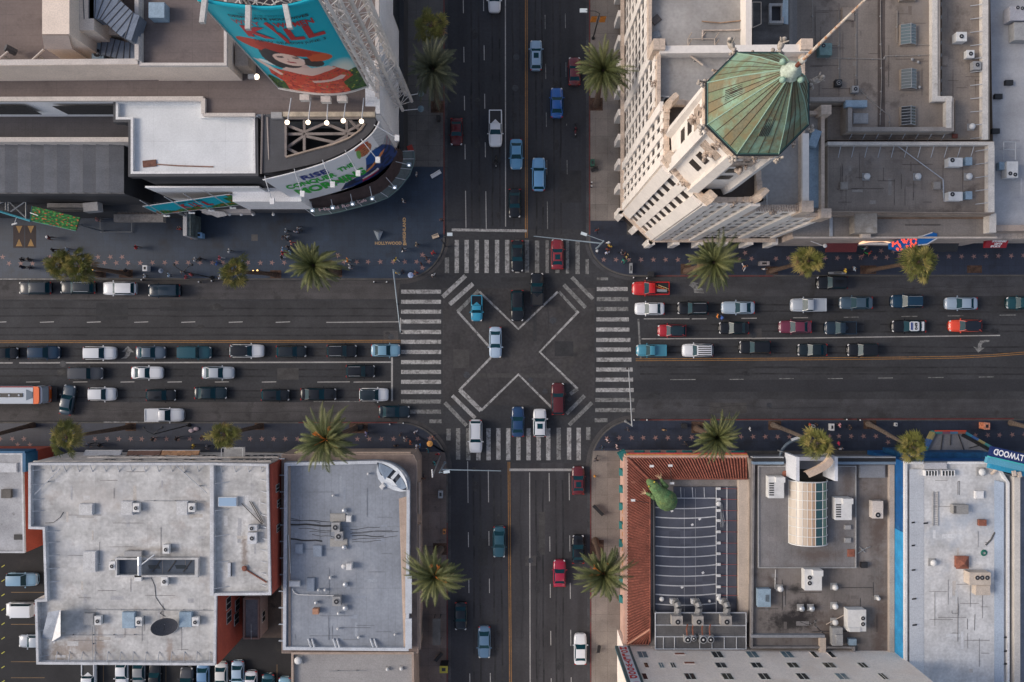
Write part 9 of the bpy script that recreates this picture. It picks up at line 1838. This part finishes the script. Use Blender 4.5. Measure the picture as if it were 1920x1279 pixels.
def lattice(name,lab,foot,z0,z1,step,r,r2,cat='lattice tower',extra=True):
 """vertical lattice mast on foot points (world xy at ground pixel scale given at z0)"""
 t=thing(name,lab,cat,foot[0]);n=len(foot)
 for f in foot:MB().tube((f.x,f.y,z0),(f.x,f.y,z1),r,6).build('chord',m_lat,t)
 k_=int((z1-z0)/step)
 for i in range(k_):
  za,zb2=z0+i*step,z0+(i+1)*step;mb=MB()
  for a in range(n):
   b_=(a+1)%n;A_,B_=foot[a],foot[b_]
   mb.tube((A_.x,A_.y,zb2),(B_.x,B_.y,zb2),r2,4)
   if(i+a)%2:mb.tube((A_.x,A_.y,za),(B_.x,B_.y,zb2),r2,4)
   else:mb.tube((B_.x,B_.y,za),(A_.x,A_.y,zb2),r2,4)
   if extra:
    m_=((A_.x+B_.x)/2,(A_.y+B_.y)/2,zb2);mb.tube((A_.x,A_.y,za),m_,r2*.7,3).tube((B_.x,B_.y,za),m_,r2*.7,3)
  if extra and n>3:mb.tube((foot[0].x,foot[0].y,zb2),(foot[2].x,foot[2].y,zb2),r2,4).tube((foot[1].x,foot[1].y,za),(foot[3].x,foot[3].y,zb2),r2,4)
  mb.build('bracing',m_lat,t)
 return t
zl=7.0
lattice('lattice_tower','pale steel lattice tower standing beside the tall white east wall',[P(x,y,zl)for x,y in((755,207),(772,190),(760,178),(735,206))],zl,50,2.5,.24,.055,'lattice tower',False)
ft=[P(690,163,hb),P(716,152,hb),P(640,130,hb),P(600,140,hb)]
lattice('billboard_scaffold','dense pale lattice frame holding up the turquoise billboard',[P(x,y,hb)for x,y in((698,160),(712,148),(640,118),(560,128))],HC,48,3.0,.19,.05,'scaffold')
FR=thing('back_truss','pale horizontal truss behind the top of the billboard','truss',P(560,20,40))
for z in(30,36,42,48):
 a,b=surf1(0,1,-1.6),surf1(1,1,-1.6);q=[surf1(u/6,1,-1.8)for u in range(7)];MB().path([(p.x,p.y,z)for p in q],.16,5).build('rail',m_lat,FR)
 q2=[surf1(u/6,1,-4.2)for u in range(7)];MB().path([(p.x,p.y,z)for p in q2],.16,5).build('rail',m_lat,FR);mb=MB()
 for i in range(6):mb.tube((q[i].x,q[i].y,z),(q2[i+1].x,q2[i+1].y,z),.07,4).tube((q2[i].x,q2[i].y,z),(q[i+1].x,q[i+1].y,z),.07,4)
 mb.build('bracing',m_lat,FR)
C2=thing('curved_billboard','curved white billboard reading RISE CONQUER THE MORNING at the corner drum','billboard',P(640,330,8))
tp=[(490,325),(540,313),(595,297),(640,278),(668,260),(690,240),(700,222)];tpw=[P(x,y,24.0)for x,y in tp]
def pc2(u):
 q=u*6;k_=min(int(q),5);f=q-k_;p0=tpw[max(k_-1,0)];p1=tpw[k_];p2=tpw[k_+1];p3=tpw[min(k_+2,6)]
 return .5*((2*p1)+(p2-p0)*f+(2*p0-5*p1+4*p2-p3)*f*f+(3*p1-p0-3*p2+p3)*f**3)
def surf2(u,v,off=0.0):
 off+=.75
 p=pc2(u);d=(pc2(min(1,u+.01))-pc2(max(0,u-.01)));n=Vector((d.y,-d.x,0)).normalized();p=p+n*off;return Vector((p.x,p.y,9.0+15.0*v))
def art2(u,v):
 c=(.82,.82,.83);g=nz(u,v,14);g2=nz(u+3,v,40)
 if u>.80:
  c=(.55,.56,.58)if(int(v*60)+int(u*90))%5 else(.42,.44,.46)
 if u>.74 and v<.62+.1*g:c=(.30+.25*g2,.28+.2*g,.30+.2*g)
 if in_poly(u,v,[(.30,.02),(.36,.20),(.55,.30),(.60,.52),(.72,.66),(.84,.60),(.95,.30),(1.0,.0),(.40,.0)]):c=(.02,.05,.18)if g>-.1 else(.012,.018,.05)
 if in_poly(u,v,[(.58,.42),(.62,.60),(.72,.66),(.80,.56),(.78,.40),(.66,.36)]):c=(.015,.09,.32)
 if in_poly(u,v,[(.50,.22),(.62,.27),(.80,.40),(.84,.46),(.78,.46),(.64,.34),(.52,.27)]):c=(.72,.26+.15*g,.08)
 if ell(u,v,.66,.80,.085,.13,-12):c=(.55,.18+.10*g2,.08)if g2>-.2 else(.22,.06,.04)
 if ell(u,v,.59,.80,.022,.12,-8):c=(.20,.45,.10)
 if ell(u,v,.66,.92,.08,.05,-8):c=(.50,.10,.05)
 if in_poly(u,v,[(.28,.30),(.30,.38),(.36,.40),(.40,.34),(.50,.30),(.48,.25),(.36,.25)]):c=(.60,.36,.24)if g2>0 else(.10,.16,.36)
 if in_poly(u,v,[(.46,.02),(.48,.13),(.66,.16),(.66,.07)]):c=(.68,.66,.66)if v>.09 else(.35,.01,.06)
 return c
painted('face',surf2,190,90,art2,C2,'billboard_print')
def s2(u0,u1,v0,v1):return lambda u,v:surf2(u0+(u1-u0)*u,v0+(v1-v0)*v,.08)
m_gr=flat('print_green',(.03,.45,.05),.5)
text_mb('RISE',s2(.19,.34,.70,.84),.03).build('lettering',flat('print_navy',(.03,.05,.25),.5),C2);text_mb('CONQUER',s2(.07,.36,.50,.67),.035).build('lettering',m_gr,C2);text_mb('THE',s2(.39,.50,.60,.72),.03).build('lettering',m_gr,C2);text_mb('MORNING',s2(.085,.54,.24,.47),.04).build('lettering',m_gr,C2)
MB().path([surf2(u/24,1,.05)for u in range(25)],.10,5).build('top_rail',m_white,C2)
bk=MB();vs=[surf2(i/20,j,-.25)-Vector((0,0,0))for j in(0,1)for i in range(21)];bk.add(vs,[(i,i+1,21+i+1,21+i)for i in range(20)]);bk.build('back_panel',m_chr2,C2)
for i,(u,l)in enumerate(((.03,4.0),(.20,4.0),(.36,4.0),(.52,3.6),(.70,3.2),(.90,2.6))):
 a=surf2(u,1,-.3)+Vector((0,0,.2));b=surf2(u,.95,2.6)+Vector((0,0,.2));t=thing('board_lamp','white box lamp hanging before the curved billboard, %s along its upper edge'%['first','second','third','fourth','fifth','last'][i],'lamp',a)
 MB().path([a,surf2(u,1.02,.3),b],.05,5).build('arm',m_strut,t);MB().obox(b,(.26,0,0),(0,.34,0),(0,0,.18)).build('housing',m_white,t)
a=P(702,214,HC);MB().frus([P(707,190,HC)*1,P(757,286,.2),P(757,200,.2),P(712,150,HC)],[P(704,190,HC+.1)+Vector((-.6,0,0)),P(740,286,.2),P(740,200,.2),P(700,150,HC)]).build('fin_wall',m_wr,DR_)if 0 else None
DF=MB().prism([P(755,284,0),P(755,215,0),P(738,215,0),P(738,284,0)],0,HC-.02).build('fin_wall',m_wr,DR_)
CP=thing('glass_canopy','curved grey glass canopy with pink letters around the corner','canopy',P(700,380,4))
ce_o=[(590,405),(630,399),(665,390),(700,381),(728,370),(750,352),(768,328),(777,302),(776,283)];ce_i=[(572,392),(620,388),(655,379),(690,370),(714,361),(732,346),(748,325),(756,302),(755,284)]
hc=6.0;oo=[P(x,y,hc)for x,y in ce_o];ii=[P(x,y,hc+.5)for x,y in ce_i]
def rs_(pts,n):
 out=[];m_=len(pts)-1
 for i in range(n+1):
  q=i/n*m_;k_=min(int(q),m_-1);out.append(pts[k_].lerp(pts[k_+1],q-k_))
 return out
oo,ii=rs_(oo,20),rs_(ii,20)
for i in range(20):MB().frus([v-Vector((0,0,.08))for v in(oo[i],oo[i+1],ii[i+1],ii[i])],[oo[i],oo[i+1],ii[i+1],ii[i]]).build('glass_panel',M('canopy_glass',(.085,.105,.105),.25,var=.25,sc_=.6),CP)
for i in range(0,21,2):MB().tube(oo[i]+Vector((0,0,.1)),ii[i]+Vector((0,0,.1)),.05,4).build('fin',m_strut,CP)
MB().path([v+Vector((0,0,.02))for v in oo],.10,5).build('edge_rail',flat('edge_teal',(.10,.16,.16),.4),CP)
wall_i=[v-Vector((0,0,.6))for v in ii];
mb=MB()
wl=rs_([P(x,y,9.0)for x,y in((560,372),(600,369),(640,362),(680,350),(706,338),(726,320),(738,300),(742,285),(742,276))],20)
for i in range(20):mb.poly([ii[i],ii[i+1],wl[i+1],wl[i]])
mb.build('sloped_soffit',M('soffit_dark_red',(.045,.028,.028),.7,var=.4,sc_=1),CP)
mb=MB()
for i in range(20):mb.poly([Vector((wl[i].x,wl[i].y,.15)),Vector((wl[i+1].x,wl[i+1].y,.15)),Vector((wl[i+1].x,wl[i+1].y,9.0)),Vector((wl[i].x,wl[i].y,9.0))])
mb.build('shop_front',m_chr,CP)
tx=rs_([P(x,y,hc+.45)for x,y in((599,397),(640,391),(668,384),(688,378))],20)
def ct(u,v):q=u*19.99;k_=int(q);p=tx[k_].lerp(tx[k_+1],q-k_);return Vector((p.x,p.y+.05+.25*v,p.z+.75*v))
text_mb('Hard Rock Cafe',ct,.03).build('lettering',flat('letter_pink',(.60,.42,.42),.5),CP)
for i,(x,y)in enumerate(((586,394),(624,389),(661,382),(698,372),(740,351),(767,309))):
 b=P(x,y,7.2);a=P(x-5,y-24,8.5)if i<4 else(P(724,333,8.5)if i==4 else P(742,303,8.5));t=thing('canopy_lamp','lit square lamp over the glass canopy, %s of six'%['first from the left','second','third','fourth','fifth','last by the white wall'][i],'lamp',b,0,'lit lamps over the curved canopy')
 MB().tube(a,b,.05,5).build('arm',m_strut,t);MB().obox(b,(.30,0,0),(0,.26,0),(0,0,.12)).build('housing',m_acb,t);MB().ball(b+Vector((0,-.1,.12)),.18,.15,.1,10,6).build('bulb',flat('cool_glow',(.9,.93,1.0),.5,emit=1.0),t,True)
for lab,y in(('red umbrella shade beside the white wall, upper',278),('red umbrella shade beside the white wall, lower',296)):c=P(769,y,3);t=thing('red_shade',lab,'shade',c);MB().rbox(c.x,c.y,2.4,2.6,.8,1.1,.4).build('panel',flat('shade_red',(.35,.04,.03),.7),t)
B3=thing('small_billboard','long low turquoise billboard with red lettering and flowers','billboard',P(370,385,8));z0,z1=8.5,11.5
def surf3(u,v,off=0):
 a,b=P(300,402,z0),P(466,382,z0);a2,b2=P(268,387,z0+4.5),P(432,364,z0+4.5);p=a.lerp(b,u);q=a2 .lerp(b2,u);r_=p.lerp(q,v);return r_+Vector((0,-.3,.6)).normalized()*off
def art3(u,v):
 c=TQ;g=nz(u*4,v,8)+.5*nz(u*6,v,25)
 if v<.30+.18*nz(u,0,7)-(.2 if .5<u<.62 else 0)or(u>.86):c=(.04,.22,.03)if g>-.1 else(.02,.10,.03);c=(.50,.06,.03)if g>.28 else c
 if .86<u<.93 and v>.75:c=TQ
 return c
painted('face',surf3,150,24,art3,B3,'billboard_print')
for ch,u0,u1 in(('K',.34,.42),('I',.455,.475),('L',.50,.55),('L',.60,.68)):text_mb(ch,lambda u,v,u0=u0,u1=u1:surf3(u0+(u1-u0)*u,.30+.42*v,.08),.08).build('lettering',m_rd,B3)
text_mb('WHY WOMEN',lambda u,v:surf3(.36+.28*u,.77+.12*v,.08),.02).build('lettering',m_k,B3)
MB().path([surf3(0,1,0),surf3(0,0,0),surf3(1,0,0),surf3(1,1,0),surf3(0,1,0)],.07,4).build('frame',m_strut,B3)
for u in(.10,.38,.60,.84):a,b=surf3(u,1.6,.2),surf3(u,-.05,1.0);MB().tube(a,b,.06,5).build('lamp_arm',m_strut,B3);MB().obox(b,(.4,0,0),(0,.12,0),(0,0,.1)).build('lamp',m_white,B3)
bk=[surf3(0,0,-.3),surf3(1,0,-.3),surf3(1,1,-.3),surf3(0,1,-.3)];MB().poly(bk).build('back_panel',m_chr,B3)
for u in(.15,.5,.85):p=surf3(u,.5,-.3);MB().tube((p.x,p.y,.2),p,.18,6).build('post',m_steel,B3)
B4=thing('flower_billboard','green billboard covered with red flowers, seen from above','billboard',P(100,420,6))
def surf4(u,v,off=0):a,b=P(56,414,7.5),P(142,433,7.5);a2,b2=P(60,386,11.0),P(150,408,11.0);p=a.lerp(b,u).lerp(a2 .lerp(b2,u),v);return p+Vector((0,0,off))
def art4(u,v):
 g=nz(u*3,v*1.6,6)+.6*nz(u*4,v*2,18);c=(.015,.10,.03)if g<.1 else(.04,.22,.05)
 h=nz(u*3+9,v*1.5,7);
 if h>.30:c=(.36,.05,.03)
 if h>.45:c=(.55,.14,.05)
 if g>.55:c=(.12,.42,.10)
 return c
painted('face',surf4,110,50,art4,B4,'billboard_print');MB().poly([surf4(0,0,-.2),surf4(1,0,-.2),surf4(1,1,-.2),surf4(0,1,-.2)]).build('back_panel',m_chr,B4)
MB().path([surf4(0,1,0),surf4(0,0,0),surf4(1,0,0)],.06,4).build('frame',flat('frame_teal',(.05,.20,.20),.5),B4)
for p,q in(((57,399),(71,404)),((129,411),(134,405))):MB().tube(P(*p,9.5),P(*q,9.8),.08,5).build('lamp_arm',m_white,B4)
for u in(.2,.8):p=surf4(u,.5,-.2);MB().tube((p.x,p.y,.2),p,.15,6).build('post',m_steel,B4)
B5=thing('entrance_truss','dark roof truss with a turquoise edge rail at the left edge','truss',P(20,400,8));MB().tube(P(-60,378,7.6),P(57,414,7.6),.16,6).build('turquoise_rail',flat('rail_turquoise2',(.05,.28,.36),.5),B5)
for p,q in(((-60,375),(49,375)),((49,375),(49,410)),((16,375),(16,396)),((16,377),(49,409)),((49,377),(20,397)),((11,377),(11,394)),((-20,388),(11,377))):MB().tube(P(*p,7.8),P(*q,7.8),.10,5).build('truss_bar',m_steel,B5)
MB().tube(P(31,408,6.8),P(27,420,6.5),.05,5).build('lamp_arm',m_strut,B5);MB().obox(P(27,420,6.5),(.35,.1,0),(0,.1,0),(0,0,.08)).build('lamp',m_white,B5)
cam=bpy.data.cameras.new('camera');co=bpy.data.objects.new('camera',cam);COL.objects.link(co)
co.location=(0,0,H);co.rotation_euler=(0,0,0);cam.sensor_width=36;cam.lens=36*F/1920;cam.clip_end=4000;cam.clip_start=.5
sc.camera=co
w=bpy.data.worlds.new('World');sc.world=w;w.use_nodes=True;nt=w.node_tree
sky=nt.nodes.new('ShaderNodeTexSky');sky.sky_type='NISHITA';sky.sun_disc=False
EL,AZ=R(33),R(179)
sky.sun_elevation=EL;sky.sun_rotation=R(90)-AZ;sky.air_density=1.0;sky.dust_density=2.5;sky.ozone_density=1.0
hs=nt.nodes.new('ShaderNodeHueSaturation');hs.inputs['Saturation'].default_value=.75;nt.links.new(sky.outputs[0],hs.inputs['Color']);tm=nt.nodes.new('ShaderNodeMix');tm.data_type='RGBA';tm.blend_type='MULTIPLY';tm.inputs[0].default_value=1;tm.inputs[7].default_value=(1.15,1.13,1.15,1);nt.links.new(hs.outputs[0],tm.inputs[6]);nt.links.new(tm.outputs[2],nt.nodes['Background'].inputs[0]);nt.nodes['Background'].inputs[1].default_value=.15
sun=bpy.data.lights.new('sun','SUN');so=bpy.data.objects.new('sun',sun);COL.objects.link(so);sun.energy=1.9;sun.angle=R(24);sun.color=(1.0,.88,.75)
d=Vector((math.cos(AZ)*math.cos(EL),math.sin(AZ)*math.cos(EL),math.sin(EL)));so.rotation_euler=d.to_track_quat('Z','Y').to_euler();so.location=(-60,0,90)
sc.view_settings.view_transform='Standard';sc.view_settings.look='None';sc.view_settings.exposure=0
sc.cycles.use_denoising=True
